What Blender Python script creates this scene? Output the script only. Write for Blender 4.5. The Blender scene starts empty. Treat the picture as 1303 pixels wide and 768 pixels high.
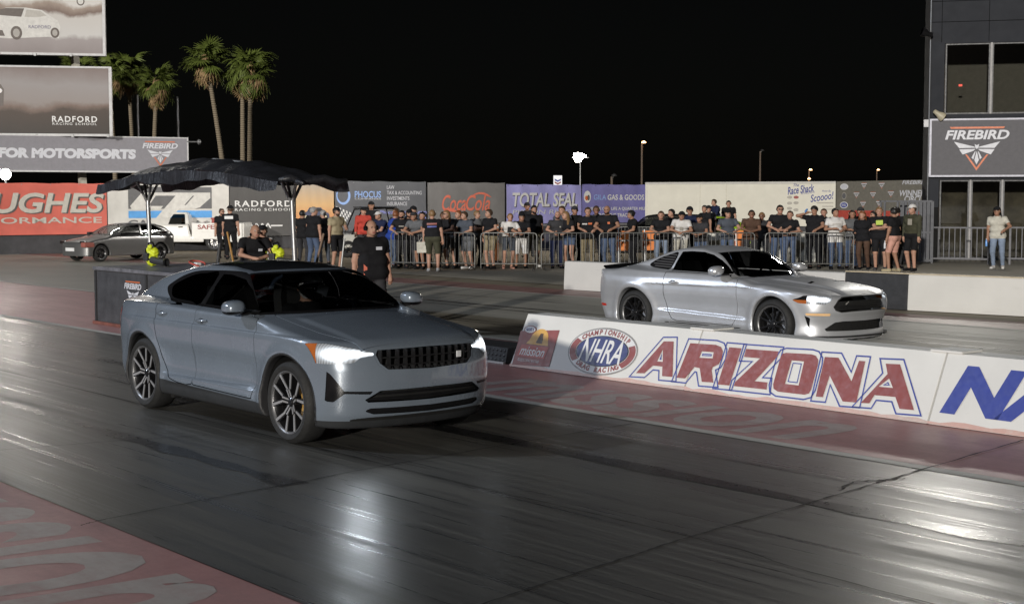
import bpy, bmesh, math, random
import numpy as np
from mathutils import Vector, Matrix
R = math.radians
random.seed(7)
rng = np.random.default_rng(7)
SC = bpy.context.scene
COL = SC.collection

# ---------------------------------------------------------------- camera
cam_d = bpy.data.cameras.new('camera'); cam = bpy.data.objects.new('camera', cam_d); COL.objects.link(cam)
cam_d.sensor_width = 36.0; cam_d.lens = 36.0*1842.26/1303.0
cam_d.clip_start = 0.1; cam_d.clip_end = 3000
YAW, PITCH = R(39.795), R(4.0225)
fw = Vector((-math.cos(YAW)*math.cos(PITCH), math.sin(YAW)*math.cos(PITCH), -math.sin(PITCH)))
cam.location = (0, 0, 2.0616)
cam.rotation_euler = fw.to_track_quat('-Z', 'Y').to_euler()
SC.camera = cam

# ---------------------------------------------------------------- night sky, key light, exposure
SUN_DIR = Vector((-0.54, 0.83, -0.145)).normalized()     # the way the flood light travels
SUN_EL = math.asin(-SUN_DIR.z)
wd = bpy.data.worlds.new('World'); SC.world = wd; wd.use_nodes = True
wn = wd.node_tree.nodes; wl = wd.node_tree.links
sky = wn.new('ShaderNodeTexSky'); sky.sky_type = 'NISHITA'; sky.sun_disc = False
sky.sun_elevation = SUN_EL; sky.sun_rotation = math.atan2(-SUN_DIR.x, -SUN_DIR.y)
desat = wn.new('ShaderNodeHueSaturation'); desat.inputs['Saturation'].default_value = 0.35
wl.new(sky.outputs[0], desat.inputs['Color'])
wl.new(desat.outputs[0], wn['Background'].inputs['Color'])
wn['Background'].inputs['Strength'].default_value = 0.0005
sun_d = bpy.data.lights.new('sun', 'SUN'); sun = bpy.data.objects.new('sun', sun_d); COL.objects.link(sun)
sun_d.energy = 2.9; sun_d.angle = R(1.2); sun_d.color = (1.0, 0.95, 0.87)
sun.rotation_euler = SUN_DIR.to_track_quat('-Z', 'Y').to_euler()
vs = SC.view_settings
SC.display_settings.display_device = 'sRGB'
vs.view_transform = 'Standard'; vs.look = 'None'; vs.exposure = 0.0; vs.gamma = 1.0; vs.use_curve_mapping = False
SC.cycles.use_denoising = True
SC.cycles.max_bounces = 6; SC.cycles.diffuse_bounces = 2; SC.cycles.glossy_bounces = 3
SC.cycles.transmission_bounces = 4; SC.cycles.transparent_max_bounces = 8
SC.cycles.sample_clamp_indirect = 4.0
SC.cycles.caustics_reflective = False; SC.cycles.caustics_refractive = False
# ---------------------------------------------------------------- helpers: objects and tags
def link(o, parent=None):
    COL.objects.link(o)
    if parent is not None: o.parent = parent
    return o
def tag(o, label=None, cat=None, group=None, kind=None):
    if label: o['label'] = label
    if cat: o['category'] = cat
    if group: o['group'] = group
    if kind: o['kind'] = kind
    return o
def empty(name, loc=(0, 0, 0), rz=0.0, parent=None):
    o = bpy.data.objects.new(name, None); o.location = loc; o.rotation_euler = (0, 0, rz)
    o.empty_display_size = 0.2
    return link(o, parent)
def setmat(o, m):
    if m is None: return
    o.data.materials.clear()
    for x in (m if isinstance(m, (list, tuple)) else [m]): o.data.materials.append(x)
def copy_tree(o, parent=None):
    c = o.copy(); COL.objects.link(c); c.parent = parent
    for ch in list(o.children): copy_tree(ch, c)
    return c

class MB:
    """collects simple shapes and links them as one mesh object"""
    def __init__(s): s.v = []; s.f = []; s.mi = []; s.m = 0
    def add(s, vs_, fs_):
        n = len(s.v); s.v += [tuple(map(float, p)) for p in vs_]
        s.f += [tuple(i + n for i in f) for f in fs_]; s.mi += [s.m]*len(fs_)
        return s
    def box(s, x0, x1, y0, y1, z0, z1):
        return s.add([(x0,y0,z0),(x1,y0,z0),(x1,y1,z0),(x0,y1,z0),(x0,y0,z1),(x1,y0,z1),(x1,y1,z1),(x0,y1,z1)],
                     [(0,3,2,1),(4,5,6,7),(0,1,5,4),(1,2,6,5),(2,3,7,6),(3,0,4,7)])
    def tube(s, pts, r, n=8, caps=True):
        pts = [Vector(p) for p in pts]; k = len(pts)
        rr = r if isinstance(r, (list, tuple)) else [r]*k
        vs_ = []; fs_ = []; ref = None
        for i, p in enumerate(pts):
            t = (pts[min(i+1, k-1)] - pts[max(i-1, 0)]).normalized()
            if ref is None:
                ref = Vector((0,0,1)) if abs(t.z) < .9 else Vector((1,0,0))
            a = (ref - t*ref.dot(t)).normalized(); b = t.cross(a); ref = a
            for j in range(n):
                w = 2*math.pi*j/n
                vs_.append(p + (a*math.cos(w) + b*math.sin(w))*rr[i])
        for i in range(k-1):
            for j in range(n):
                fs_.append((i*n+j, i*n+(j+1) % n, (i+1)*n+(j+1) % n, (i+1)*n+j))
        if caps:
            fs_.append(tuple(range(n-1, -1, -1))); fs_.append(tuple((k-1)*n+j for j in range(n)))
        return s.add(vs_, fs_)
    def bar(s, a, b, w, h):
        """rectangular bar from a to b"""
        a = Vector(a); b = Vector(b); t = (b-a).normalized()
        up = Vector((0,0,1)) if abs(t.z) < .95 else Vector((1,0,0))
        x = t.cross(up).normalized(); y = x.cross(t)
        vs_ = [p + x*sx*w/2 + y*sy*h/2 for p in (a, b) for sx, sy in ((-1,-1),(1,-1),(1,1),(-1,1))]
        return s.add(vs_, [(3,2,1,0),(4,5,6,7),(0,1,5,4),(1,2,6,5),(2,3,7,6),(3,0,4,7)])
    def lathe(s, prof, n=32, axis='y', close=False, a0=0.0):
        """prof: (radius, offset along axis)"""
        vs_ = []; k = len(prof)
        for r, h in prof:
            for j in range(n):
                w = 2*math.pi*j/n + a0
                c, d = r*math.cos(w), r*math.sin(w)
                vs_.append((c, h, d) if axis == 'y' else (c, d, h) if axis == 'z' else (h, c, d))
        fs_ = []
        for i in range(k if close else k-1):
            i2 = (i+1) % k
            for j in range(n):
                q = (i*n+j, i*n+(j+1) % n, i2*n+(j+1) % n, i2*n+j)
                fs_.append(q[::-1] if axis == 'y' else q)
        return s.add(vs_, fs_)
    def prism(s, poly, d0, d1, plane='xz'):
        """poly: 2-D outline, extruded from d0 to d1 along the remaining axis"""
        n = len(poly)
        def P(u, v, d): return (u, d, v) if plane == 'xz' else (u, v, d) if plane == 'xy' else (d, u, v)
        vs_ = [P(u, v, d0) for u, v in poly] + [P(u, v, d1) for u, v in poly]
        fs_ = [tuple(range(n)), tuple(range(2*n-1, n-1, -1))]
        fs_ += [(i, i+n, (i+1) % n + n, (i+1) % n) for i in range(n)]
        return s.add(vs_, fs_)
    def grid(s, P):
        """P[i][j] points"""
        a, b = len(P), len(P[0])
        return s.add([p for row in P for p in row], [(i*b+j, i*b+j+1, (i+1)*b+j+1, (i+1)*b+j) for i in range(a-1) for j in range(b-1)])
    def xform(s, M):
        s.v = [tuple(M @ Vector(p)) for p in s.v]; return s
    def mesh(s, name, mat=None, smooth=None, bevel=0, fix=True):
        me = bpy.data.meshes.new(name); me.from_pydata(s.v, [], s.f)
        if mat is not None:
            for m in (mat if isinstance(mat, (list, tuple)) else [mat]): me.materials.append(m)
        if len(set(s.mi)) > 1: me.polygons.foreach_set('material_index', s.mi)
        bm = bmesh.new(); bm.from_mesh(me)
        if bevel:
            bmesh.ops.bevel(bm, geom=[e for e in bm.edges if e.is_manifold and e.calc_face_angle(0) > .5], offset=bevel, segments=2, profile=.6, affect='EDGES')
        if fix: bmesh.ops.recalc_face_normals(bm, faces=bm.faces)
        bm.to_mesh(me); bm.free()
        if smooth is not None:
            me.polygons.foreach_set('use_smooth', [True]*len(me.polygons))
            if smooth < 179: me.set_sharp_from_angle(angle=R(smooth))
        return me
    def build(s, name, mat=None, parent=None, smooth=None, bevel=0, loc=None, fix=True):
        o = bpy.data.objects.new(name, s.mesh(name, mat, smooth, bevel, fix)); link(o, parent)
        if loc is not None: o.location = loc
        return o

# ---------------------------------------------------------------- materials
class NT:
    def __init__(s, name):
        s.m = bpy.data.materials.new(name); s.m.use_nodes = True
        s.t = s.m.node_tree; s.n = s.t.nodes; s.l = s.t.links
        s.b = s.n['Principled BSDF']
    def set(s, **k):
        for a, v in k.items():
            s.b.inputs[a.replace('_', ' ')].default_value = v
    def node(s, t, **k):
        n = s.n.new(t)
        for a, v in k.items(): setattr(n, a, v)
        return n
    def coord(s, scale=(1,1,1), kind='Object', rot=(0,0,0)):
        c = s.node('ShaderNodeTexCoord'); m = s.node('ShaderNodeMapping')
        m.inputs['Scale'].default_value = scale; m.inputs['Rotation'].default_value = rot
        s.l.new(c.outputs[kind], m.inputs[0]); return m.outputs[0]
    def noise(s, vec, scale=5, detail=4, rough=.6):
        n = s.node('ShaderNodeTexNoise'); n.inputs['Scale'].default_value = scale
        n.inputs['Detail'].default_value = detail; n.inputs['Roughness'].default_value = rough
        s.l.new(vec, n.inputs['Vector']); return n.outputs['Fac']
    def ramp(s, fac, stops):
        r = s.node('ShaderNodeValToRGB'); e = r.color_ramp.elements
        e[0].position = stops[0][0]; e[0].color = col4(stops[0][1]); e[1].position = stops[-1][0]; e[1].color = col4(stops[-1][1])
        for p, c in stops[1:-1]:
            x = e.new(p); x.color = col4(c)
        s.l.new(fac, r.inputs[0]); return r.outputs[0]
    def math(s, op, a, b=None, clamp=False):
        n = s.node('ShaderNodeMath', operation=op, use_clamp=clamp)
        for i, x in enumerate((a, b)):
            if x is None: continue
            if isinstance(x, (int, float)): n.inputs[i].default_value = x
            else: s.l.new(x, n.inputs[i])
        return n.outputs[0]
    def mix(s, fac, a, b, mode='MIX'):
        n = s.node('ShaderNodeMix', data_type='RGBA', blend_type=mode)
        for i, x in ((0, fac), (6, a), (7, b)):
            if isinstance(x, (int, float)): n.inputs[i].default_value = x
            elif isinstance(x, tuple): n.inputs[i].default_value = col4(x)
            else: s.l.new(x, n.inputs[i])
        return n.outputs[2]
    def bump(s, h, strength=.3, dist=.01):
        b = s.node('ShaderNodeBump'); b.inputs['Strength'].default_value = strength; b.inputs['Distance'].default_value = dist
        s.l.new(h, b.inputs['Height']); s.l.new(b.outputs[0], s.b.inputs['Normal'])
    def to(s, out, inp): s.l.new(out, s.b.inputs[inp])
def col4(c):
    if isinstance(c, (int, float)): return (c, c, c, 1)
    return tuple(c) if len(c) == 4 else (*c, 1)
_MC = {}
def mat(name, col, rough=.6, metal=0.0, var=.12, scale=6.0, bump=0.0, coat=0.0, emit=None, es=0.0, spec=.5, stretch=(1,1,1)):
    """a plain procedural material: base colour broken up by two octaves of noise, uneven gloss"""
    if name in _MC: return _MC[name]
    t = NT(name); t.set(Roughness=rough, Metallic=metal); t.b.inputs['Specular IOR Level'].default_value = spec
    v = t.coord(stretch); f = t.noise(v, scale, 5, .65)
    lo = tuple(max(0, c*(1-var)) for c in col); hi = tuple(min(1, c*(1+var)) for c in col)
    t.to(t.ramp(f, [(.3, lo), (.7, hi)]), 'Base Color')
    t.to(t.ramp(t.noise(v, scale*2.3, 3), [(.3, max(.02, rough*.85)), (.7, min(1, rough*1.12))]), 'Roughness')
    if coat: t.b.inputs['Coat Weight'].default_value = coat; t.b.inputs['Coat Roughness'].default_value = .06
    if bump: t.bump(t.noise(v, scale*6, 4), bump, .01)
    if emit: t.b.inputs['Emission Color'].default_value = col4(emit); t.b.inputs['Emission Strength'].default_value = es
    _MC[name] = t.m; return t.m
def glass_mat(name, tint=.3, rough=.03, refl=1.0):
    if name in _MC: return _MC[name]
    t = NT(name); t.n.remove(t.b)
    out = t.n['Material Output']
    tr = t.node('ShaderNodeBsdfTransparent'); tr.inputs[0].default_value = (tint*.97, tint, tint*1.0, 1)
    gl = t.node('ShaderNodeBsdfGlossy'); gl.inputs['Roughness'].default_value = rough; gl.inputs[0].default_value = (refl, refl, refl, 1)
    fr = t.node('ShaderNodeFresnel'); fr.inputs[0].default_value = 1.5
    mx = t.node('ShaderNodeMixShader')
    t.l.new(fr.outputs[0], mx.inputs[0]); t.l.new(tr.outputs[0], mx.inputs[1]); t.l.new(gl.outputs[0], mx.inputs[2])
    t.l.new(mx.outputs[0], out.inputs[0])
    _MC[name] = t.m; return t.m

# ---------------------------------------------------------------- text as flat print (a thin mesh)
def text_mesh(body, size=1.0, shear=0.0, bold=0.0, width=1.0, extrude=.002, align='CENTER', space=1.0, fit=None):
    cu = bpy.data.curves.new('lettering', 'FONT'); cu.body = body; cu.size = size; cu.shear = shear
    cu.offset = bold; cu.extrude = extrude; cu.align_x = align; cu.align_y = 'CENTER'; cu.space_character = space
    cu.resolution_u = 4
    o = bpy.data.objects.new('lettering', cu); COL.objects.link(o)
    bpy.context.view_layer.update()
    dg = bpy.context.evaluated_depsgraph_get()
    me = bpy.data.meshes.new_from_object(o.evaluated_get(dg))
    bpy.data.objects.remove(o); bpy.data.curves.remove(cu)
    n = len(me.vertices)
    if n:
        c = np.empty(n*3, np.float32); me.vertices.foreach_get('co', c); c = c.reshape(-1, 3)
        if fit:
            lo = c.min(0); hi = c.max(0)
            c[:, 0] = (c[:, 0]-(lo[0]+hi[0])/2)*(fit[0]/(hi[0]-lo[0])); c[:, 1] = (c[:, 1]-(lo[1]+hi[1])/2)*(fit[1]/(hi[1]-lo[1]))
        else: c[:, 0] *= width
        me.vertices.foreach_set('co', c.ravel())
    me.name = 'lettering'
    return me
def text_on(body, parent, m, u, v, fit=None, size=1.0, d=.004, name='lettering', up=True, **k):
    """lettering on the local XZ face of a panel (normal -Y): centre at (u, v); up=False lays it on XY"""
    me = text_mesh(body, size=size, fit=fit, **k); me.materials.append(m)
    o = bpy.data.objects.new(name, me); link(o, parent)
    if up: o.rotation_euler = (math.pi/2, 0, 0); o.location = (u, -d, v)
    else: o.location = (u, v, d)
    return o
def poly_on(poly, parent, m, d=.003, name='printed_shape', t=.002):
    """flat printed shape on the local XZ face (normal -Y)"""
    s = MB(); s.prism(poly, -d, -d-t, 'xz'); return s.build(name, m, parent)

# ---------------------------------------------------------------- implicit surfaces (bodies of cars and people)
def spl(xs, ys, n=1500):
    """smooth 1-D curve through points, as a table"""
    xs = np.array(xs, float); ys = np.array(ys, float)
    if xs[0] > xs[-1]: xs, ys = xs[::-1], ys[::-1]
    h = np.diff(xs); d = np.diff(ys)/h; m = np.empty_like(ys)
    m[0], m[-1] = d[0], d[-1]
    for i in range(1, len(xs)-1):
        if d[i-1]*d[i] <= 0: m[i] = 0
        else:
            w1 = 2*h[i]+h[i-1]; w2 = h[i]+2*h[i-1]; m[i] = (w1+w2)/(w1/d[i-1]+w2/d[i])
    X = np.linspace(xs[0], xs[-1], n); k = np.clip(np.searchsorted(xs, X, side='right')-1, 0, len(h)-1)
    t = (X-xs[k])/h[k]; H = h[k]
    Y = (2*t**3-3*t**2+1)*ys[k]+(t**3-2*t**2+t)*H*m[k]+(-2*t**3+3*t**2)*ys[k+1]+(t**3-t**2)*H*m[k+1]
    return lambda q: np.interp(q, X, Y)
def smax(a, b, k):
    h = np.clip(.5+.5*(a-b)/k, 0, 1); return b+(a-b)*h+k*h*(1-h)
def smin(a, b, k):
    h = np.clip(.5-.5*(a-b)/k, 0, 1); return b+(a-b)*h-k*h*(1-h)
def sstep(x): x = np.clip(x, 0, 1); return x*x*(3-2*x)
def surface(field, lo, hi, step, sym=False, steps=3):
    """naive surface nets on a grid, vertices then pulled onto the surface; returns V, N, quads"""
    lo = np.array(lo, float); hi = np.array(hi, float)
    if sym: lo[1] = -hi[1]
    n = np.maximum(2, np.round((hi-lo)/step).astype(int))
    if sym: n[1] += n[1] % 2
    ax = [np.linspace(lo[i], hi[i], n[i]+1) for i in range(3)]
    ay = ax[1][n[1]//2:] if sym else ax[1]
    X, Y, Z = np.meshgrid(ax[0], ay, ax[2], indexing='ij')
    F = field(X.ravel(), Y.ravel(), Z.ravel()).reshape(X.shape)
    if sym: F = np.concatenate([F[:, :0:-1], F], 1)
    S = F < 0
    c = np.zeros(n, np.int8)
    for i in (0, 1):
        for j in (0, 1):
            for k in (0, 1): c += S[i:n[0]+i, j:n[1]+j, k:n[2]+k]
    act = (c > 0) & (c < 8); I = np.argwhere(act); idx = -np.ones(n, np.int64); idx[act] = np.arange(len(I))
    P = np.zeros((len(I), 3)); cnt = np.zeros(len(I))
    corners = [(a, b, d) for a in (0, 1) for b in (0, 1) for d in (0, 1)]
    for u in corners:
        for k in range(3):
            if u[k]: continue
            w = list(u); w[k] = 1
            fa = F[I[:, 0]+u[0], I[:, 1]+u[1], I[:, 2]+u[2]]; fb = F[I[:, 0]+w[0], I[:, 1]+w[1], I[:, 2]+w[2]]
            cr = (fa < 0) != (fb < 0); t = np.where(cr, fa/np.where(cr, fa-fb, 1), 0)
            p = np.tile(np.array(u, float), (len(I), 1)); p[:, k] += t
            P += p*cr[:, None]; cnt += cr
    d = (hi-lo)/n
    V = lo+(I+P/np.maximum(cnt, 1)[:, None])*d
    Q = []
    for k in range(3):
        a, b = [(1, 2), (2, 0), (0, 1)][k]
        sl = [slice(1, n[i]) for i in range(3)]; sl[k] = slice(0, n[k])
        sh = list(sl); sh[k] = slice(1, n[k]+1)
        s0 = S[tuple(sl)]; s1 = S[tuple(sh)]; E = np.argwhere(s0 != s1)
        if not len(E): continue
        off = np.array([1, 1, 1]); off[k] = 0; E = E+off
        e = s0[s0 != s1]
        def ci(da, db):
            C = E.copy(); C[:, a] -= da; C[:, b] -= db; return idx[C[:, 0], C[:, 1], C[:, 2]]
        q = np.stack([ci(1, 1), ci(0, 1), ci(0, 0), ci(1, 0)], 1)
        q[~e] = q[~e][:, ::-1]; Q.append(q)
    Q = np.concatenate(Q)
    fn = (lambda p: field(p[:, 0], np.abs(p[:, 1]), p[:, 2])) if sym else (lambda p: field(p[:, 0], p[:, 1], p[:, 2]))
    def grad(p, e=.002):
        g = np.empty_like(p)
        for i in range(3):
            q = p.copy(); q[:, i] += e; r = p.copy(); r[:, i] -= e; g[:, i] = (fn(q)-fn(r))/(2*e)
        return g
    for _ in range(steps):
        g = grad(V); f = fn(V); mv = -(f/np.maximum((g**2).sum(1), .05))[:, None]*g
        L = np.linalg.norm(mv, axis=1); mv *= np.minimum(1, step*.6/np.maximum(L, 1e-9))[:, None]; V = V+mv
    g = grad(V, step*.35); N = g/np.maximum(np.linalg.norm(g, axis=1), 1e-9)[:, None]
    return V, N, Q
def tris(Q): return np.concatenate([Q[:, [0, 1, 2]], Q[:, [0, 2, 3]]])
def clip(M, phi):
    """the part of triangle mesh M=(V,N,T) where phi < 0, cut exactly along phi = 0"""
    V, N, T = M; ins = phi < 0; k = ins[T].sum(1)
    out = [T[k == 3]]; cut = T[(k == 1) | (k == 2)]
    if len(cut):
        kc = ins[cut].sum(1)
        # rotate so that the odd vertex is first
        odd = np.where(kc == 1, np.argmax(ins[cut], 1), np.argmin(ins[cut], 1))
        r = (odd[:, None]+np.arange(3)) % 3; C = np.take_along_axis(cut, r, 1)
        ed = np.concatenate([C[:, [0, 1]], C[:, [0, 2]]]); es = np.sort(ed, 1)
        ue, inv = np.unique(es, axis=0, return_inverse=True); inv = inv.ravel()
        fa, fb = phi[ue[:, 0]], phi[ue[:, 1]]; t = (fa/(fa-fb))[:, None]
        nv = V[ue[:, 0]]*(1-t)+V[ue[:, 1]]*t; nn = N[ue[:, 0]]*(1-t)+N[ue[:, 1]]*t
        nn /= np.maximum(np.linalg.norm(nn, axis=1), 1e-9)[:, None]
        base = len(V); V = np.concatenate([V, nv]); N = np.concatenate([N, nn])
        m = len(C); ab = base+inv[:m]; ac = base+inv[m:]
        one = kc == 1
        out.append(np.stack([C[one, 0], ab[one], ac[one]], 1))
        two = ~one
        out.append(np.stack([ab[two], C[two, 1], C[two, 2]], 1)); out.append(np.stack([ab[two], C[two, 2], ac[two]], 1))
    T = np.concatenate(out)
    u, inv = np.unique(T, return_inverse=True)
    return V[u], N[u], inv.reshape(-1, 3)
def nmesh(M, name, m, parent=None, push=0.0, rim=0.0, smooth=True):
    """object from (V,N,T); push moves it along its normals; rim adds an inward edge so that it has thickness"""
    V, N, T = M
    if len(T) == 0: return None
    V = V+N*push
    me = bpy.data.meshes.new(name); nv = len(V); NN = N
    faces = T
    if rim:
        e = np.concatenate([T[:, [0, 1]], T[:, [1, 2]], T[:, [2, 0]]]); es = np.sort(e, 1)
        _, inv, cnt = np.unique(es, axis=0, return_inverse=True, return_counts=True); b = e[cnt[inv.ravel()] == 1]
        bu, bi = np.unique(b, return_inverse=True); bi = bi.reshape(-1, 2)
        top = V[bu]; bot = V[bu]-N[bu]*rim
        V = np.concatenate([V, top, bot]); i0 = nv+bi[:, 0]; i1 = nv+bi[:, 1]; j0 = i0+len(bu); j1 = i1+len(bu)
        faces = np.concatenate([T, np.stack([i1, i0, j0], 1), np.stack([i1, j0, j1], 1)]); NN = None
    me.vertices.add(len(V)); me.vertices.foreach_set('co', V.astype(np.float32).ravel())
    me.loops.add(faces.size); me.loops.foreach_set('vertex_index', faces.astype(np.int32).ravel())
    me.polygons.add(len(faces)); me.polygons.foreach_set('loop_start', np.arange(0, faces.size, 3, dtype=np.int32))
    me.update(calc_edges=True); me.validate()
    if smooth: me.polygons.foreach_set('use_smooth', np.ones(len(me.polygons), bool))
    if smooth:
        if NN is None:
            NN = np.zeros((len(V), 3)); me.vertices.foreach_get  # rim vertices: their own face normals
            buf = np.empty(len(me.vertices)*3, np.float32); me.vertex_normals.foreach_get('vector', buf); NN = buf.reshape(-1, 3).astype(float); NN[:nv] = N
        if len(me.vertices) == len(NN): me.normals_split_custom_set_from_vertices(NN.astype(np.float32))
    if m is not None:
        for x in (m if isinstance(m, (list, tuple)) else [m]): me.materials.append(x)
    o = bpy.data.objects.new(name, me); return link(o, parent)
def inpoly(poly, u, v):
    """signed distance to a closed 2-D polygon (negative inside)"""
    P = np.array(poly, float); d = np.full(len(u), 1e9); s = np.ones(len(u))
    for i in range(len(P)):
        a, b = P[i], P[(i+1) % len(P)]; e = b-a; w0 = u-a[0]; w1 = v-a[1]
        t = np.clip((w0*e[0]+w1*e[1])/max(e@e, 1e-12), 0, 1)
        d = np.minimum(d, (w0-t*e[0])**2+(w1-t*e[1])**2)
        c1 = v >= a[1]; c2 = v < b[1]; c3 = e[0]*w1 > e[1]*w0
        fl = (c1 & c2 & c3) | (~c1 & ~c2 & ~c3); s[fl] *= -1
    return s*np.sqrt(d)
def smooth_poly(pts, n=6, closed=True):
    """Catmull-Rom through the points"""
    P = [Vector(p) for p in pts]; k = len(P); out = []
    for i in range(k if closed else k-1):
        g = lambda j: P[j % k] if closed else P[min(max(j, 0), k-1)]
        a, b, c, d = g(i-1), g(i), g(i+1), g(i+2)
        for j in range(n):
            t = j/n; out.append(tuple(.5*((2*b)+(c-a)*t+(2*a-5*b+4*c-d)*t*t+(3*b-a-3*c+d)*t**3)))
    if not closed: out.append(tuple(P[-1]))
    return out
# shared materials
M_TYRE = mat('tyre_rubber', (.018, .018, .018), .75, var=.25, scale=20, bump=.15)
M_RIMD = mat('dark_rim', (.022, .022, .024), .3, .6, coat=.3)
M_RIMB = mat('machined_rim', (.42, .42, .43), .38, .45, var=.06)
M_LIPM = mat('rim_lip', (.16, .16, .165), .35, .5)
M_DISC = mat('brake_disc', (.32, .31, .30), .35, 1.0)
M_BLACK = mat('black_trim', (.010, .010, .011), .16, var=.2, spec=.4)
M_CAV = mat('dark_cavity', (.006, .006, .006), .85)
M_PLAS = mat('dark_plastic', (.03, .03, .032), .6)
M_GRIL = mat('grille_plastic', (.010, .010, .011), .5)
M_GOLD = mat('gold_caliper', (.55, .33, .09), .4, .3)
M_WS = glass_mat('windscreen_glass', .88, .02)
M_SG = glass_mat('tinted_side_glass', .22, .02)
M_ROOFG = mat('roof_glass', (.022, .024, .027), .10, var=.1, coat=1.0)
M_CHR = mat('chrome', (.75, .75, .76), .12, 1.0, var=.03)
M_LAMP = mat('headlamp_lit', (.9, .92, 1.0), .2, emit=(.88, .94, 1.0), es=7.0)
M_LENS = glass_mat('lamp_lens', .8, .02)
M_REFL = mat('lamp_reflector', (.5, .5, .52), .15, 1.0)
M_RED = mat('tail_lamp_red', (.5, .02, .01), .15, coat=1.0, emit=(1, .05, .02), es=.02)
M_AMB = mat('amber_lens', (.42, .12, .03), .15, coat=1.0)

# ---------------------------------------------------------------- where things stand: metres from the camera
F_, CX_, HY_ = 1842.26, 651.5, 254.45
FX, FY = -math.cos(YAW), math.sin(YAW)
def at(px, D, z=0.0):
    """ground point seen in photo column px at D metres in front of the camera"""
    l = (px-CX_)/F_*D
    return Vector((FX*D+FY*l, FY*D-FX*l, z))
def zz(py, D): return 2.0616+(HY_-py)/F_*D
class Line:
    """a straight wall in plan, between two points"""
    def __init__(s, pa, da, pb, db):
        s.A = at(pa, da); s.B = at(pb, db); s.d = (s.B-s.A).normalized(); s.rz = math.atan2(s.d.y, s.d.x)
    def hit(s, px):
        k = (px-CX_)/F_; w = Vector((FX+FY*k, FY-FX*k, 0))     # ray in plan
        den = w.x*s.d.y-w.y*s.d.x
        t = (s.A.x*s.d.y-s.A.y*s.d.x)/den
        return t, (w*t-s.A).dot(s.d)
    def u(s, px): return s.hit(px)[1]
    def D(s, px): return s.hit(px)[0]
    def z(s, py, px): return zz(py, s.D(px))
    def frame(s, name, px, off=0.0, z=0.0):
        p = s.A+s.d*s.u(px)+Vector((s.d.y, -s.d.x, 0))*off
        return empty(name, (p.x, p.y, z), s.rz)

# ---------------------------------------------------------------- ground
def asphalt_mat(name, lo, hi, rlo, rhi, streak=(.22, 5.0, 1), dark=None, patch=.35, bs=.22, bd=.006):
    t = NT(name); v = t.coord(streak); v2 = t.coord((1, 1, 1))
    f = t.noise(v, 1.3, 8, .62); g = t.noise(v2, .35, 4, .5); h = t.noise(t.coord((.08, 2.2, 1)), 1.0, 5, .7)
    fine = t.noise(v2, 90, 3, .7); f2 = t.noise(t.coord((.5, 22, 1)), 1.2, 5, .7)
    f3 = t.noise(t.coord((.9, 48, 1)), 1.0, 5, .65)
    m = t.math('ADD', t.math('MULTIPLY', f, .30), t.math('ADD', t.math('MULTIPLY', h, .26), t.math('ADD', t.math('MULTIPLY', f2, .22), t.math('MULTIPLY', f3, .22))))
    c = t.ramp(m, [(.40, lo), (.50, tuple((a+b)/2 for a, b in zip(lo, hi))), (.61, hi)])
    c = t.mix(t.ramp(g, [(.35, .0), (.7, patch)]), c, dark or tuple(x*.5 for x in lo))
    c = t.mix(t.math('MULTIPLY', t.ramp(fine, [(.35, 0.0), (.75, 1.0)]), .35), c, tuple(x*1.35 for x in hi))
    t.to(c, 'Base Color')
    t.to(t.ramp(m, [(.42, rlo), (.60, rhi)]), 'Roughness')
    b = t.math('ADD', t.math('MULTIPLY', fine, .35), t.math('ADD', t.math('MULTIPLY', f2, 1.0), t.math('MULTIPLY', f3, .6)))
    t.bump(b, bs, bd)
    return t.m
def sheet(name, x0, x1, y0, y1, z, m, kind='structure'):
    s = MB(); n = 24
    s.grid([[(x0+(x1-x0)*i/n, y0, z), (x0+(x1-x0)*i/n, y1, z)] for i in range(n+1)])
    o = s.build(name, m, fix=False)
    if o.data.polygons[0].normal.z < 0: o.data.flip_normals()
    return tag(o, kind=kind)
M_LANE = asphalt_mat('rubbered_lane', (.028, .029, .033), (.165, .160, .142), .25, .50, streak=(.12, 9.0, 1), bs=.42, bd=.0035)
M_LANE2 = asphalt_mat('far_lane_asphalt', (.19, .18, .155), (.42, .40, .34), .42, .62)
M_APRON = asphalt_mat('apron_asphalt', (.15, .125, .085), (.27, .23, .165), .6, .8, streak=(.5, 2, 1))
def worn_paint(name, col, under=(.10, .095, .09), amt=.45, rough=.45, rc=None):
    t = NT(name); v = t.coord((.35, 3, 1)); v2 = t.coord((1, 1, 1))
    a = t.noise(v, 1.4, 8, .7); b = t.noise(v2, 14, 6, .75); c = t.noise(v2, .5, 4, .6)
    m = t.math('ADD', t.math('MULTIPLY', a, .4), t.math('ADD', t.math('MULTIPLY', b, .3), t.math('MULTIPLY', c, .3)))
    cc = t.mix(t.ramp(m, [(.46, 1.0-amt*.2), (.62, 1.0-amt)]), under, col)
    cc = t.mix(t.ramp(t.noise(v2, 3.0, 6, .7), [(.4, 0.0), (.75, .35)]), cc, rc or tuple(x*.55 for x in col))
    t.to(cc, 'Base Color'); t.to(t.ramp(m, [(.4, rough*.8), (.65, rough*1.3)]), 'Roughness')
    t.bump(t.noise(v2, 60, 4, .7), .25, .005)
    return t.m
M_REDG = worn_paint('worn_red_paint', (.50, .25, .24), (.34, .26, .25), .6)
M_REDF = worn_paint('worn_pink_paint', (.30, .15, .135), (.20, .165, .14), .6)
M_WHTL = worn_paint('worn_white_line', (.60, .585, .54), (.2, .19, .17), .4, .55)
M_GRYT = worn_paint('worn_grey_lettering', (.50, .47, .44), (.44, .28, .26), .9, .5)

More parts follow.
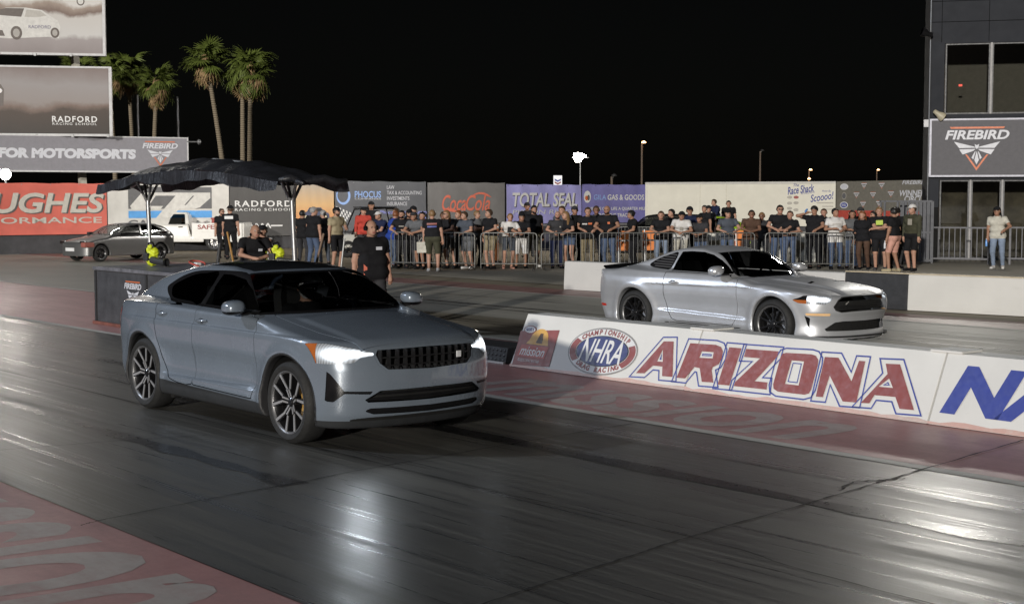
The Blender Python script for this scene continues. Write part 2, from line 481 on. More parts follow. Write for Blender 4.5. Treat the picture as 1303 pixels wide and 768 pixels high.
g = MB(); g.add([(-900, -300, -.012), (300, -300, -.012), (300, 900, -.012), (-900, 900, -.012)], [(0, 1, 2, 3)])
tag(g.build('ground', M_APRON, fix=False), kind='structure')
sheet('near_lane', -110, 60, 3.85, 9.60, 0.0, M_LANE)
sheet('red_apron_near', -110, 60, -8.0, 3.85, -.004, M_REDG)
sheet('red_median', -110, 60, 9.60, 13.55, -.004, M_REDG)
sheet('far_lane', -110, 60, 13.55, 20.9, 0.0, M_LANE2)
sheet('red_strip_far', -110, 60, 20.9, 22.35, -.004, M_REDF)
sheet('white_line_median', -110, 60, 9.46, 9.60, .004, M_WHTL)
sheet('white_line_far', -110, 60, 13.55, 13.66, .004, M_WHTL)
sheet('white_line_wall', -110, 60, 20.82, 20.95, .004, M_WHTL)
# the sponsor word painted on both red strips
for nm, x0, x1, y0, y1 in (('painted_word_near', -11.25, -6.66, 2.25, 3.66), ('painted_word_median', -12.8, -7.95, 9.74, 10.86)):
    me = text_mesh('m\u0131ss\u0131on', size=1.0, bold=.022, extrude=0.0, shear=.12, fit=(x1-x0, y1-y0)); me.materials.append(M_GRYT)
    o = bpy.data.objects.new(nm, me); link(o); o.location = ((x0+x1)/2, (y0+y1)/2, -.0026); tag(o, kind='structure')
# joints, cracks and rubber marks
M_CRACK = mat('crack_filler', (.010, .010, .010), .7)
def crack(name, pts, w, m=M_CRACK, z=.0055, jit=.02, n=40):
    P = smooth_poly([(*p, 0) for p in pts], max(2, n//len(pts)), False); s = MB(); rows = []
    for i, p in enumerate(P):
        q = Vector(P[min(i+1, len(P)-1)])-Vector(P[max(i-1, 0)]); nn = Vector((-q.y, q.x, 0)).normalized()
        c = Vector(p)+nn*random.uniform(-jit, jit); ww = w*random.uniform(.35, 1.2)
        rows.append([c-nn*ww/2+Vector((0, 0, z)), c+nn*ww/2+Vector((0, 0, z))])
    s.grid(rows); o = s.build(name, m, fix=False)
    if o.data.polygons[0].normal.z < 0: o.data.flip_normals()
    return tag(o, kind='structure')
crack('pavement_joint', [(-5.55, 3.9), (-5.72, 4.7), (-5.88, 5.6), (-6.03, 6.45), (-6.2, 7.8), (-6.41, 9.34), (-6.67, 11.3)], .018, jit=.006, n=120)
crack('pavement_joint', [(-8.72, 3.7), (-8.8, 3.95), (-8.95, 4.8), (-9.07, 5.65), (-9.2, 6.4), (-9.5, 9.4)], .014, jit=.006, n=90)
crack('pavement_joint', [(-11.9, 3.9), (-11.75, 4.6), (-11.6, 5.4), (-11.4, 6.0)], .012, jit=.005, n=60)
crack('pavement_joint', [(-15.2, 3.9), (-15.1, 6), (-15.3, 9.4)], .010, jit=.005, n=60)
crack('pavement_joint', [(-30, 6.44), (-15, 6.42), (-9, 6.40), (-5.85, 6.44), (-3.7, 6.30), (8, 6.3)], .014, jit=.006, n=120)
crack('pavement_crack', [(-6.35, 8.35), (-6.45, 8.6), (-6.38, 8.85), (-6.30, 9.05)], .03, n=24)
M_RUB = mat('rubber_mark', (.016, .016, .017), .30, var=.3)
for i, (x0, x1, y, w) in enumerate(((-30, -9, 5.35, .20), (-24, -4, 7.9, .22), (-18, -2, 8.6, .03), (-40, -14, 7.1, .05))):
    crack('tyre_mark', [(x0, y), ((x0+x1)/2, y+random.uniform(-.05, .05)), (x1, y+random.uniform(-.12, .12))], w, M_RUB, .003, .003, 60)
for i, (x0, x1, y, w) in enumerate(((-34, -12, 15.2, .12), (-30, -8, 15.5, .08), (-32, -6, 17.4, .10), (-30, -10, 17.9, .12), (-26, -8, 19.3, .06), (-22, -6, 14.3, .07))):
    crack('tyre_mark', [(x0, y), ((x0+x1)/2, y+random.uniform(-.1, .1)), (x1, y+random.uniform(-.15, .15))], w, M_RUB, .003, .004, 50)

# ---------------------------------------------------------------- the low barrier between the lanes
def scuffed(name, col, amt=.5):
    t = NT(name); v = t.coord((.6, 1, 3.2)); a = t.noise(v, 1.7, 8, .72); b = t.noise(t.coord((2.5, 1, 9)), 2.2, 6, .7); c = t.noise(t.coord((1, 1, 1)), 1.1, 4)
    cc = t.ramp(c, [(.3, tuple(x*.93 for x in col)), (.7, tuple(min(1, x*1.04) for x in col))])
    cc = t.mix(t.math('MULTIPLY', t.ramp(a, [(.60, 0.0), (.72, 1.0)]), amt*.55), cc, tuple(x*.45 for x in col)); cc = t.mix(t.math('MULTIPLY', t.ramp(b, [(.66, 0.0), (.74, 1.0)]), amt), cc, (.12, .115, .11))
    t.to(cc, 'Base Color'); t.set(Roughness=.55); t.bump(t.noise(t.coord((1, 1, 1)), 30, 4), .08, .01); return t.m
M_BWHT = scuffed('barrier_white', (.72, .715, .69), .40)
M_BRED = mat('print_red', (.25, .052, .044), .5, var=.1); M_BBLU = mat('print_blue', (.03, .05, .30), .5, var=.1)
M_WPRT = mat('print_white', (.72, .72, .72), .5, var=.05); M_KPRT = mat('print_black', (.02, .02, .022), .5)
M_SCUF = worn_paint('red_scuff', (.58, .30, .23), (.62, .60, .57), .9)
M_STEEL = mat('galvanised_steel', (.34, .345, .35), .42, .7, var=.15, scale=12)
BY0, BH, BL = 11.45, .64, .30
TILT = math.atan2(BL, BH)
def ring(poly, off, w, closed=True):
    """stroke outline of a closed polygon, shifted outwards by off"""
    P = [Vector(p) for p in poly]; n = len(P)
    area = sum(P[i].x*P[(i+1) % n].y-P[(i+1) % n].x*P[i].y for i in range(n))
    if area < 0: P = P[::-1]
    def shift(d):
        out = []
        for i in range(n):
            a = (P[i]-P[i-1]).normalized(); b = (P[(i+1) % n]-P[i]).normalized()
            na = Vector((a.y, -a.x)); nb = Vector((b.y, -b.x)); m = (na+nb)
            if m.length < .3: m = na
            m.normalize(); k = min(1/max(m.dot(na), .45), 2.0)
            out.append(P[i]+m*d*k)
        return out
    return shift(off-w/2), shift(off+w/2)
def stroke_on(poly, parent, m, off, w, d, name='printed_outline'):
    a, b = ring(poly, off, w); n = len(a); s = MB()
    s.add([(p.x, -d-.003, p.y) for p in a]+[(p.x, -d-.003, p.y) for p in b], [(i, (i+1) % n, (i+1) % n+n, i+n) for i in range(n)])
    return s.build(name, m, parent)
def face_frame(parent):
    """flat frame on the sloping face: local X along the track, local Z up the slope, -Y out of the face"""
    o = empty('face', (0, 0, 0)); bpy.data.objects.remove(o); return None
SL = math.hypot(BH, BL)
def slope_xf(o, x0):
    """lay a child built on a flat XZ face onto the leaning face"""
    o.matrix_basis = Matrix.Translation((0, 0, .0)) @ Matrix.Rotation(-TILT, 4, 'X') @ o.matrix_basis
def barrier_panel(x0, x1, label, first=False):
    L = x1-x0; t = empty('track_barrier', (x0, BY0, 0))
    s = MB(); pr = [(0, .0), (BL, BH), (BL+.30, BH), (.90, 0)]
    s.prism(pr, .010, L-.010, 'yz')
    s.build('shell', M_BWHT, t, bevel=.006)
    b = MB(); nb = 24
    b.grid([[(L*i/nb, BL*h/BH-.003, h) for h in (.004, .022+.03*random.random())] for i in range(nb+1)]); b.build('scuffed_edge', M_SCUF, t)
    c = MB(); c.box(L-.17, L+.17, BL-.02, BL+.32, BH, BH+.022); c.build('joint_cap', M_BWHT, t, bevel=.006)
    tag(t, label, 'barrier', 'low white barriers between the lanes')
    return t
def px_face(px, py):
    """photo pixel -> (X, distance up the slope) on the barrier's leaning face"""
    k = (px-CX_)/F_; w = Vector((FX*math.cos(PITCH), FY*math.cos(PITCH), -math.sin(PITCH)))
    rt = Vector((FY, -FX, 0)); up = rt.cross(w)
    d = w+rt*k+up*((384-py)/F_); c = Vector((0, 0, 2.0616))
    n = Vector((0, -BH, BL)).normalized(); p0 = Vector((0, BY0, 0))
    t = (p0-c).dot(n)/d.dot(n); h = c+d*t
    return h.x, (h-p0).dot(Vector((0, BL, BH)).normalized())
def c7(x, y): return px_face(860+x/3.832, 400+y/3.832)
def c6(x, y): return px_face(640+x/5.0115, 390+y/5.0115)
B1 = barrier_panel(-13.80, -10.83, 'leaning white barrier panel with round racing oval and red square logo')
B2 = barrier_panel(-10.83, -7.745, 'leaning white barrier panel carrying most of the word ARIZONA')
B3 = barrier_panel(-7.745, -4.66, 'leaning white barrier panel with tall blue letters at the right edge')
B4 = barrier_panel(-4.66, -1.6, 'white barrier panel past the blue letters'); bpy.data.objects.remove(B4.children[0]); [bpy.data.objects.remove(c) for c in list(B4.children)]; bpy.data.objects.remove(B4)
def face_poly(poly, parent, x0, m, d, name='printed_letter', hole=None):
    """flat print on the leaning face; polygon in (X, slope); hole bridged into the outline"""
    P = [(x-x0, s) for x, s in poly]
    if hole:
        H = [(x-x0, s) for x, s in hole]
        ar = lambda Q: sum(Q[i][0]*Q[(i+1) % len(Q)][1]-Q[(i+1) % len(Q)][0]*Q[i][1] for i in range(len(Q)))
        if ar(P)*ar(H) > 0: H = H[::-1]
        i, j = min(((a, b) for a in range(len(P)) for b in range(len(H))), key=lambda q: (P[q[0]][0]-H[q[1]][0])**2+(P[q[0]][1]-H[q[1]][1])**2)
        P = P[:i+1]+H[j:]+H[:j+1]+P[i:]
    s = MB(); s.add([(x, -d-.003, z) for x, z in P], [tuple(range(len(P)))])
    o = s.build(name, m, parent, fix=False); slope_xf(o, x0); return o
def face_stroke(poly, parent, x0, m, off, w, d):
    o = stroke_on([(x-x0, s) for x, s in poly], parent, m, off, w, d); slope_xf(o, x0); return o
LET = [
 ([c6(*q) for q in ((1028,222),(1090,222),(1083,448),(1017,443),(1019,382),(958,376),(903,425),(850,424))], [c6(*q) for q in ((1022,272),(1021,352),(984,350))]),
 ([c7(*q) for q in ((72,140),(196,148),(222,158),(231,180),(226,215),(210,243),(182,256),(176,272),(184,332),(128,328),(118,262),(92,256),(46,312),(5,308))], [c7(*q) for q in ((128,180),(186,184),(181,214),(116,211))]),
 ([c7(*q) for q in ((262,160),(322,165),(262,346),(205,341))], None),
 ([c7(*q) for q in ((345,168),(503,180),(496,206),(386,325),(448,331),(444,366),(285,349),(290,330),(412,214),(334,207))], None),
 ([c7(*q) for q in ((538,187),(662,194),(684,201),(696,222),(694,246),(662,365),(650,385),(628,391),(498,376),(478,362),(476,340),(512,208),(522,192))], [c7(*q) for q in ((566,224),(627,229),(600,346),(534,338))]),
 ([c7(*q) for q in ((728,207),(795,211),(858,326),(895,226),(925,228),(882,429),(815,424),(752,298),(718,403),(684,400))], None),
 ([c7(*q) for q in ((1025,240),(1095,243),(1163,466),(1092,460),(1072,402),(970,393),(945,433),(903,431),(1034,290))], [c7(*q) for q in ((1042,312),(1060,358),(990,352))]),
]
for i, (pl, ho) in enumerate(LET):
    par, x0 = (B1, -13.80) if i == 0 else (B2, -10.83)
    if i == 1:       # the R straddles the joint: its own print on the second panel
        par, x0 = B2, -10.83
    face_poly(pl, par, x0, M_BRED, .004, hole=ho)
    face_stroke(pl, par, x0, M_BBLU, .050, .016, .003)
    if ho: face_stroke(ho, par, x0, M_BBLU, -.028, .011, .003)
def face_text(body, par, x0, xc, sc, fit, m, d=.004, **k):
    o = text_on(body, par, m, xc-x0, sc, fit=fit, d=d+.003, extrude=0.0, name='printed_lettering', **k); slope_xf(o, x0); return o
NX0, NS = px_face(1200, 505)[0], .335
face_text('NA', B3, -7.745, NX0+.62, .36, (1.22, .48), M_BBLU, shear=.25, bold=.05)
face_text('TIO', B3, -7.745, NX0+1.83, .36, (1.02, .48), M_BBLU, shear=.25, bold=.05)
# round racing oval
def ell(cx, cy, a, b, n=40, t0=0, t1=2*math.pi): return [(cx+a*math.cos(t0+(t1-t0)*i/n), cy+b*math.sin(t0+(t1-t0)*i/n)) for i in range(n)]
ox, os_ = px_face(766.5, 447)
RA, RB = .56, .275
face_poly(ell(ox, os_, RA+.02, RB+.02), B1, -13.80, mat('print_grey', (.25, .24, .23), .5), .003, 'oval_edge')
face_poly(ell(ox, os_, RA, RB), B1, -13.80, M_WPRT, .005, 'oval_ground')
for t0, t1 in ((R(150), R(222)), (R(-42), R(30))):      # red shoulders left and right
    a = ell(ox, os_, RA-.01, RB-.01, 14, t0, t1); b_ = ell(ox, os_, RA*.80, RB*.72, 14, t0, t1)[::-1]
    face_poly(a+b_, B1, -13.80, M_BRED, .007, 'oval_band')
face_poly(ell(ox, os_, RA*.79, RB*.70), B1, -13.80, M_KPRT, .007, 'oval_rim')
face_poly(ell(ox, os_, RA*.76, RB*.66), B1, -13.80, mat('oval_blue', (.03, .04, .16), .5), .009, 'oval_field')
face_text('NHRA', B1, -13.80, ox, os_, (RA*1.25, RB*1.05), M_WPRT, .011, shear=.2, bold=.012)
def arc_text(word, t0, t1, flip, k=.87, kb=.85, sz=.085):
    for i, ch in enumerate(word):
        if ch == ' ': continue
        a = t0+(t1-t0)*i/(len(word)-1); x = ox+RA*k*math.cos(a); y = os_+RB*kb*math.sin(a)
        tx, ty = -RA*math.sin(a), RB*math.cos(a); ang = math.atan2(ty, tx)+(math.pi if not flip else 0)
        me = text_mesh(ch, size=sz, bold=.004, extrude=0.0); me.materials.append(M_BRED)
        o = bpy.data.objects.new('printed_lettering', me); link(o, B1)
        o.matrix_basis = Matrix.Translation((x+13.80, -.0115, y)) @ Matrix.Rotation(math.pi/2, 4, 'X') @ Matrix.Rotation(ang, 4, 'Z')
        slope_xf(o, 0)
arc_text('CHAMPIONSHIP', R(140), R(40), False)
arc_text('DRAG RACING', R(228), R(312), True, .87, .85)
# red square food-sponsor logo: shapes only as printed
qx = [px_face(*q) for q in ((663, 421), (712.5, 420), (699, 466.5), (652, 463.5))]
face_poly(qx, B1, -13.80, M_BRED, .003, 'logo_ground')
lx = (qx[0][0]+qx[1][0]+qx[2][0]+qx[3][0])/4; ls = (qx[0][1]+qx[2][1])/2
M_GOLDP = mat('print_gold', (.62, .34, .05), .5)
face_poly([(lx-.19, ls+.05)]+ell(lx+.02, ls+.12, .16, .14, 14, math.pi, 0)+[(lx+.22, ls+.05)], B1, -13.80, M_GOLDP, .005, 'logo_arch')
face_poly([(lx-.02, ls+.07), (lx+.02, ls+.20), (lx+.07, ls+.20), (lx+.10, ls+.07)], B1, -13.80, mat('print_brown', (.08, .04, .02), .5), .007, 'logo_bell')
face_poly(ell(lx-.20, ls+.235, .115, .055, 20), B1, -13.80, M_BRED, .007, 'logo_oval'); face_poly(ell(lx-.20, ls+.235, .10, .044, 20), B1, -13.80, M_WPRT, .009, 'logo_oval')
face_text('NHRA', B1, -13.80, lx-.20, ls+.235, (.15, .045), M_BBLU, .011, shear=.2)
face_poly([(lx-.29, ls-.12), (lx+.23, ls-.12), (lx+.25, ls+.035), (lx-.26, ls+.035)], B1, -13.80, mat('logo_red', (.42, .07, .055), .5), .007, 'logo_band')
face_text('mission', B1, -13.80, lx-.02, ls-.045, (.45, .115), M_WPRT, .009, shear=.2, bold=.012)
face_text('FOODS DRAG RACING', B1, -13.80, lx-.04, ls-.165, (.40, .035), M_WPRT, .009, shear=.2)
# little skid plate at the barrier's nose: dark studded mat block
t = empty('rubber_block', (-15.75, 11.55, 0))
s = MB(); s.prism([(0, 0), (.05, .20), (.62, .20), (.70, 0)], 0, 1.75, 'yz'); s.build('block', M_PLAS, t, bevel=.01)
stud = MB(); stud.lathe([(.001, -.012), (.016, -.010), (.024, 0)], 8); sm = stud.mesh('stud', mat('stud_grey', (.06, .06, .065), .4), 60)
for i in range(22):
    for j in range(3):
        o = bpy.data.objects.new('stud', sm); link(o, t); o.location = (.06+i*.078, .012+j*.016, .04+j*.06)
b = MB(); b.box(0, 1.75, -.03, .0, 0, .025); b.build('edge_strip', M_BWHT, t)
tag(t, 'dark studded rubber block lying at the nose of the white barrier', 'rubber block')

# ---------------------------------------------------------------- concrete wall beyond the far lane
M_CONC = scuffed('pale_concrete', (.62, .605, .57), .35)
M_CONG = scuffed('stained_concrete', (.56, .55, .53), .9)
M_YEL = mat('cream_edge', (.62, .52, .36), .6, var=.12)
FW = [Vector((-24.95, 22.34, 0)), Vector((-17.45, 22.94, 0)), Vector((-16.08, 23.05, 0)), Vector((-4.0, 24.9, 0))]
def conc(name, a, b, h, th, m, label, cap=None):
    d = (b-a); L = d.length; t = empty(name, a, math.atan2(d.y, d.x))
    s = MB(); s.prism([(0, 0), (0, .10), (.03, h-.02), (.05, h), (th, h), (th, 0)], .004, L-.004, 'yz'); s.build('wall_block', m, t, bevel=.008)
    if cap:
        c = MB(); c.box(.0, L, .03, th, h, h+.014); c.build('wall_cap', cap, t)
    tag(t, label, 'concrete wall'); return t
conc('concrete_wall', FW[0], FW[1], .655, .35, M_CONG, 'stained pale concrete wall running behind the silver coupe')
conc('concrete_wall', FW[1], FW[2], .675, .35, mat('dark_painted_wall', (.028, .028, .03), .55, var=.3, bump=.1), 'short dark painted wall section just past the silver coupe nose', M_YEL)
conc('concrete_wall', FW[2], FW[3], .675, .35, M_CONC, 'clean cream-white concrete wall at the right edge below the tower', M_YEL)
dk = sheet('spectator_deck', -34, 0, 23.45, 80, .004, asphalt_mat('deck_concrete', (.24, .22, .18), (.40, .37, .30), .6, .8, streak=(.3, .8, 1)))

# ---------------------------------------------------------------- starter's black box with its canopy
t = empty('starter_box', (-23.09, 10.14, 0))
M_BOX = mat('scuffed_black_panel', (.055, .056, .062), .48, var=.3, scale=4, bump=.06)
s = MB(); s.box(0, 3.9, 0, 2.6, .02, .90); s.build('box_body', M_BOX, t, bevel=.01)
s = MB(); s.box(-.03, 3.93, -.03, 2.63, .90, .955); s.build('top_rim', mat('worn_box_top', (.17, .17, .19), .45, .3, var=.45, scale=6), t, bevel=.008)
for x in (.0, 1.9, 3.82):
    s = MB(); s.box(x+.01, x+.07, -.02, -.002, .03, .89); s.build('corner_post', M_PLAS, t)
s = MB(); s.box(-.02, 3.9, -.05, -.005, 0, .05); s.build('base_trim', mat('rusty_trim', (.16, .06, .045), .6, var=.3), t)
M_ORG = mat('print_orange', (.62, .16, .06), .5, var=.08); M_LILA = mat('print_pale', (.60, .61, .66), .5, var=.05)
def firebird(parent, u, v, w, d=.006, word=True):
    """bird emblem: bar, name, two pairs of wings, tail and chevron; w is the overall width"""
    k = w/2.0; P = lambda pts: [(u+x*k, v+z*k) for x, z in pts]
    poly_on(P([(-.82, .60), (-.86, .66), (.86, .66), (.82, .60)]), parent, M_ORG, d, 'emblem_bar')
    if word: text_on('FIREBIRD', parent, M_LILA, u, v+.40*k, fit=(2.0*k, .30*k), d=d+.002, shear=.22, bold=.03, extrude=.001)
    for sx in (-1, 1):
        poly_on(P([(sx*.72, .18), (sx*.10, .02), (sx*.02, -.02), (sx*.55, -.03)][::sx]), parent, M_LILA, d, 'emblem_wing')
        poly_on(P([(sx*.55, -.07), (sx*.04, -.06), (sx*.10, -.12), (sx*.44, -.24)][::sx]), parent, M_LILA, d, 'emblem_wing')
        poly_on(P([(sx*.03, -.12), (sx*.07, -.16), (sx*.16, -.34), (sx*.10, -.40)][::sx]), parent, M_LILA, d, 'emblem_feather')
        poly_on(P([(sx*.30, -.24), (sx*.36, -.24), (sx*.0, -.76), (sx*.0, -.66)][::sx]), parent, M_ORG, d, 'emblem_chevron')
    poly_on(P([(-.07, .10), (.0, .06), (.07, .10), (.05, -.02), (0, -.06), (-.05, -.02)]), parent, M_LILA, d, 'emblem_head')
    poly_on(P([(0, -.12), (-.07, -.42), (0, -.56), (.07, -.42)]), parent, M_LILA, d, 'emblem_tail')
firebird(t, 1.45, .56, .62)
tag(t, 'long black starter box with bird emblem behind the grey car', 'starter box')

M_TARP = NT('black_tarpaulin'); M_TARP.set(Roughness=.42)
_v = M_TARP.coord((1, 1, 1)); M_TARP.to(M_TARP.ramp(M_TARP.noise(_v, 2.5, 5), [(.3, (.010, .010, .012)), (.7, (.022, .023, .028))]), 'Base Color')
M_TARP.bump(M_TARP.noise(M_TARP.coord((3.0, .6, 1)), 2.2, 6, .6), .7, .08); M_TARP = M_TARP.m
can = empty('canopy', (-24.3, 11.75, 0))
def canopy_z(x, y):
    """arched tarp, sagging between its ribs"""
    t = (x+.85)/6.35; e = max(0, min(1, t))
    z = 2.34+.42*math.sin(math.pi*min(1, max(0, e)))**.75
    z -= .26*(abs(y)/.62)**2.2*.8*math.sin(math.pi*e)**.5
    z -= .035*abs(math.sin(2*math.pi*e*2))*(1-abs(y)/.8)
    return z
s = MB(); nx, ny = 64, 18; rows = []
for i in range(nx+1):
    x = -.85+6.35*i/nx; row = []
    for j in range(ny+1):
        y = -.62+1.24*j/ny
        wv = .012*math.sin(x*7+y*3)+.010*math.sin(x*13-y*9+1)+.008*math.sin(y*17+x*2)
        row.append((x, y, canopy_z(x, y)+wv))
    rows.append(row)
s.grid(rows); s.build('tarp_roof', M_TARP, can, 180)
for sy in (-1, 1):
    s = MB(); rows = []
    for i in range(97):
        x = -.85+6.35*i/96; z0 = canopy_z(x, .62)
        drop = .10+.07*abs(math.sin(x*1.25+sy))*(1+.5*math.sin(x*.7))+.03*math.sin(x*3.3+.6)**2
        rows.append([(x, sy*(.62+.015*math.sin(x*5.3+math.sin(x*2))*k+.03*k), z0-drop*k) for k in (0, .4, .75, 1)])
    s.grid(rows); s.build('scalloped_valance', M_TARP, can, 180)
for x, sg in ((-.85, -1), (5.35, 1)):      # bunched cloth rolled over both ends
    s = MB(); s.tube([(x+sg*(.05*k), .0+(k-3)*.17, canopy_z(x, 0)-.03+.04*math.sin(k*2.1)) for k in range(7)], [.03, .06, .05, .07, .055, .065, .03], 9); s.build('bunched_cloth', M_TARP, can, 180)
    s = MB(); s.tube([(x, -.2, canopy_z(x, 0)-.05), (x+sg*.22, -.3, canopy_z(x, 0)-.06), (x+sg*.45, -.36, canopy_z(x, 0)-.08)], [.06, .05, .025], 8); s.build('cloth_tail', M_TARP, can, 180)
for x0, x1 in ((0.0, -.10), (5.0, 4.88)):
    s = MB(); s.tube([(x0+.03, 0, .01), (x1, 0, 2.05)], .04, 10); po = s.build('pole', M_STEEL, can, 60)
    for dx in (-1, 1):
        s = MB(); s.tube([(x1, 0, 2.0), (x1+dx*.13, 0, 2.34)], .025, 8); s.build('brace', M_STEEL, po, 60)
        s = MB(); s.tube([(x1, 0, 2.0), (x1, dx*.22, 2.40)], .025, 8); s.build('brace', M_STEEL, po, 60)
    s = MB(); s.lathe([(.14, .0), (.14, .012), (.045, .014)], 16, 'z'); o = s.build('foot_plate', M_STEEL, po); o.location = (x0+.03, 0, .004)
s = MB(); s.tube([(-.8, 0, 2.30), (1.0, 0, 2.64), (2.4, 0, 2.74), (3.8, 0, 2.64), (5.4, 0, 2.30)], .022, 8); s.build('ridge_tube', M_STEEL, can, 60)
tag(can, 'black arched tarpaulin canopy on two steel posts with scalloped edges', 'canopy')

# ---------------------------------------------------------------- sponsor banners on the far wall
WL = Line(0, 55, 830, 75)
BN = 'sponsor banners along the far wall'
def banner(name, p0, p1, y0, y1, m, label, th=.03, wav=.010, cat='banner'):
    pc = (p0+p1)/2; f = WL.frame(name, p0, .06, 0); W = WL.u(p1)-WL.u(p0)
    zt, zb = WL.z(y0, pc), WL.z(y1, pc); s = MB(); nx, nz = 20, 8; a = random.random()*6
    s.grid([[(W*i/nx, -th+wav*math.sin(i*1.3+a+j*.5)*(.3+.7*j/nz), zb+(zt-zb)*j/nz+(0 if j < nz else .012*math.sin(i*1.1+a))) for j in range(nz+1)] for i in range(nx+1)])
    s.build('cloth', m, f, 180)
    for i in range(0, nx+1, 4):
        r_ = MB(); r_.lathe([(.012, -.004), (.022, -.006), (.024, 0)], 8); o = r_.build('grommet', M_STEEL, f); o.location = (max(.05, min(W-.05, W*i/nx)), -th-wav-.002, zt-.05)
    tag(f, label, cat, BN)
    return f, W, zb, zt
def cloth(name, col, rough=.6):
    t = NT(name); v = t.coord((1, 1, 1))
    a = t.noise(v, .9, 5, .6); t.to(t.ramp(a, [(.3, tuple(c*.82 for c in col)), (.7, tuple(min(1, c*1.12) for c in col))]), 'Base Color')
    t.set(Roughness=rough); t.bump(t.noise(t.coord((1.2, 1, .5)), 2.4, 5, .55), .30, .022); return t.m
DP = .043
wl = WL.frame('banner_wall', -260, 0, 0); s = MB(); LW = WL.u(835)-WL.u(-260)
s.box(0, LW, 0, .35, 0, .80); s.build('plinth', mat('dark_plinth', (.05, .05, .055), .8, var=.25, scale=1.5, bump=.2), wl)
s = MB(); s.box(0, LW, .05, .30, .80, 2.66); s.build('backing', mat('grey_wall_backing', (.20, .20, .21), .8), wl)
tag(wl, 'long dark-based wall carrying the row of sponsor banners', 'wall')
for i in range(24):
    r_ = MB(); r_.box(0, .05, -.02, .05, .80, 2.69); o = r_.build('stile', M_STEEL, wl); o.location = (LW*i/24, 0, 0)
f, W, zb, zt = banner('banner', -48, 136, 233, 298.5, cloth('red_banner', (.62, .14, .105)), 'red banner with grey HUGHES PERFORMANCE lettering at the left edge')
k = W/184
text_on('HUGHES', f, mat('letter_shadow', (.10, .095, .09), .6), 93*k, zt-.80, fit=(178*k, .78), d=DP, shear=.18, bold=.03, extrude=.001)
text_on('HUGHES', f, mat('letter_cream', (.52, .50, .45), .6), 91*k, zt-.76, fit=(178*k, .78), d=DP+.006, shear=.18, bold=.025, extrude=.001)
text_on('PERFORMANCE', f, mat('letter_cream', (.52, .50, .45), .6), 84*k, zt-1.43, fit=(186*k, .24), d=DP, bold=.012, extrude=.001)
f, W, zb, zt = banner('banner', 137, 291, 234, 297, cloth('white_banner', (.62, .61, .58)), 'white banner with grey and blue engine-parts logo behind the pickup')
k = W/154; M_GP = mat('print_dark_grey', (.13, .13, .135), .6); M_SKY = mat('print_sky_blue', (.10, .34, .72), .6)
X = lambda px: (px-137)*k
Z = lambda py: WL.z(py, 210)
poly_on([(X(162), Z(238)), (X(268), Z(238)), (X(268), Z(265.5)), (X(162), Z(265.5))], f, M_GP, DP, 'logo_ground')
poly_on([(X(162), Z(268)), (X(268), Z(268)), (X(268), Z(277)), (X(162), Z(277))], f, M_SKY, DP, 'logo_stripe')
poly_on([(X(164), Z(262)), (X(178), Z(246)), (X(184), Z(245)), (X(266), Z(245)), (X(266), Z(252)), (X(252), Z(264)), (X(246), Z(265.5)), (X(226), Z(265.5)), (X(214), Z(277)), (X(196), Z(277)), (X(221), Z(249)), (X(196), Z(249)), (X(187), Z(262)), (X(205), Z(262)), (X(202), Z(266)), (X(166), Z(266))], f, mat('print_offwhite', (.62, .61, .58), .6), DP+.006, 'logo_letters')
poly_on([(X(232), Z(261)), (X(243), Z(249)), (X(245), Z(249)), (X(234), Z(261))], f, M_GP, DP+.012, 'logo_slot')
text_on('CA', f, M_GP, X(174), Z(284), fit=(X(187)-X(161), .30), d=DP, bold=.03, extrude=.001)
f, W, zb, zt = banner('banner', 292, 375, 236, 300, cloth('charcoal_banner', (.075, .073, .072)), 'charcoal banner with white RADFORD RACING SCHOOL lettering under the canopy')
k = W/83
text_on('RADFORD', f, M_WPRT, 42*k, WL.z(259, 333), fit=(72*k, .26), d=DP, bold=.02, extrude=.001, space=1.25)
text_on('RACING SCHOOL', f, M_WPRT, 42*k, WL.z(266.5, 333), fit=(72*k, .11), d=DP, bold=.008, extrude=.001, space=1.3)
zz_ = WL.z(287, 333)
for i in range(8):
    s = MB(); a = (22+i*3.6)*k; s.bar((a, -DP-.004, zz_+(.10 if i % 2 else -.10)), (a+3.6*k, -DP-.004, zz_+(-.10 if i % 2 else .10)), .004, .06); s.build('zigzag_mark', M_WPRT, f)
s = MB(); s.box(6*k, 22*k, -DP-.006, -DP, zz_-.03, zz_+.03); s.build('zigzag_mark', M_WPRT, f)
s = MB(); s.box(51*k, 66*k, -DP-.006, -DP, zz_-.03, zz_+.03); s.build('zigzag_mark', M_WPRT, f)
def sunset():
    t = NT('sunset_print'); c = t.node('ShaderNodeTexCoord'); sp = t.node('ShaderNodeSeparateXYZ'); t.l.new(c.outputs['Generated'], sp.inputs[0])
    n = t.noise(c.outputs['Generated'], 6, 5)
    f = t.math('ADD', sp.outputs['Z'], t.math('MULTIPLY', n, .12))
    t.to(t.ramp(f, [(.0, (.06, .05, .05)), (.30, (.10, .07, .06)), (.34, (.62, .25, .10)), (.65, (.66, .42, .20)), (1.0, (.45, .38, .30))]), 'Base Color'); t.set(Roughness=.6); return t.m
f, W, zb, zt = banner('banner', 376, 424, 233, 300, sunset(), 'orange sunset banner with a dark muscle car driving head-on')
k = W/48
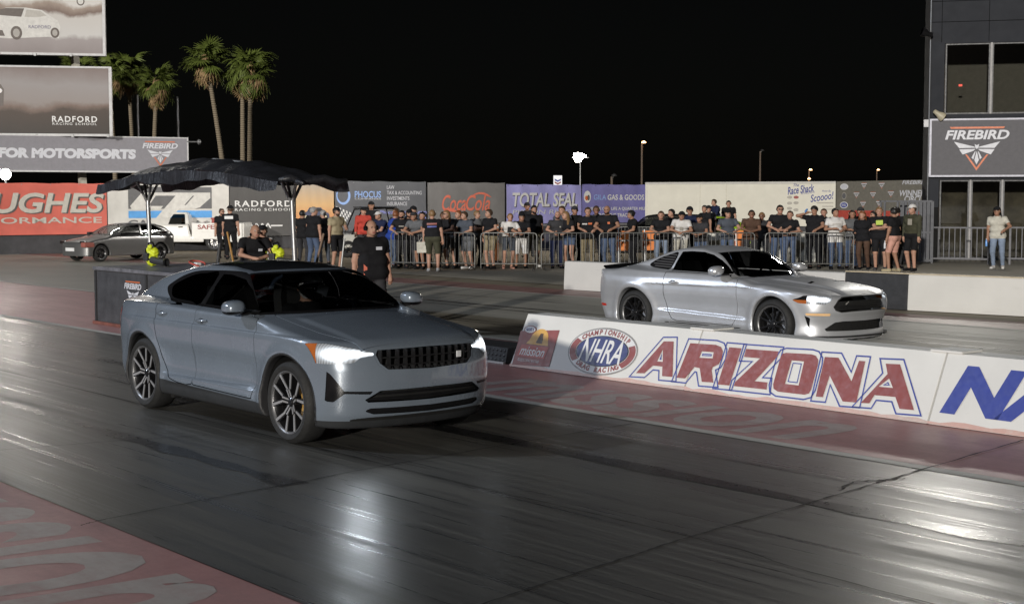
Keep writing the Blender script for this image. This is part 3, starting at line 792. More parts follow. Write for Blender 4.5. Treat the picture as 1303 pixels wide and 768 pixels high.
def carfront(f, u, z0, w, body, d):
    P = lambda pts: [(u+x*w, z0+z*w) for x, z in pts]
    poly_on(P([(-.5, .0), (-.5, .22), (-.46, .30), (-.30, .34), (-.20, .47), (.20, .47), (.30, .34), (.46, .30), (.5, .22), (.5, .0)]), f, body, d, 'printed_car')
    poly_on(P([(-.25, .345), (-.18, .45), (.18, .45), (.25, .345)]), f, M_KPRT, d+.006, 'printed_windscreen')
    poly_on(P([(-.44, .14), (-.44, .23), (.44, .23), (.44, .14)]), f, M_KPRT, d+.006, 'printed_grille')
    for s in (-1, 1): poly_on(P(ell(s*.33, .185, .075, .038, 14)), f, mat('print_lamp', (.6, .55, .40), .5), d+.010, 'printed_lamp')
carfront(f, 24*k, WL.z(283, 400), 36*k, mat('print_car_blue', (.07, .08, .14), .5), DP)
f, W, zb, zt = banner('banner', 425.5, 541, 231, 293, cloth('slate_banner', (.12, .125, .14)), 'slate grey banner listing LAW, TAX & ACCOUNTING, INVESTMENTS, INSURANCE')
k = W/115.5; M_LB = mat('print_light_blue', (.30, .45, .80), .6); M_VI = mat('print_violet', (.30, .32, .75), .6); zb_ = lambda y: WL.z(y, 483)
s = MB(); s.add([(p[0], -DP-.004, p[1]) for p in ell(10*k, zb_(249), .36, .40, 36)]+[(p[0], -DP-.004, p[1]) for p in ell(9.4*k, zb_(248.6), .27, .31, 36)], [(i, (i+1) % 36, (i+1) % 36+36, i+36) for i in range(36)]); s.build('ring_logo', M_LB, f)
text_on('PHOCUS', f, M_LB, 40.5*k, zb_(247.5), fit=(33*k, .30), d=DP, bold=.015, extrude=.001)
text_on('COMPANIES', f, M_LILA, 40.5*k, zb_(253), fit=(33*k, .07), d=DP, extrude=.001)
for i, (wd_, fw_) in enumerate((('LAW', 9.6), ('TAX & ACCOUNTING', 45), ('INVESTMENTS', 29), ('INSURANCE', 26))):
    text_on(wd_, f, M_LILA, (64.5+fw_/2)*k, zb_(238.2+7*i), fit=(fw_*k, .165), d=DP, bold=.008, extrude=.001)
text_on('Phocuscompanies.com', f, M_VI, 86*k, zb_(270.5), fit=(60*k, .21), d=DP, bold=.008, extrude=.001)
text_on('602 5  0200', f, M_VI, 93*k, zb_(278), fit=(44*k, .24), d=DP, bold=.008, extrude=.001)
for i in range(9):
    for j in range(5):
        if (i+j) % 2 == 0 and i+j < 10:
            x, z = (1+i*2.0)*k, zb_(262+j*3.6+i*.9); poly_on([(x, z), (x+2.0*k, z-.03), (x+2.3*k, z-.15), (x+.3*k, z-.12)], f, M_WPRT, DP, 'chequer')
f, W, zb, zt = banner('banner', 543, 641, 232.5, 284, cloth('grey_banner', (.19, .185, .185)), 'plain grey banner with coral red script soft-drink lettering')
k = W/98; M_COR = mat('print_coral', (.66, .17, .11), .6)
zc = WL.z(258, 590)
text_on('Coca', f, M_COR, 32.5*k, zc, fit=(30*k, .74), d=DP, shear=.30, bold=.012, extrude=.001)
text_on('Cola', f, M_COR, 63*k, zc, fit=(31*k, .74), d=DP, shear=.30, bold=.012, extrude=.001)
text_on('-', f, M_COR, 47.3*k, zc+.02, fit=(3*k, .07), d=DP, extrude=.001)
s = MB(); s.grid([[(x*k, -DP-.003, zc-.42+.09*math.sin((x-18)*.17)-th_), (x*k, -DP-.003, zc-.42+.09*math.sin((x-18)*.17)+th_)] for x, th_ in ((18, .0), (22, .05), (27, .07), (33, .06), (40, .05), (46, .01))]); s.build('script_swash', M_COR, f)
s = MB(); s.grid([[(x*k, -DP-.003, zc+.30+.16*math.sin((x-54)*.13)-th_), (x*k, -DP-.003, zc+.30+.16*math.sin((x-54)*.13)+th_)] for x, th_ in ((54, .0), (59, .04), (64, .045), (70, .05), (76, .05), (80, .01))]); s.build('script_swash', M_COR, f)
f, W, zb, zt = banner('banner', 643, 738, 235, 284, cloth('periwinkle_banner', (.38, .37, .72)), 'wrinkled periwinkle blue banner with TOTAL SEAL PISTON RINGS lettering', wav=.03)
k = W/95
text_on('TOTAL SEAL', f, mat('letter_shadow2', (.16, .14, .16), .6), 48.6*k, WL.z(254.6, 690), fit=(83*k, .70), d=DP+.02, shear=.16, bold=.028, extrude=.001)
text_on('TOTAL SEAL', f, M_WPRT, 47.8*k, WL.z(254, 690), fit=(82*k, .68), d=DP+.026, shear=.16, bold=.022, extrude=.001)
text_on('PISTON RINGS', f, M_LILA, 47*k, WL.z(269.5, 690), fit=(80*k, .21), d=DP+.02, shear=.1, bold=.006, extrude=.001)
f, W, zb, zt = banner('banner', 739, 819.5, 235, 283, cloth('violet_blue_banner', (.21, .20, .47)), 'violet blue banner with GILA GAS & GOODS lettering beside the white container')
k = W/80.5; zq = lambda y: WL.z(y, 780)
poly_on(ell(6.3*k, zq(250.5), .23, .30, 24), f, M_WPRT, DP, 'round_logo'); poly_on(ell(5.2*k, zq(252), .10, .12, 16), f, M_ORG, DP+.006, 'round_logo_mark'); poly_on(ell(7.6*k, zq(251.5), .08, .14, 16), f, M_GP, DP+.006, 'round_logo_mark')
text_on('GILA', f, M_LB, 22*k, zq(251), fit=(15.5*k, .26), d=DP, bold=.008, extrude=.001)
text_on('GAS & GOODS', f, M_WPRT, 55*k, zq(251), fit=(47*k, .28), d=DP, bold=.02, extrude=.001)
text_on('"WE LIVE OUR LIFE A QUARTER MILE', f, M_WPRT, 43*k, zq(265.6), fit=(76*k, .19), d=DP, bold=.014, extrude=.001)
text_on('FROM THE TRACK..."', f, M_WPRT, 42*k, zq(273.5), fit=(46*k, .19), d=DP, bold=.014, extrude=.001)

# ---------------------------------------------------------------- white container and the winners' backdrop
CL = Line(820, 74, 1063, 70)
f = CL.frame('shipping_container', 820.5, 0, 0); W = CL.u(1062)-CL.u(820.5); zt = CL.z(231.5, 940); zb = CL.z(287, 940)
s = MB(); s.box(0, W, .05, 2.4, zb, zt); s.build('box', mat('cream_container', (.60, .58, .50), .55, var=.06, scale=1.2), f)
s = MB(); s.box(-.05, W+.05, .0, 2.45, .0, zb-.01); s.build('plinth', mat('dark_plinth', (.05, .05, .055), .8), f)
for x in (0, W*.29, W*.43, W-.1):
    s = MB(); s.box(x, x+.09, .02, .05, zb, zt); s.build('seam_strip', mat('cream_container', (.60, .58, .50)), f)
s = MB(); s.box(0, W, .0, .05, zt-.10, zt); s.build('top_rail', mat('cream_rail', (.46, .45, .42), .5), f)
k = W/241.5; Xc = lambda px: (px-820.5)*k; Zc = lambda py: CL.z(py, 1020)
M_INK = mat('print_ink_blue', (.03, .045, .22), .6); M_FAINT = mat('print_faint', (.36, .34, .30), .6)
text_on('The', f, M_INK, Xc(1014), Zc(235.5), fit=(Xc(1018)-Xc(1011), .14), d=-.045, shear=.3, bold=.01, extrude=.001)
text_on('Race Shack', f, M_INK, Xc(1019.5), Zc(241), fit=(Xc(1036)-Xc(1003), .38), d=-.045, shear=.3, bold=.02, extrude=.001).rotation_euler = (math.pi/2, R(-7), 0)
text_on('THE SPORTS PHOTO', f, M_INK, Xc(1028), Zc(245.6), fit=(Xc(1036)-Xc(1019), .09), d=-.045, shear=.2, extrude=.001).rotation_euler = (math.pi/2, R(-7), 0)
text_on('Scoooo!', f, M_INK, Xc(1045.5), Zc(250.5), fit=(Xc(1060)-Xc(1031), .36), d=-.045, shear=.35, bold=.015, extrude=.001).rotation_euler = (math.pi/2, R(-9), 0)
text_on('Point By', f, M_INK, Xc(1051), Zc(243.5), fit=(Xc(1056)-Xc(1045), .12), d=-.045, shear=.3, extrude=.001)
for i, (px, py) in enumerate(((1006, 251), (1014, 251), (1006, 258.5), (1014, 258), (1006, 265), (1014, 267))):
    poly_on(ell(Xc(px), Zc(py), .13, .075, 14), f, (M_FAINT, M_BRED, M_FAINT, M_FAINT, M_FAINT, M_FAINT)[i], -.045, 'small_logo')
for py, a, b in ((258, 1039, 1060), (262.5, 1046, 1060), (266, 1048, 1060)):
    s = MB(); s.box(Xc(a), Xc(b), .040, .048, Zc(py)-.025, Zc(py)+.025); s.build('fine_print', M_FAINT, f)
tag(f, 'long cream shipping container with blue script lettering at its right end', 'container')
DLn = Line(1063, 66, 1185, 60)
f = DLn.frame('backdrop', 1063.5, 0, 0); W = DLn.u(1200)-DLn.u(1063.5); zt = DLn.z(230, 1120); zb = DLn.z(268, 1120); k = W/136.5
Xd = lambda px: (px-1063.5)*k; Zd = lambda py: DLn.z(py, 1120)
s = MB(); s.box(0, W, 0, .12, 0, zt); s.build('board', mat('olive_grey_board', (.17, .16, .135), .7, var=.15), f)
s = MB(); s.box(.02, W, -.03, -.002, .9, zb); s.build('red_skirt', mat('red_skirt', (.45, .07, .05), .7, var=.25, scale=8), f)
text_on('FIREBIRD', f, M_LILA, Xd(1164), Zd(232.8), fit=(Xd(1178)-Xd(1150), .16), d=.006, shear=.2, bold=.014, extrude=.001)
text_on('WINNERS', f, M_LILA, Xd(1164), Zd(246), fit=(Xd(1181)-Xd(1147), .26), d=.006, shear=.2, bold=.02, extrude=.001)
text_on('CIRCLE', f, M_LILA, Xd(1166), Zd(253), fit=(Xd(1179)-Xd(1153), .24), d=.006, shear=.2, bold=.02, extrude=.001)
for px, py in ((1101, 236), (1124, 236), (1091, 248), (1113, 248), (1136, 247), (1100, 260), (1121, 259)):
    firebird(f, Xd(px), Zd(py), .40, .004, False)
    s = MB(); s.box(Xd(px)-.20, Xd(px)+.20, -.008, -.004, Zd(py)+.06, Zd(py)+.10); s.build('emblem_bar', M_LILA, f)
for px, py, a, b, m in ((1074, 237, .30, .14, M_WPRT), (1074, 249, .17, .17, M_FAINT), (1074, 261, .30, .15, M_WPRT)):
    poly_on(ell(Xd(px), Zd(py), a, b, 24), f, m, .004, 'sponsor_oval'); poly_on(ell(Xd(px), Zd(py), a*.82, b*.74, 24), f, (M_LILA, M_GP, M_BBLU)[(237, 249, 261).index(py)], .010, 'sponsor_oval')
text_on('NHRA', f, M_WPRT, Xd(1074), Zd(261), fit=(.34, .13), d=.016, shear=.2, extrude=.001)
tag(f, 'olive grey winners circle backdrop with rows of pale bird emblems', 'backdrop')

# ---------------------------------------------------------------- control tower at the right
TL = Line(1179, 50.5, 1420, 49.0)
f = TL.frame('control_tower', 1179.5, 0, 0); TW = 8.5; k = 50.5/F_
M_TOW = mat('dark_grey_cladding', (.034, .036, .042), .85, spec=.12, var=.12, scale=1.2, bump=.05)
Xt = lambda px: TL.u(px)-TL.u(1179.5); Zt = lambda py: TL.z(py, 1240)
M_TWG = glass_mat('tower_window_glass', .62, .03); M_MUL = mat('window_mullion', (.26, .25, .25), .5)
zA, zB, zC, zD, zE = Zt(330), Zt(226), Zt(152), Zt(56), Zt(-60)
def wall_with_hole(x0, x1, z0, z1, hx0, hx1, hz0, hz1, nm):
    for a, b, c, d in ((x0, hx0, z0, z1), (hx1, x1, z0, z1), (hx0, hx1, z0, hz0), (hx0, hx1, hz1, z1)):
        if b-a > .01 and d-c > .01: s = MB(); s.box(a, b, 0, .25, c, d); s.build(nm, M_TOW, f)
wall_with_hole(0, TW, zC-.15, zE, Xt(1197), TW-.3, Zt(146), Zt(57), 'upper_wall')
wall_with_hole(0, TW, 0, Zt(221), Xt(1193), TW-.3, Zt(329), Zt(229), 'lower_wall')
s = MB(); s.box(0, TW, .30, 7, 0, .02); s.box(0, .2, .25, 7, 0, zE); s.box(TW-.2, TW, .25, 7, 0, zE); s.box(0, TW, 6.8, 7, 0, zE); s.build('side_and_back_wall', M_TOW, f)
s = MB(); s.box(.2, TW-.2, .3, 6.8, zB-.1, zB+.1); s.build('upper_floor', mat('office_floor', (.12, .11, .10), .8), f)
s = MB(); s.box(0, TW, 0, 7, zE, zE+.2); s.build('roof', M_TOW, f)
s = MB(); s.box(.4, TW-.4, 3.0, 3.1, zB+.1, zE-.1); s.build('office_partition', mat('office_wall', (.40, .34, .27), .8), f)
s = MB(); s.box(.8, TW-.6, 1.0, 1.7, zB+.55, zB+.62); s.build('office_desk', mat('desk_brown', (.14, .08, .05), .6), f)
for x in (1.9, 3.4): s = MB(); s.box(x, x+.5, 1.2, 1.25, zB+.68, zB+1.05); s.box(x+.2, x+.3, 1.2, 1.3, zB+.6, zB+.7); s.build('monitor', M_BLACK, f)
s = MB(); s.box(1.0, 1.12, 1.1, 1.14, Zt(108), Zt(105.5)); s.build('status_light', mat('red_led', (.6, .05, .03), .4, emit=(1, .12, .08), es=3.0), f)
def win(x0, x1, z0, z1, nm):
    s = MB(); s.box(x0, x1, .10, .12, z0, z1); p = s.build('window_pane', M_TWG, f)
    e = MB()
    for a, b, c, d in ((x0, x1, z0, z0+.05), (x0, x1, z1-.05, z1), (x0, x0+.05, z0+.05, z1-.05), (x1-.05, x1, z0+.05, z1-.05)): e.box(a, b, .06, .15, c, d)
    e.build('window_frame', mat('dark_window_frame', (.05, .05, .055), .5), p)
xs = [Xt(1197), Xt(1256), Xt(1318), TW-.3]
for a, b in zip(xs, xs[1:]): win(a+.03, b-.03, Zt(146), Zt(57), 'w')
for a in xs[1:3]: s = MB(); s.box(a-.035, a+.035, -.02, .14, Zt(146), Zt(57)); s.build('mullion', M_MUL, f)
xs = [Xt(1193), Xt(1233), Xt(1273.5), Xt(1318), TW-.3]
for a, b in zip(xs, xs[1:]): win(a+.03, b-.03, Zt(329), Zt(229), 'w')
for a in xs[1:4]: s = MB(); s.box(a-.03, a+.03, -.02, .14, Zt(329), Zt(229)); s.build('mullion', M_MUL, f)
s = MB(); s.box(.3, TW-.3, 2.6, 2.7, .02, zB-.1); s.build('lobby_back_wall', mat('lobby_wall', (.28, .22, .15), .8, var=.5, scale=2), f)
s = MB(); s.tube([(-.02, -.06, 0), (-.02, -.06, zE)], .02, 8); s.build('corner_conduit', M_STEEL, f)
for z in (Zt(30), Zt(4), Zt(-25)):
    s = MB(); s.box(.0, TW, -.006, .0, z-.012, z+.012); s.build('cladding_joint', mat('joint_dark', (.010, .010, .011), .95, spec=.05), f)
for x in (.35, 1.9, 3.5, 5.1):
    s = MB(); s.box(x-.01, x+.01, -.007, .0, Zt(56)+.02, zE); s.build('cladding_joint', mat('joint_dark', (.010, .010, .011), .95, spec=.05), f)
tag(f, 'dark grey control tower with tall windows at the right edge', 'building')
sg_ = TL.frame('tower_sign', 1179.5, .22, 0)
s = MB(); s.box(0, TW, 0, .2, zB+.02, zC); s.build('sign_panel', mat('sign_grey', (.13, .127, .137), .7, var=.07, spec=.2), sg_)
for a, b, c, d in ((0, TW, zC-.06, zC), (0, TW, zB+.02, zB+.08), (0, .07, zB+.08, zC-.06), (TW-.07, TW, zB+.08, zC-.06)):
    s = MB(); s.box(a, b, -.03, .0, c, d); s.build('sign_frame', mat('sign_frame_lilac', (.52, .52, .60), .5), sg_)
firebird(sg_, Xt(1239.5), Zt(188), Xt(1281)-Xt(1200), .006)
tag(sg_, 'wide grey sign with the bird emblem across the tower front', 'sign')
for nm, px, py, m, lab in (('flood_lamp', 1174, 47, M_BLACK, 'black swivel lamp on a bracket high on the tower corner'), ('flood_lamp', 1190, 147, mat('cream_lamp', (.42, .38, .28), .5), 'small cream flood lamp just above the tower sign')):
    o = TL.frame(nm, px, .35, TL.z(py, px)); s = MB(); s.lathe([(.03, -.2), (.07, -.18), (.09, -.02), (.15, .10), (.16, .20), (.13, .21)], 14, 'x'); h_ = s.build('lamp_head', m, o, 40); h_.rotation_euler = (0, R(200 if px < 1180 else 35), R(20))
    s = MB(); s.tube([(0, .0, 0), (.12, .18, .05), (.2, .36, .05)], .02, 6); s.build('bracket', m, o)
    s = MB(); s.lathe([(.001, .195), (.13, .20)], 14, 'x'); s.build('lens', M_LENS, h_)
    tag(o, lab, 'lamp')
o = TL.frame('junction_box', 1174.5, .02, TL.z(158, 1175)); s = MB(); s.box(-.06, .10, -.08, 0, -.13, .13); s.build('box', mat('pale_box', (.50, .50, .52), .5), o, bevel=.01); s = MB(); s.tube([(.1, -.04, 0), (.2, -.03, 0)], .015, 6); s.build('conduit', M_STEEL, o); tag(o, 'small pale junction box on the tower corner beside the sign', 'junction box')
# railing before the tower, two runs meeting at a post, and the dark gate at its left end
RL = Line(1188, 47.2, 1330, 45.8)
def railing(p0, p1, label):
    f = RL.frame('railing', p0, 0, 0); W = RL.u(p1)-RL.u(p0); pc = (p0+p1)/2; zt = RL.z(289.5, pc); zb = RL.z(329, pc)
    m = mat('railing_grey', (.085, .085, .095), .5, .3)
    for z in (zt, zb): s = MB(); s.box(0, W, -.025, .025, z-.025, z+.025); s.build('rail', m, f)
    n = int(W/.165); me = None
    for i in range(n+1):
        if me is None: s = MB(); s.box(-.014, .014, -.014, .014, zb, zt); me = s.mesh('bar', m)
        o = bpy.data.objects.new('bar', me); link(o, f); o.location = (.02+(W-.04)*i/n, 0, 0)
    for x in (.0, W): s = MB(); s.box(x-.03, x+.03, -.03, .03, 0, zt+.02); s.build('post', m, f)
    tag(f, label, 'railing', 'tower railings')
railing(1186, 1258, 'grey barred railing before the tower, left of the person in jeans'); railing(1285, 1330, 'grey barred railing before the tower at the right edge')
f = RL.frame('steel_gate', 1147, .1, 0); m = mat('dark_gate_steel', (.06, .062, .07), .5, .4)
zt = RL.z(256, 1160); Wg = RL.u(1186)-RL.u(1147)
for i in range(9): s = MB(); s.box(Wg*i/8-.05, Wg*i/8+.05, -.02, .02, .05, zt); s.build('upright', m, f)
for z in (.1, zt*.5, zt): s = MB(); s.box(0, Wg, -.03, .03, z-.03, z+.03); s.build('crossbar', m, f)
s = MB(); s.grid([[(Wg, y, z) for z in (0.05, zt*.9)] for y in (0, 1.4)]); s.build('side_screen', m, f)
tag(f, 'dark slatted steel gate beside the tower corner', 'gate')
f = RL.frame('scaffold', 1128, 1.2, 0)
for x in (0, RL.u(1133)-RL.u(1128), RL.u(1149)-RL.u(1128), RL.u(1156)-RL.u(1128)):
    s = MB(); s.box(x-.03, x+.03, -.03, .03, 0, RL.z(255, 1140)); s.build('upright', m, f)
s = MB(); s.box(-.05, .9, -.03, .03, RL.z(255, 1140)-.05, RL.z(255, 1140)); s.build('header', m, f)
tag(f, 'thin steel scaffold frame behind the man with crossed arms', 'frame')

# ---------------------------------------------------------------- hoardings on the left
HL_ = Line(-200, 62, 145, 64)
M_POST = mat('cream_post', (.42, .40, .34), .6, var=.1); M_FRM = mat('white_frame', (.55, .55, .56), .5)
def hoarding(p1, y0, y1, m, label, p0=-150):
    f = HL_.frame('billboard', p0, 0, 0); W = HL_.u(p1)-HL_.u(p0); pc = 90; zt, zb = HL_.z(y0, pc), HL_.z(y1, pc)
    s = MB(); s.box(0, W, 0, .10, zb, zt); s.build('poster', m, f)
    for a, b, c, d in ((-.1, W+.12, zb-.10, zb), (-.1, W+.12, zt, zt+.08), (W, W+.12, zb, zt)): s = MB(); s.box(a, b, -.04, .30, c, d); s.build('frame', M_FRM, f)
    for x in np.arange(.5, W, 1.5): s = MB(); s.box(x-.05, x+.05, -.08, -.04, zb-.14, zb-.02); s.build('clip', M_STEEL, f)
    tag(f, label, 'billboard', 'billboards on the left posts'); return f, W, zb, zt, lambda px: HL_.u(px)-HL_.u(p0), lambda py: HL_.z(py, pc)
def smoke_print(name, stops, sc=3):
    t = NT(name); c = t.node('ShaderNodeTexCoord'); sp = t.node('ShaderNodeSeparateXYZ'); t.l.new(c.outputs['Generated'], sp.inputs[0])
    n = t.noise(t.coord((3, 1, 1), 'Generated'), sc, 6, .6)
    f = t.math('ADD', sp.outputs['Z'], t.math('MULTIPLY', t.math('SUBTRACT', n, .5), .35)); t.to(t.ramp(f, stops), 'Base Color'); t.set(Roughness=.55); return t.m
f, W, zb, zt, X, Z = hoarding(136, -66, 70, smoke_print('drift_print', [(.0, (.24, .21, .21)), (.13, (.30, .27, .27)), (.17, (.52, .51, .50)), (.36, (.50, .48, .46)), (.40, (.16, .11, .09)), (.46, (.30, .24, .20)), (.50, (.58, .56, .54)), (1, (.60, .59, .57))], 1.2), 'upper billboard with a pale drifting saloon car')
M_PCAR = mat('print_pale_car', (.58, .57, .55), .5); M_PDK = mat('print_shade', (.10, .08, .07), .5)
P = lambda pts: [(X(a), Z(b)) for a, b in pts]
poly_on(P([(-60, 50), (0, 52), (20, 53), (36, 52), (70, 50), (81, 52), (83, 38), (80, 30), (70, 24), (60, 17), (40, 14.5), (15, 15), (0, 22), (-30, 25), (-60, 30)]), f, M_PCAR, .004, 'printed_car')
poly_on(P([(0, 24), (6, 18), (15, 15.5), (38, 15.5), (34, 26), (16, 25)]), f, M_PDK, .010, 'printed_windscreen')
poly_on(P([(38, 26), (41, 17), (58, 18), (66, 24), (55, 26)]), f, mat('print_window', (.42, .40, .37), .5), .010, 'printed_side_window')
for a, b, rr_ in ((27.5, 46, 8.5), (76, 45, 6.5)):
    poly_on(P(ell(a, b, rr_*.85, rr_, 20)), f, M_PDK, .012, 'printed_wheel'); poly_on(P(ell(a, b, rr_*.5, rr_*.62, 20)), f, mat('print_hub', (.35, .33, .31), .5), .016, 'printed_hub')
poly_on(P([(2, 43), (10, 43), (13, 50), (6, 50)]), f, M_PDK, .010, 'printed_intake')
text_on('RADFORD', f, mat('print_lilac', (.20, .19, .26), .5), X(57), Z(38), fit=(X(70)-X(42), .14), d=.014, bold=.01, extrude=.001)
text_on('STREET LEGAL', f, M_PDK, X(70), Z(2), fit=(X(87)-X(53), .16), d=.006, bold=.02, extrude=.001)
poly_on(P(ell(109, 5, 5, 5.5, 20)), f, M_PDK, .004, 'round_logo'); poly_on(P(ell(109, 5, 3.6, 4, 20)), f, M_PCAR, .008, 'round_logo')
poly_on(P(ell(11, 1, 11, 4, 20)), f, M_PDK, .004, 'oval_logo')
f, W, zb, zt, X, Z = hoarding(142.5, 88.5, 171, smoke_print('smoke_print', [(.0, (.035, .028, .024)), (.34, (.06, .042, .032)), (.42, (.17, .12, .10)), (.50, (.26, .23, .22)), (.74, (.28, .26, .26)), (1, (.19, .15, .14))], 1.6), 'lower billboard with brown smoke and RADFORD RACING SCHOOL lettering')
text_on('RADFORD', f, M_WPRT, X(98.5), Z(152.5), fit=(X(127)-X(70), .26), d=.006, bold=.02, extrude=.001, space=1.25)
text_on('RACING SCHOOL', f, M_WPRT, X(98.5), Z(158.5), fit=(X(127)-X(71), .10), d=.006, bold=.006, extrude=.001, space=1.3)
poly_on(P([(-40, 137), (9, 137), (10, 116), (6, 110), (-40, 106)]), f, mat('print_dark_car', (.12, .10, .09), .5), .004, 'printed_car')
poly_on(P(ell(4, 118, 4, 3, 14)), f, M_WPRT, .010, 'printed_lamp')
HL2 = Line(-200, 60, 245, 66)
f = HL2.frame('long_sign', -150, 0, 0); W = HL2.u(240)-HL2.u(-150); X = lambda px: HL2.u(px)-HL2.u(-150); Z = lambda py: HL2.z(py, 120)
s = MB(); zt, zb = Z(175), Z(217.5); s.box(0, W, 0, .12, zb, zt); s.build('panel', mat('grey_sign_panel', (.24, .235, .26), .55, var=.08), f)
for a, b, c, d in ((0, W, zb-.07, zb), (0, W, zt, zt+.05), (W, W+.06, zb-.07, zt+.05)): s = MB(); s.box(a, b, -.02, .16, c, d); s.build('frame', M_FRM, f)
text_on('FOR MOTORSPORTS', f, M_LILA, X(89.5), Z(196), fit=(X(177)-X(3), .44), d=.006, bold=.065, extrude=.001, shear=.06)
firebird(f, X(206), Z(194), X(228)-X(183), .006)
s = MB(); s.tube([(W, 0, Z(179)), (W+.45, -.05, Z(179))], .03, 8); s.lathe([(.001, W+.62), (.10, W+.60), (.13, W+.52), (.06, W+.45)], 12, 'x'); h_ = MB()
o = MB(); o.tube([(W, 0, Z(179)), (W+.45, -.05, Z(179))], .03, 8); o.build('lamp_arm', M_STEEL, f); o = MB(); o.lathe([(.001, .17), (.10, .15), (.13, .07), (.06, 0)], 12, 'x'); q = o.build('lamp_head', M_STEEL, f, 40); q.location = (W+.45, -.05, Z(179))
tag(f, 'long grey sign reading FOR MOTORSPORTS below the billboards', 'sign')
f = empty('billboard_post', at(110, 65.2))
s = MB(); lean = at(94, 65.2)-at(110, 65.2); s.bar((.25*-lean.x*0, 0, 0), (lean.x*.9, lean.y*.9, zz(-66, 63.2)), .28, .28); s.build('post', M_POST, f); s = MB(); s.box(-.35, .35, -.35, .35, 0, .15); s.build('footing', M_CONG, f)
tag(f, 'leaning cream post holding up the two billboards', 'post')
f = empty('billboard_post', at(-60, 65.2)); s = MB(); s.box(-.14, .14, -.14, .14, .15, zz(-66, 63)); s.build('post', M_POST, f); s = MB(); s.box(-.35, .35, -.35, .35, 0, .15); s.build('footing', M_CONG, f); tag(f, 'cream post at the far end of the billboards', 'post')
for px, yt in ((179, 123), (229.5, 126)):
    o = empty('flag_pole', at(px, 70)); s = MB(); s.tube([(0, 0, 0), (-.05, 0, zz(yt, 70))], [.06, .045], 8); s.build('pole', mat('pale_pole', (.50, .50, .52), .5), o); s = MB(); s.lathe([(.001, .07), (.05, .04), (.035, 0)], 10, 'z'); q = s.build('finial', M_STEEL, o); q.location = (-.05, 0, zz(yt, 70)); tag(o, 'thin pale pole above the long sign, ' + ('beside the short palms' if px < 200 else 'just left of the tall palms'), 'pole')

# ---------------------------------------------------------------- lamps: masts, far lights
def flood_mast(px, D, h, heads, label, power, size=.55, lit=True, aim=Vector((-12, 10, 0)), pole=True, spread=140, warm=(1, .93, .80)):
    p = at(px, D); o = empty('floodlight_mast', p); d = (aim-p); rz = math.atan2(d.y, d.x)+math.pi/2; o.rotation_euler = (0, 0, rz)
    s = MB(); s.tube([(0, 0, 0), (0, 0, h)], [.16, .08], 10); s.build('pole', M_STEEL, o, 60)
    s = MB(); s.bar((-1.2, 0, h), (1.2, 0, h), .08, .08); s.build('cross_arm', M_STEEL, o)
    el = math.atan2(h, d.length)
    for i, (hx, hz) in enumerate(heads):
        hd = MB(); hd.lathe([(.10, .30), (size*.30, .18), (size*.5, 0), (size*.5, -.05)], 16); q = hd.build('lamp_head', M_PLAS, o, 40); q.location = (hx, 0, h+hz); q.rotation_euler = (el, 0, 0)
        l = MB(); l.lathe([(.001, -.01), (size*.48, -.01)], 16); ln = l.build('lamp_lens', mat('lamp_on_'+label[:8], (1, 1, 1), .3, emit=warm, es=power), q)
    tag(o, label, 'floodlight'); return o, p, h
def lamp_light(name, o, loc, w, h_, watts, col, aim, spread=150):
    ld = bpy.data.lights.new(name, 'AREA'); ld.shape = 'RECTANGLE'; ld.size = w; ld.size_y = h_; ld.energy = watts; ld.color = col; ld.spread = R(spread)
    l = bpy.data.objects.new(name, ld); link(l, o); l['label'] = 'light of the lamp'
    wl_ = Vector(aim)-(o.matrix_world @ Vector(loc) if False else Vector(o.location)+Matrix.Rotation(o.rotation_euler.z, 3, 'Z') @ Vector(loc))
    q = wl_.to_track_quat('-Z', 'Y'); l.rotation_euler = (Matrix.Rotation(-o.rotation_euler.z, 3, 'Z') @ q.to_matrix()).to_euler(); l.location = loc
    return l
o, p, h = flood_mast(738, 210, zz(201, 210), [(-.75, .45), (-.30, .48), (-.75, 0), (-.30, 0), (.15, .40), (.60, .22), (.15, -.05), (-.52, -.42), (-.08, -.42)], 'bright far floodlight cluster above the banners', 90.0, .50)
lamp_light('far_floodlight', o, (0, -.4, h+.2), 3, 2, 3000, (1, .93, .80), (-12, 12, 0), 90)
# assumed floodlight banks out of view, placed for the glints on the lane
o = TL.frame('assumed_roof_floodlight', 1218, .1, zE+.2); s = MB(); s.bar((-.9, 0, .35), (.9, 0, .35), .07, .07); s.build('cross_arm', M_STEEL, o)
for hx in (-.7, 0, .7): s = MB(); s.lathe([(.10, .30), (.18, .18), (.30, 0), (.30, -.05)], 16); q = s.build('lamp_head', M_PLAS, o, 40); q.location = (hx, -.1, .45); q.rotation_euler = (R(25), 0, 0)
s = MB(); s.tube([(0, 0, 0), (0, 0, .4)], .05, 8); s.build('bracket', M_STEEL, o)
tag(o, 'assumed floodlight bank, out of view on the control tower roof', 'floodlight')
lamp_light('added_wall_fill', o, (-.7, -.5, .45), .6, .5, 900, (1, .95, .88), (-54, 28, 2), 70)  # extra beam added to the roof bank to brighten the banner wall
lamp_light('assumed_tower_beam', o, (0, -.45, .45), 1.6, .5, 260, (1, .96, .88), (-7, 8, 0), 120)  # beam of the assumed roof bank, added for the glint on the lane
o = HL_.frame('assumed_billboard_floodlight', 5, .3, zz(-66, 62)+.3); s = MB(); s.bar((-.9, 0, .3), (.9, 0, .3), .07, .07); s.build('cross_arm', M_STEEL, o)
for hx in (-.7, 0, .7): s = MB(); s.lathe([(.10, .30), (.18, .18), (.30, 0), (.30, -.05)], 16); q = s.build('lamp_head', M_PLAS, o, 40); q.location = (hx, -.1, .4); q.rotation_euler = (R(25), 0, 0)
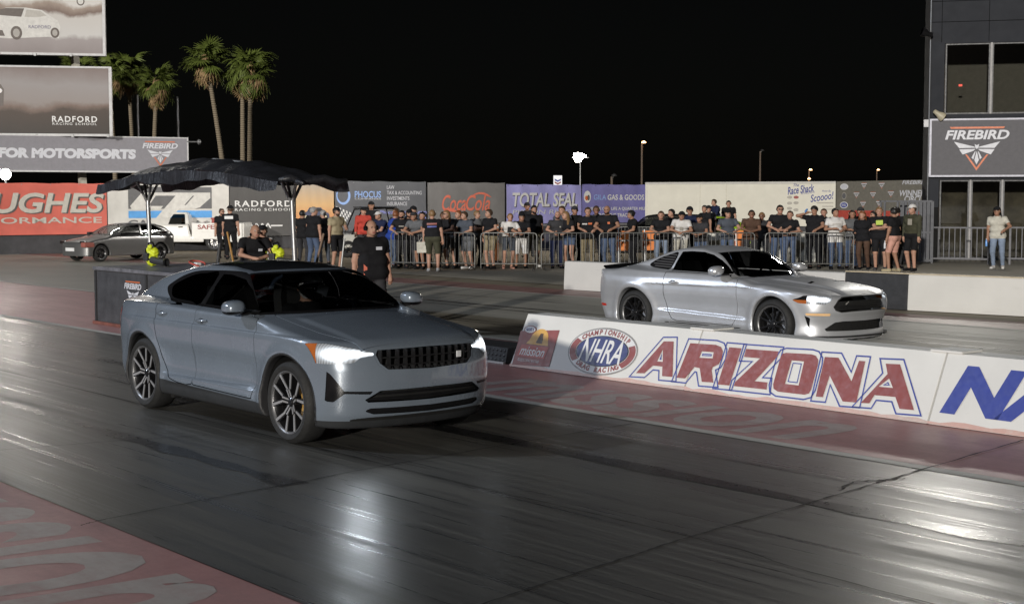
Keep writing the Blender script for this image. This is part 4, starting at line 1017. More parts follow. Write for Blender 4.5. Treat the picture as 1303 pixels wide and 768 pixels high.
s = MB(); s.tube([(0, 0, -.2), (0, 0, .35)], .05, 8); s.build('bracket', M_STEEL, o)
tag(o, 'assumed floodlight bank, out of view above the upper billboard', 'floodlight')
lamp_light('assumed_billboard_beam', o, (0, -.45, .4), 1.6, .5, 90, (1, .97, .90), (-14, 6, 0), 120)  # assumed bank above the billboard, added for the sheen on the lane
def assumed_fill_mast(x, y, h, label, watts, col, aim):  # assumed mast out of view, added to fill the shade
    p = Vector((x, y, 0)); o = empty('floodlight_mast', p); d = Vector(aim)-p; o.rotation_euler = (0, 0, math.atan2(d.y, d.x)+math.pi/2)
    s = MB(); s.tube([(0, 0, 0), (0, 0, h)], [.18, .09], 10); s.build('pole', M_STEEL, o, 60)
    s = MB(); s.bar((-1.3, 0, h), (1.3, 0, h), .09, .09); s.build('cross_arm', M_STEEL, o)
    for hx in (-.9, -.3, .3, .9):
        hd = MB(); hd.lathe([(.10, .30), (.18, .18), (.29, 0), (.29, -.05)], 16); q = hd.build('lamp_head', M_PLAS, o, 40); q.location = (hx, 0, h+.2); q.rotation_euler = (math.atan2(h, d.length), 0, 0)
    lamp_light('assumed_fill_light', o, (0, -.4, h+.2), 2.4, .8, watts, col, aim, 160); tag(o, label, 'floodlight'); return o
assumed_fill_mast(-40, -18, 23, 'assumed fill floodlight mast out of view, near side, left of the camera', 5400, (.76, .85, 1.0), (-13, 12, 1))  # cool fill from the left, assumed from the bluish light in the shade
o = empty('work_lamp', at(9.5, 58.5), math.pi/2-YAW); hz_ = zz(222, 58.5); s = MB(); s.tube([(0, 0, 0), (0, 0, hz_-.1)], .05, 8); s.build('stand', M_STEEL, o, 60)
s = MB(); s.lathe([(.08, .25), (.18, .12), (.24, 0), (.24, -.04)], 18); q = s.build('lamp_head', M_PLAS, o, 40); q.location = (0, 0, hz_)
s = MB(); s.lathe([(.001, -.05), (.22, -.04)], 18); q2 = s.build('lamp_lens', mat('work_lamp_on', (1, 1, 1), .3, emit=(1, .95, .85), es=120), q)
tag(o, 'glaring work lamp shining under the long sign at the left edge', 'lamp')
lamp_light('work_lamp_beam', o, (0, -.3, hz_), .45, .45, 24, (1, .95, .86), (-14, 6, 0), 140)
for px, D, yt, name, lab, on in ((816, 170, 183, 'street_lamp', 'slim wooden lamp pole with an amber head right of the floodlights', True), (966, 190, 193, 'street_lamp', 'dim unlit lamp pole above the white container', False), (1028, 260, 217, 'street_lamp', 'distant reddish double light above the container', True), (1114, 300, 217, 'street_lamp', 'tiny reddish light far behind the backdrop', True), (778, 120, 225, 'street_lamp', 'short faint post above the violet banner', False)):
    o = empty(name, at(px, D)); h = zz(yt, D); s = MB(); s.tube([(0, 0, 0), (0, 0, h)], [.14, .10], 8); s.build('pole', mat('weathered_pole', (.12, .09, .07), .8), o)
    s = MB(); s.tube([(0, 0, h-.2), (.5, -.2, h+.1)], .05, 6); s.build('arm', M_STEEL, o)
    s = MB(); s.lathe([(.05, .16), (.22, .05), (.26, -.06), (.001, -.08)], 10, 'z'); q = s.build('lamp_head', mat('amber_lamp_on', (1, .6, .25), .4, emit=(1, .55, .22), es=14) if on else M_PLAS, o); q.location = (.5, -.2, h+.1)
    if px == 1028: q2 = q.copy(); link(q2, o); q2.location = (.2, -.2, h-1.5)
    tag(o, lab, 'lamp pole')
o = empty('fuel_sign', at(709.5, 130)); zt_, zb_2 = zz(223.5, 130), zz(236, 130); s = MB(); s.box(-.38, .38, -.1, .1, zb_2, zt_); s.build('panel', mat('sign_white_lit', (.7, .7, .72), .5, emit=(.9, .92, 1), es=.35), o); s = MB(); s.box(-.08, .08, -.08, .08, 0, zb_2); s.build('post', M_STEEL, o)
o.rotation_euler = (0, 0, math.pi/2-YAW+math.pi/2-math.pi/2)
for dz, m in ((.36, M_BBLU), (.12, M_BRED)):
    zc_ = (zt_+zb_2)/2-.05+dz-.25; s = MB(); s.add([(-.28, -.105, zc_+.1), (0, -.105, zc_-.04), (.28, -.105, zc_+.1), (.28, -.105, zc_-.06), (0, -.105, zc_-.20), (-.28, -.105, zc_-.06)], [(0, 1, 4, 5), (1, 2, 3, 4)]); s.build('chevron', m, o)
tag(o, 'small white fuel sign with blue and red chevrons above the banners', 'sign')

# ---------------------------------------------------------------- palms
M_TRK = NT('palm_trunk'); _v = M_TRK.coord((1, 1, 1)); _w = M_TRK.node('ShaderNodeTexWave'); _w.bands_direction = 'Z'; _w.inputs['Scale'].default_value = 2.2; _w.inputs['Distortion'].default_value = 1.5; M_TRK.l.new(_v, _w.inputs[0])
M_TRK.to(M_TRK.ramp(_w.outputs['Fac'], [(.2, (.16, .13, .09)), (.8, (.30, .25, .18))]), 'Base Color'); M_TRK.bump(_w.outputs['Fac'], .6, .05); M_TRK.set(Roughness=.9); M_TRK = M_TRK.m
M_FRD = mat('palm_green', (.11, .145, .028), .6, var=.35, scale=4); M_DEAD = mat('palm_dead', (.30, .20, .10), .8, var=.3, scale=4)
def frond_mesh(name, m, droop, seed, Lp=.95, Lb=1.0):
    r_ = random.Random(seed); s = MB(); s.tube([(0, 0, 0), (Lp*.5, 0, -.02), (Lp, 0, -.10)], [.022, .016, .012], 4)
    n = 17
    for i in range(n):
        a = R(-105+210*i/(n-1)); L = Lb*(1-.25*(abs(a)/R(105))**2)*r_.uniform(.85, 1.1); dr = droop*r_.uniform(.7, 1.3)
        d = Vector((math.cos(a), math.sin(a), 0)); w = Vector((-math.sin(a), math.cos(a), 0)); p0 = Vector((Lp, 0, -.10)); pts = []
        for k in (0, .35, .7, 1):
            c = p0+d*L*k*(1-.15*dr*k)+Vector((0, 0, -dr*L*k*k*.75+.06*k)); ww = (.03, .065, .045, .006)[(0, .35, .7, 1).index(k)]
            pts.append([c-w*ww+Vector((0, 0, .012)), c, c+w*ww+Vector((0, 0, .012))])
        s.grid(pts)
    return s.mesh(name, m, fix=False)
FR = [frond_mesh('frond', M_FRD, .35+.25*i, 10+i) for i in range(4)]; FD_ = [frond_mesh('dead_frond', M_DEAD, 1.0, 30+i, .8, .9) for i in range(3)]
def palm(px_b, px_t, py_t, D, seed, label, rad=1.0, ndead=13):
    r_ = random.Random(seed); b = at(px_b, D); tp = at(px_t, D, zz(py_t, D)); o = empty('palm_tree', b)
    top = tp-b; s = MB(); pts = []; n = 14
    for i in range(n+1):
        k = i/n; pts.append((top.x*k**1.4, top.y*k**1.4, top.z*k))
    s.tube(pts, [.20-.07*(i/n)+.10*max(0, 1-i*.8) for i in range(n+1)], 10); s.build('trunk', M_TRK, o, 60)
    c = MB(); c.lathe([(.12, -.7), (.30, -.35), (.26, 0), (.05, .25)], 10, 'z'); q = c.build('crown', M_DEAD, o, 60); q.location = top
    for i in range(54):
        dead = i < ndead; fz = r_.random()
        q = bpy.data.objects.new('dead_frond' if dead else 'frond', r_.choice(FD_ if dead else FR)); link(q, o)
        el = R(r_.uniform(20, 80)) if dead else R(-70+fz*135)
        q.rotation_euler = (r_.uniform(-.3, .3), el, r_.uniform(0, 6.283)); k = rad*r_.uniform(.75, 1.02); q.scale = (k, k, k)
        q.location = top+Vector((0, 0, r_.uniform(-.5, .15)-(.25 if dead else 0)))
    tag(o, label, 'palm', 'palms beyond the far wall')
palm(292, 265, 74, 96, 1, 'tallest palm, leaning left, leftmost of the three tall palms', 1.05)
palm(310, 311.5, 88, 97, 2, 'straight palm in the middle of the three tall palms', .95)
palm(318, 322, 86, 95, 3, 'rightmost of the three tall palms, with a wide brown skirt', 1.05)
palm(150, 143, 92, 104, 4, 'palm half hidden behind the billboard edges', 1.0)
palm(173, 167, 88, 106, 5, 'dim palm between the billboard and the thin pole', 1.05)
palm(195, 203, 104, 104, 6, 'short palm curving right beside the thin pole', .95)
palm(106, 104, 86, 110, 7, 'dim palm crown glimpsed between the two billboards', .9)
o = empty('shrub', at(101, 75)); 
for i in range(26): q = bpy.data.objects.new('frond', FR[i % 4]); link(q, o); q.rotation_euler = (0, R(random.uniform(-80, 10)), random.uniform(0, 6.28)); q.location = (0, 0, zz(234, 75)-.9); q.scale = (.6, .6, .6)
s = MB(); s.tube([(0, 0, 0), (0, 0, zz(234, 75)-.9)], .08, 6); s.build('stem', M_TRK, o); tag(o, 'small green bush showing between the long sign and red banner', 'bush')
# ---------------------------------------------------------------- cars: shared pieces
def make_wheel(parent, x, y, zc, side, rt, rr, w, style, m_face, cal=None):
    """wheel on one side (side -1: outer face looks to -Y)"""
    s = side
    b = MB(); b.lathe([(rr-.012, s*(-w*.42)), (rr-.03, s*(-w*.1)), (rr-.035, s*w*.2), (rr-.006, s*(w*.40)), (rr+.004, s*(w*.43))], 40)
    wh = b.build('wheel', M_RIMD, parent, 40); wh.location = (x, y-s*w*.5, zc)
    t = MB(); h = w*.5
    t.lathe([(rr+.006, s*(h-.012)), (rr+.02, s*(h-.001)), (rr+.05, s*(h+.004)), (rt-.035, s*(h-.004)), (rt-.012, s*(h-.022)), (rt-.002, s*(h-.05)), (rt, 0), (rt-.002, s*(-h+.05)), (rt-.012, s*(-h+.022)), (rt-.04, s*(-h+.004)), (rr+.01, s*(-h+.005))], 48)
    t.build('tyre', M_TYRE, wh, 60)
    lip = MB(); lip.lathe([(rr-.014, s*(h-.025)), (rr-.004, s*(h-.008)), (rr+.008, s*(h-.006)), (rr+.008, s*(h-.02))], 48); lip.build('rim_lip', M_LIPM, wh, 60)
    d = MB(); d.lathe([(.03, s*.02), (rr*.68, s*.02), (rr*.70, s*.015), (rr*.70, s*-.01), (.03, s*-.01)], 36); d.build('brake_disc', M_DISC, wh, 40)
    if cal is not None:
        c = MB()
        for k in range(7):
            a = R(-42+14*k)
            P0 = [(rr*.52*math.cos(a), s*.035, rr*.52*math.sin(a)), (rr*.80*math.cos(a), s*.035, rr*.80*math.sin(a))]
            c.v += [(P0[0][0], s*.052, P0[0][2]), (P0[1][0], s*.052, P0[1][2]), (P0[1][0], s*-.03, P0[1][2]), (P0[0][0], s*-.03, P0[0][2])]
        for k in range(6):
            for j in range(4): c.f.append((k*4+j, k*4+(j+1) % 4, k*4+4+(j+1) % 4, k*4+4+j)); c.mi.append(0)
        c.f += [(0, 1, 2, 3), (24, 25, 26, 27)]; c.mi += [0, 0]
        c.build('caliper', cal, wh, 30)
    sp = MB(); fc = MB()
    def arm(mb, p, q, w0, w1, y0, y1, z=.0):
        """p,q in polar (r, angle); a tapered bar in the wheel plane"""
        P = Vector((p[0]*math.cos(p[1]), p[0]*math.sin(p[1]))); Q = Vector((q[0]*math.cos(q[1]), q[0]*math.sin(q[1])))
        n = Vector((-(Q-P).y, (Q-P).x)).normalized()
        o = [P+n*w0/2, P-n*w0/2, Q-n*w1/2, Q+n*w1/2]
        v = [(a.x, s*yy, a.y) for yy in (y0, y1) for a in o]
        # spokes dish: hub end a little deeper
        v = [(a, yy - (s*.022 if i % 4 in (0, 1) else 0), c) for i, (a, yy, c) in enumerate(v)]
        mb.add(v, [(0,1,2,3),(7,6,5,4),(0,4,5,1),(1,5,6,2),(2,6,7,3),(3,7,4,0)])
    if style == 'star':
        for k in range(5):
            a = R(90+72*k+8)
            for sg in (-1, 1):
                arm(sp, (.03, a+sg*.5), (.115, a+sg*.17), .030, .034, h-.085, h-.024)
                arm(sp, (.108, a+sg*.17), (rr-.008, a+sg*.335), .036, .046, h-.07, h-.014)
                arm(fc, (.035, a+sg*.42), (.112, a+sg*.155), .012, .016, h-.03, h-.019)
                arm(fc, (.110, a+sg*.165), (rr-.006, a+sg*.35), .017, .024, h-.02, h-.008)
        fc.build('spoke_face', M_RIMB, wh, 20)
    else:
        for k in range(10):
            a = R(90+36*k)
            arm(sp, (.03, a), (rr-.008, a+.06*(1 if k % 2 else -1)), .030, .020, h-.075, h-.014)
    sp.build('spokes', M_RIMD, wh, 20)
    hb = MB(); hb.lathe([(.001, s*(h-.028)), (.026, s*(h-.028)), (.034, s*(h-.034)), (.062, s*(h-.05)), (.07, s*(h-.09))], 20)
    hb.build('hub_cap', M_RIMD, wh, 30)
    return wh

def paint(name, col, metal=.25, rough=.32, coat=.7, flake=.0):
    t = NT(name); v = t.coord((1, 1, 1))
    f = t.noise(v, 1.6, 4)
    t.to(t.ramp(f, [(.3, tuple(c*.94 for c in col)), (.7, tuple(min(1, c*1.05) for c in col))]), 'Base Color')
    t.set(Metallic=metal); t.to(t.ramp(t.noise(v, 9, 5), [(.3, rough*.9), (.75, rough*1.15)]), 'Roughness')
    t.b.inputs['Coat Weight'].default_value = coat; t.b.inputs['Coat Roughness'].default_value = .05
    return t.m

def lamp_mat(name, cores):
    """lit lamp: hot projector cores in a paler reflector bowl"""
    if name in _MC: return _MC[name]
    t = NT(name); c = t.node('ShaderNodeTexCoord'); sp = t.node('ShaderNodeSeparateXYZ'); t.l.new(c.outputs['Object'], sp.inputs[0])
    ay = t.math('ABSOLUTE', sp.outputs['Y']); tot = None
    for y, z, ry, rz in cores:
        a = t.math('DIVIDE', t.math('SUBTRACT', ay, y), ry); b = t.math('DIVIDE', t.math('SUBTRACT', sp.outputs['Z'], z), rz)
        d = t.math('ADD', t.math('MULTIPLY', a, a), t.math('MULTIPLY', b, b)); g = t.math('MULTIPLY', t.math('EXPONENT', t.math('MULTIPLY', d, -1.7)), 6.0)
        tot = g if tot is None else t.math('ADD', tot, g)
    ribs = t.node('ShaderNodeTexWave'); ribs.inputs['Scale'].default_value = 14; ribs.inputs['Distortion'].default_value = .6; t.l.new(c.outputs['Object'], ribs.inputs[0])
    t.l.new(t.math('ADD', tot, t.math('MULTIPLY', ribs.outputs['Fac'], .22)), t.b.inputs['Emission Strength'])
    t.b.inputs['Emission Color'].default_value = (.86, .93, 1, 1); t.set(Roughness=.12, Metallic=.6); t.b.inputs['Base Color'].default_value = (.45, .46, .48, 1); t.b.inputs['Coat Weight'].default_value = 1.0
    _MC[name] = t.m; return t.m
class Body:
    """a car skin that is cut into panels"""
    def __init__(s, V, N, Q): s.M = (V, N, tris(Q))
    def cut(s, fn, gap=0.0):
        """take out the region fn(V,N) < 0 as a panel"""
        V, N, T = s.M; phi = fn(V, N)
        piece = clip(s.M, phi+gap)
        s.M = clip(s.M, -phi)
        return piece

def split4(M, name, m, car, push=0.0):
    """one piece for each wheel"""
    for sx in (1, -1):
        a = clip(M, -sx*M[0][:, 0])
        for sy in (1, -1): nmesh(clip(a, -sy*a[0][:, 1]), name, m, car, push)
def side_fn(poly, sgn, ny=.35, ymin=.3):
    def f(V, N):
        return np.maximum(np.maximum(inpoly(poly, V[:, 0], V[:, 2]), (ny-sgn*N[:, 1])*.3), ymin-sgn*V[:, 1])
    return f
def front_fn(poly, nx=.15, xmin=1.5, mirror=True, sgn=1):
    def f(V, N):
        y = np.abs(V[:, 1]) if mirror else sgn*V[:, 1]
        return np.maximum(np.maximum(inpoly(poly, y, V[:, 2]), (nx-N[:, 0])*.3), xmin-V[:, 0])
    return f
def half(f, sgn):
    return lambda V, N: np.maximum(f(V, N), -sgn*V[:, 1])

def interior(car, x_dash, x_seat, zf, wid, lhd=1, roof=1.3):
    """floor tub, dashboard, seats and steering wheel, seen dimly through the glass"""
    m = mat('interior_dark', (.05, .05, .052), .8); m2 = mat('seat_fabric', (.09, .09, .095), .85)
    b = MB(); b.box(x_seat-1.4, x_dash+.2, -wid, wid, zf-.05, zf); b.build('cabin_floor', m, car)
    d = MB(); P = []
    for i in range(9):
        y = -wid+.02+(2*wid-.04)*i/8
        P.append([(x_dash+.32, y, zf+.62), (x_dash+.1, y, zf+.68), (x_dash-.05, y, zf+.66), (x_dash-.1, y, zf+.55), (x_dash-.02, y, zf+.3)])
    d.grid(P); d.build('dashboard', m, car, 60)
    for sy in (-1, 1):
        t = MB(); y = sy*.37
        t.box(x_seat-.25, x_seat+.28, y-.25, y+.25, zf+.12, zf+.32)
        P = []
        for i, (xx, zz, hw) in enumerate(((0, .30, .25), (-.07, .5, .26), (-.14, .75, .24), (-.18, .88, .2))):
            P.append([(x_seat-.22+xx+dx, y+hw*k, zf+zz) for k, dx in ((-1, .06), (-.6, .01), (0, 0), (.6, .01), (1, .06), (1, -.1), (-1, -.1), (-1, .06))])
        t.grid(P); t.box(x_seat-.46, x_seat-.36, y-.13, y+.13, zf+.9, zf+1.06)
        t.build('seat', m2, car, bevel=.02)
    st = MB(); n = 20
    st.tube([(x_dash-.22+.17*math.sin(2*math.pi*k/n)*-.4, lhd*.37+.18*math.cos(2*math.pi*k/n), zf+.62+.17*math.sin(2*math.pi*k/n)) for k in range(n+1)], .014, 6)
    st.bar((x_dash-.22, lhd*.37-.17, zf+.62), (x_dash-.22, lhd*.37+.17, zf+.62), .03, .05)
    st.build('steering_wheel', m, car, 40)

# ---------------------------------------------------------------- the grey five-door car in the near lane
def grey_body_field():
    top = spl([2.4, 2.22, 2.10, 1.95, 1.7, 1.4, 1.15, 1.05, .98, .90, .7, .5, .37, .25, .1, -.05, -.25, -.6, -.9, -1.2, -1.5, -1.8, -2.0, -2.15, -2.3, -2.45],
              [.815, .85, .876, .91, .96, 1.008, 1.045, 1.06, 1.075, 1.115, 1.222, 1.325, 1.388, 1.418, 1.447, 1.464, 1.479, 1.478, 1.455, 1.41, 1.325, 1.205, 1.115, 1.055, 1.01, .97])
    Pz = spl([.15, .2, .28, .36, .5, .62, .75, .86, .95, 1.03, 1.12], [.84, .885, .915, .918, .902, .908, .928, .925, .905, .87, .80])
    dP = spl([-2.5, -2.2, -2.0, -1.6, -1.2, -.5, .3, 1.0, 1.4, 1.8, 2.05, 2.3], [-.24, -.135, -.08, -.02, 0, .004, .004, 0, -.006, -.03, -.075, -.16])
    G = spl([-2.4, -2.0, -1.5, -1.0, -.5, 0, .5, .9, 1.3], [.56, .64, .715, .765, .795, .805, .80, .785, .76])
    tum = spl([.9, 1.03, 1.15, 1.28, 1.36, 1.42, 1.5], [-.05, 0, .055, .135, .195, .245, .33])
    belt = spl([-2.4, -1.8, -1.2, -.6, 0, .6, 1.2], [1.02, 1.06, 1.07, 1.06, 1.05, 1.045, 1.035])
    Fz = spl([.1, .24, .3, .4, .52, .66, .76, .84, .92], [2.02, 2.13, 2.165, 2.185, 2.20, 2.195, 2.175, 2.13, 2.04])
    Fy = spl([0, .2, .4, .55, .68, .78, .86, .92, .98], [0, -.008, -.035, -.075, -.135, -.215, -.33, -.50, -.75])
    Rz = spl([.1, .3, .45, .7, .92, 1.02, 1.08, 1.2], [-2.16, -2.26, -2.34, -2.355, -2.33, -2.31, -2.30, -2.25])
    Ry = spl([0, .3, .55, .7, .8, .88, .95], [0, .015, .065, .15, .26, .42, .65])
    def f(x, y, z):
        xe = x+np.where(x > -.3, .40, -.0)*y*y*sstep((x+.3)/.5)*sstep((2.1-x)/1.2)
        xe = xe-.12*y*y*sstep((-.9-x)/.4)
        T = top(xe)-.055*(y/.6)**2*sstep((1.6-np.abs(x+.1))/.6)*(1-.85*sstep((x+.10)/.40))-.035*(y/.8)**2*sstep((x-.7)/.9)
        # bonnet: a raised centre with a soft crease towards the wings
        T = T+.012*sstep((.62-y)/.08)*sstep((x-.95)/.2)*sstep((2.2-x)/.3)
        sl = (top(xe+.02)-top(xe-.02))/.04
        ft = (z-T)/np.sqrt(1+sl*sl)
        s = sstep((z-belt(x)+.02)/.06)
        r1 = np.hypot(x-1.3675, z-.352); r2 = np.hypot(x+1.3675, z-.352); r = np.minimum(r1, r2)
        W = (Pz(z)+dP(x))*(1-s)+(G(x)-tum(z))*s
        W = W+.016*np.exp(-((r-.435)/.05)**2)*(z > .1)
        # waist scallop on the doors and the raised lower edge
        d = np.abs(x)
        W = W-.012*sstep((.74-z)/.2)*sstep((z-.40)/.02)*sstep((1.0-d)/.25)
        W = W+.019*sstep((.425+.03*x-z)/.024)*sstep((.92-d)/.2)*sstep((z-.30)/.05)
        W = W-.014*sstep((z-.905-.0*x)/.018)*sstep((1.02-z)/.06)*sstep((1.9-d)/.4)
        fs = y-W
        fs = fs/np.sqrt(1+(.45*s)**2)
        ff = (x-(Fz(z)+Fy(y)))*.9
        fr = (Rz(z)+Ry(y)-x)*.9
        body = smax(ft, fs, .052-.024*sstep((z-belt(x))/.08))
        body = smax(body, ff, .05); body = smax(body, fr, .05)
        body = smax(body, .19-.02*sstep((x-1.6)/.4)+.0*x-z, .03)
        arch = np.maximum(r-.405, .58-y)
        return smax(body, -arch, .012)
    return f
def build_grey_car(loc):
    car = empty('parked_car', loc); car.name = 'grey_car'
    P = paint('grey_blue_paint', (.185, .220, .268), .18, .26, .8)
    V, N, Q = surface(grey_body_field(), (-2.45, 0, .1), (2.35, 1.0, 1.56), .0165, sym=True)
    B = Body(V, N, Q)
    # sills, lower bumpers and wheel-arch lips in dark plastic
    def low(V, N):
        x = V[:, 0]; z = V[:, 2]
        zz = np.where(np.abs(x) < 1.1, .325-.02*(x/1.0), np.where(x > 0, .245, .30))
        return np.maximum(z-zz, (.2-np.abs(N[:, 1]))*.2-(np.abs(x) > 1.7)*1.0)
    def lips(V, N):
        r = np.minimum(np.hypot(V[:, 0]-1.3675, V[:, 2]-.352), np.hypot(V[:, 0]+1.3675, V[:, 2]-.352))
        return np.maximum(r-.424, .5-np.abs(V[:, 1]))
    wells = B.cut(lambda V, N: np.maximum(np.minimum(np.hypot(V[:, 0]-1.3675, V[:, 2]-.352), np.hypot(V[:, 0]+1.3675, V[:, 2]-.352))-.413, np.abs(V[:, 1])-.86))
    split4(wells, 'wheel_well', M_CAV, car)
    split4(B.cut(lips), 'arch_trim', M_PLAS, car, .003)
    nmesh(B.cut(low), 'sill', mat('sill_grey', (.032, .034, .037), .7, spec=.25), car)
    nmesh(B.cut(lambda V, N: np.maximum(N[:, 2]+.5, V[:, 2]-.3)), 'underbody', M_CAV, car)
    # glass: windscreen, rear window, roof panel
    ex = lambda V: V[:, 0]+.40*V[:, 1]**2*sstep((V[:, 0]+.3)/.5)*sstep((2.1-V[:, 0])/1.2)
    er = lambda V: V[:, 0]-.12*V[:, 1]**2*sstep((-.9-V[:, 0])/.4)
    wsw = spl([.98, 1.02, 1.06, 1.2, 1.38, 1.45], [.60, .72, .775, .70, .585, .52])
    trim = B.cut(lambda V, N: np.maximum(np.maximum(ex(V)-1.01, .31-ex(V)), np.maximum(np.maximum(np.abs(V[:, 1])-wsw(V[:, 2])-.030, 1.050-V[:, 2]-3*np.maximum(0, .62-np.abs(V[:, 1]))), np.maximum(.1-N[:, 2], (np.abs(N[:, 1])-.58)*.2))))
    ws_fn = lambda V, N: np.maximum(np.maximum(ex(V)-.955, .365-ex(V)), np.abs(V[:, 1])-wsw(V[:, 2]))
    ws = clip(trim, ws_fn(trim[0], trim[1])); fr = clip(trim, -ws_fn(trim[0], trim[1]))
    nmesh(fr, 'windscreen_surround', M_BLACK, car); nmesh(ws, 'windscreen', M_WS, car, -.003)
    rg = B.cut(lambda V, N: np.maximum(np.maximum(er(V)+1.28, -2.1-er(V)), np.maximum(np.abs(V[:, 1])-.54, .1-N[:, 2])), .003); nmesh(rg, 'rear_window', M_ROOFG, car, -.003)
    gr = B.cut(lambda V, N: np.maximum(np.maximum(ex(V)-.24, -1.2-V[:, 0]), np.maximum(np.abs(V[:, 1])-.50, .5-N[:, 2])), .003); nmesh(gr, 'roof_glass', M_ROOFG, car, -.002)
    # side glass in its black surround; then doors
    GL = smooth_poly([(.84, 1.065), (.70, 1.190), (.50, 1.305), (.25, 1.39), (-.10, 1.402), (-.45, 1.395), (-.82, 1.375), (-1.08, 1.32), (-1.27, 1.235), (-1.30, 1.195), (-1.18, 1.13), (-1.0, 1.085), (-.6, 1.075), (0, 1.065), (.5, 1.055)], 4)
    FW = [(.70, 1.085), (.47, 1.235), (.22, 1.335), (-.08, 1.368), (-.245, 1.368), (-.30, 1.09)]
    RW = smooth_poly([(-.385, 1.095), (-.335, 1.368), (-.58, 1.366), (-.82, 1.342), (-1.02, 1.285), (-1.17, 1.225), (-1.14, 1.165), (-1.02, 1.112), (-.6, 1.10)], 3)
    FD = [(.80, 1.075), (.86, .95), (.88, .70), (.86, .45), (.80, .325), (-.27, .345), (-.275, .6), (-.30, 1.09)]
    RD = smooth_poly([(-.31, 1.10), (-.285, .6), (-.28, .35), (-.72, .36), (-.90, .50), (-1.0, .70), (-1.08, .90), (-1.13, 1.14), (-.9, 1.09)], 3)
    for sg in (-1, 1):
        a = B.cut(side_fn(GL, sg))
        for poly, nm in ((FW, 'front_side_window'), (RW, 'rear_side_window')):
            fn = side_fn(poly, sg)
            w = clip(a, fn(a[0], a[1])); a = clip(a, -fn(a[0], a[1])); nmesh(w, 'side_window', M_SG, car, -.004)
        nmesh(a, 'window_surround', M_BLACK, car, .001)
        pil = B.cut(lambda V, N, sg=sg: np.maximum(np.maximum(1.085-V[:, 2], ex(V)-1.0), np.maximum(.32-ex(V), .5-sg*V[:, 1])))
        nmesh(pil, 'windscreen_pillar', M_BLACK, car)
        for poly in (FD, RD):
            fn = side_fn(poly, sg)
            d = nmesh(B.cut(fn, .009), 'door', P, car, .0, .02)
            # handle: a recessed cup with a blade
            hx, hz = (-.14, .945) if poly is FD else (-.96, .965)
            i = int(np.argmin((V[:, 0]-hx)**2+(V[:, 2]-hz)**2+(V[:, 1]*sg < .5)*9)); yy = abs(V[i, 1])
            h = MB(); n = 10
            h.tube([(hx-.105+.21*k/n, sg*(yy+.004+.020*math.sin(math.pi*k/n)**.6), hz+.006-.006*math.cos(math.pi*k/n)) for k in range(n+1)], [.008+.008*math.sin(math.pi*k/n) for k in range(n+1)], 8)
            h.build('door_handle', P, d, 60)
            h2 = MB(); h2.lathe([(.001, 0), (.03, .002), (.034, -.004)], 16, 'y'); c = h2.build('handle_cup', M_BLACK, d, 60); c.location = (hx-.02, sg*(yy+.001), hz); c.scale = (1.8, 1 if sg > 0 else -1, .8)
    # bonnet shut line
    nmesh(B.cut(lambda V, N: np.maximum(np.maximum(np.abs(V[:, 1])-(.70-.10*sstep((V[:, 0]-1.5)/.6)), V[:, 0]-2.085+.10*V[:, 1]**2), np.maximum(1.02-ex(V), (.5-N[:, 2])*.3)), .008), 'bonnet', P, car, 0, .02)
    # front: grille, intakes, lamps
    GR = [(0, .832), (.47, .826), (.50, .79), (.475, .72), (.41, .668), (0, .655)]
    GRo = [(0, .841), (.485, .836), (.518, .795), (.492, .71), (.42, .654), (0, .641)]
    g = B.cut(front_fn(GR)); nmesh(g, 'grille_back', M_CAV, car, -.05)
    nmesh(B.cut(front_fn(GRo)), 'grille_surround', P, car, .003)
    Fy = spl([0, .2, .4, .55, .68, .78, .86, .92, .98], [0, -.008, -.035, -.075, -.135, -.215, -.33, -.50, -.75])
    b = MB()
    for k in range(-6, 7):
        y = k*.0765; zt, zb = .83, (.66 if abs(y) < .4 else .69)
        b.add([(2.185+Fy(abs(y))+dx, y+dy, z) for z in (zb, zt) for dx, dy in ((-.05, -.005), (0, -.005), (0, .005), (-.05, .005))],
              [(0,1,5,4),(1,2,6,5),(2,3,7,6),(3,0,4,7)])
    b.build('grille_bar', M_GRIL, car)
    b = MB()
    for zc, hh, dx in ((.765, .005, -.002), (.70, .004, 0.0)):
        P0 = [[(2.185+Fy(abs(y))+dx, y, zc-hh), (2.185+Fy(abs(y))+dx, y, zc+hh), (2.145+Fy(abs(y)), y, zc+hh)] for y in np.linspace(-.46, .46, 21)]
        b.grid(P0)
    b.build('grille_crossbar', M_GRIL, car)
    b = MB()
    for k in range(-5, 6):
        y = k*.0765; ya, yb = y-.032, y+.032
        b.add([(2.18+Fy(abs(ya)), ya, .663), (2.18+Fy(abs(yb)), yb, .663), (2.155+Fy(abs(yb)), yb, .70), (2.155+Fy(abs(ya)), ya, .70)], [(0,1,2,3)])
    b.build('grille_flap', mat('grille_flap', (.028, .029, .031), .4), car)
    bd = MB(); bd.box(0, .008, -.027, .027, -.027, .027); o = bd.build('badge', mat('badge_white', (.75, .76, .78), .3), car, bevel=.003); o.location = (2.19+float(Fy(.33)), .315, .752); o.rotation_euler = (0, 0, R(8))
    IN = [(0, .50), (.48, .497), (.60, .425), (.572, .402), (0, .393)]
    g = B.cut(front_fn(IN, .1, 1.4)); nmesh(g, 'lower_intake', M_CAV, car, -.045)
    b = MB()
    for zc, hh in ((.468, .010), (.425, .012)):
        b.grid([[(2.165+Fy(abs(y)), y, zc-hh), (2.172+Fy(abs(y)), y, zc+hh), (2.11+Fy(abs(y)), y, zc+hh)] for y in np.linspace(-.6, .6, 25)])
    b.build('intake_slat', M_BLACK, car)
    IN2 = [(0, .345), (.55, .352), (.60, .33), (.52, .30), (0, .29)]
    nmesh(B.cut(front_fn(IN2, .05, 1.4)), 'splitter_recess', M_BLACK, car, -.01)
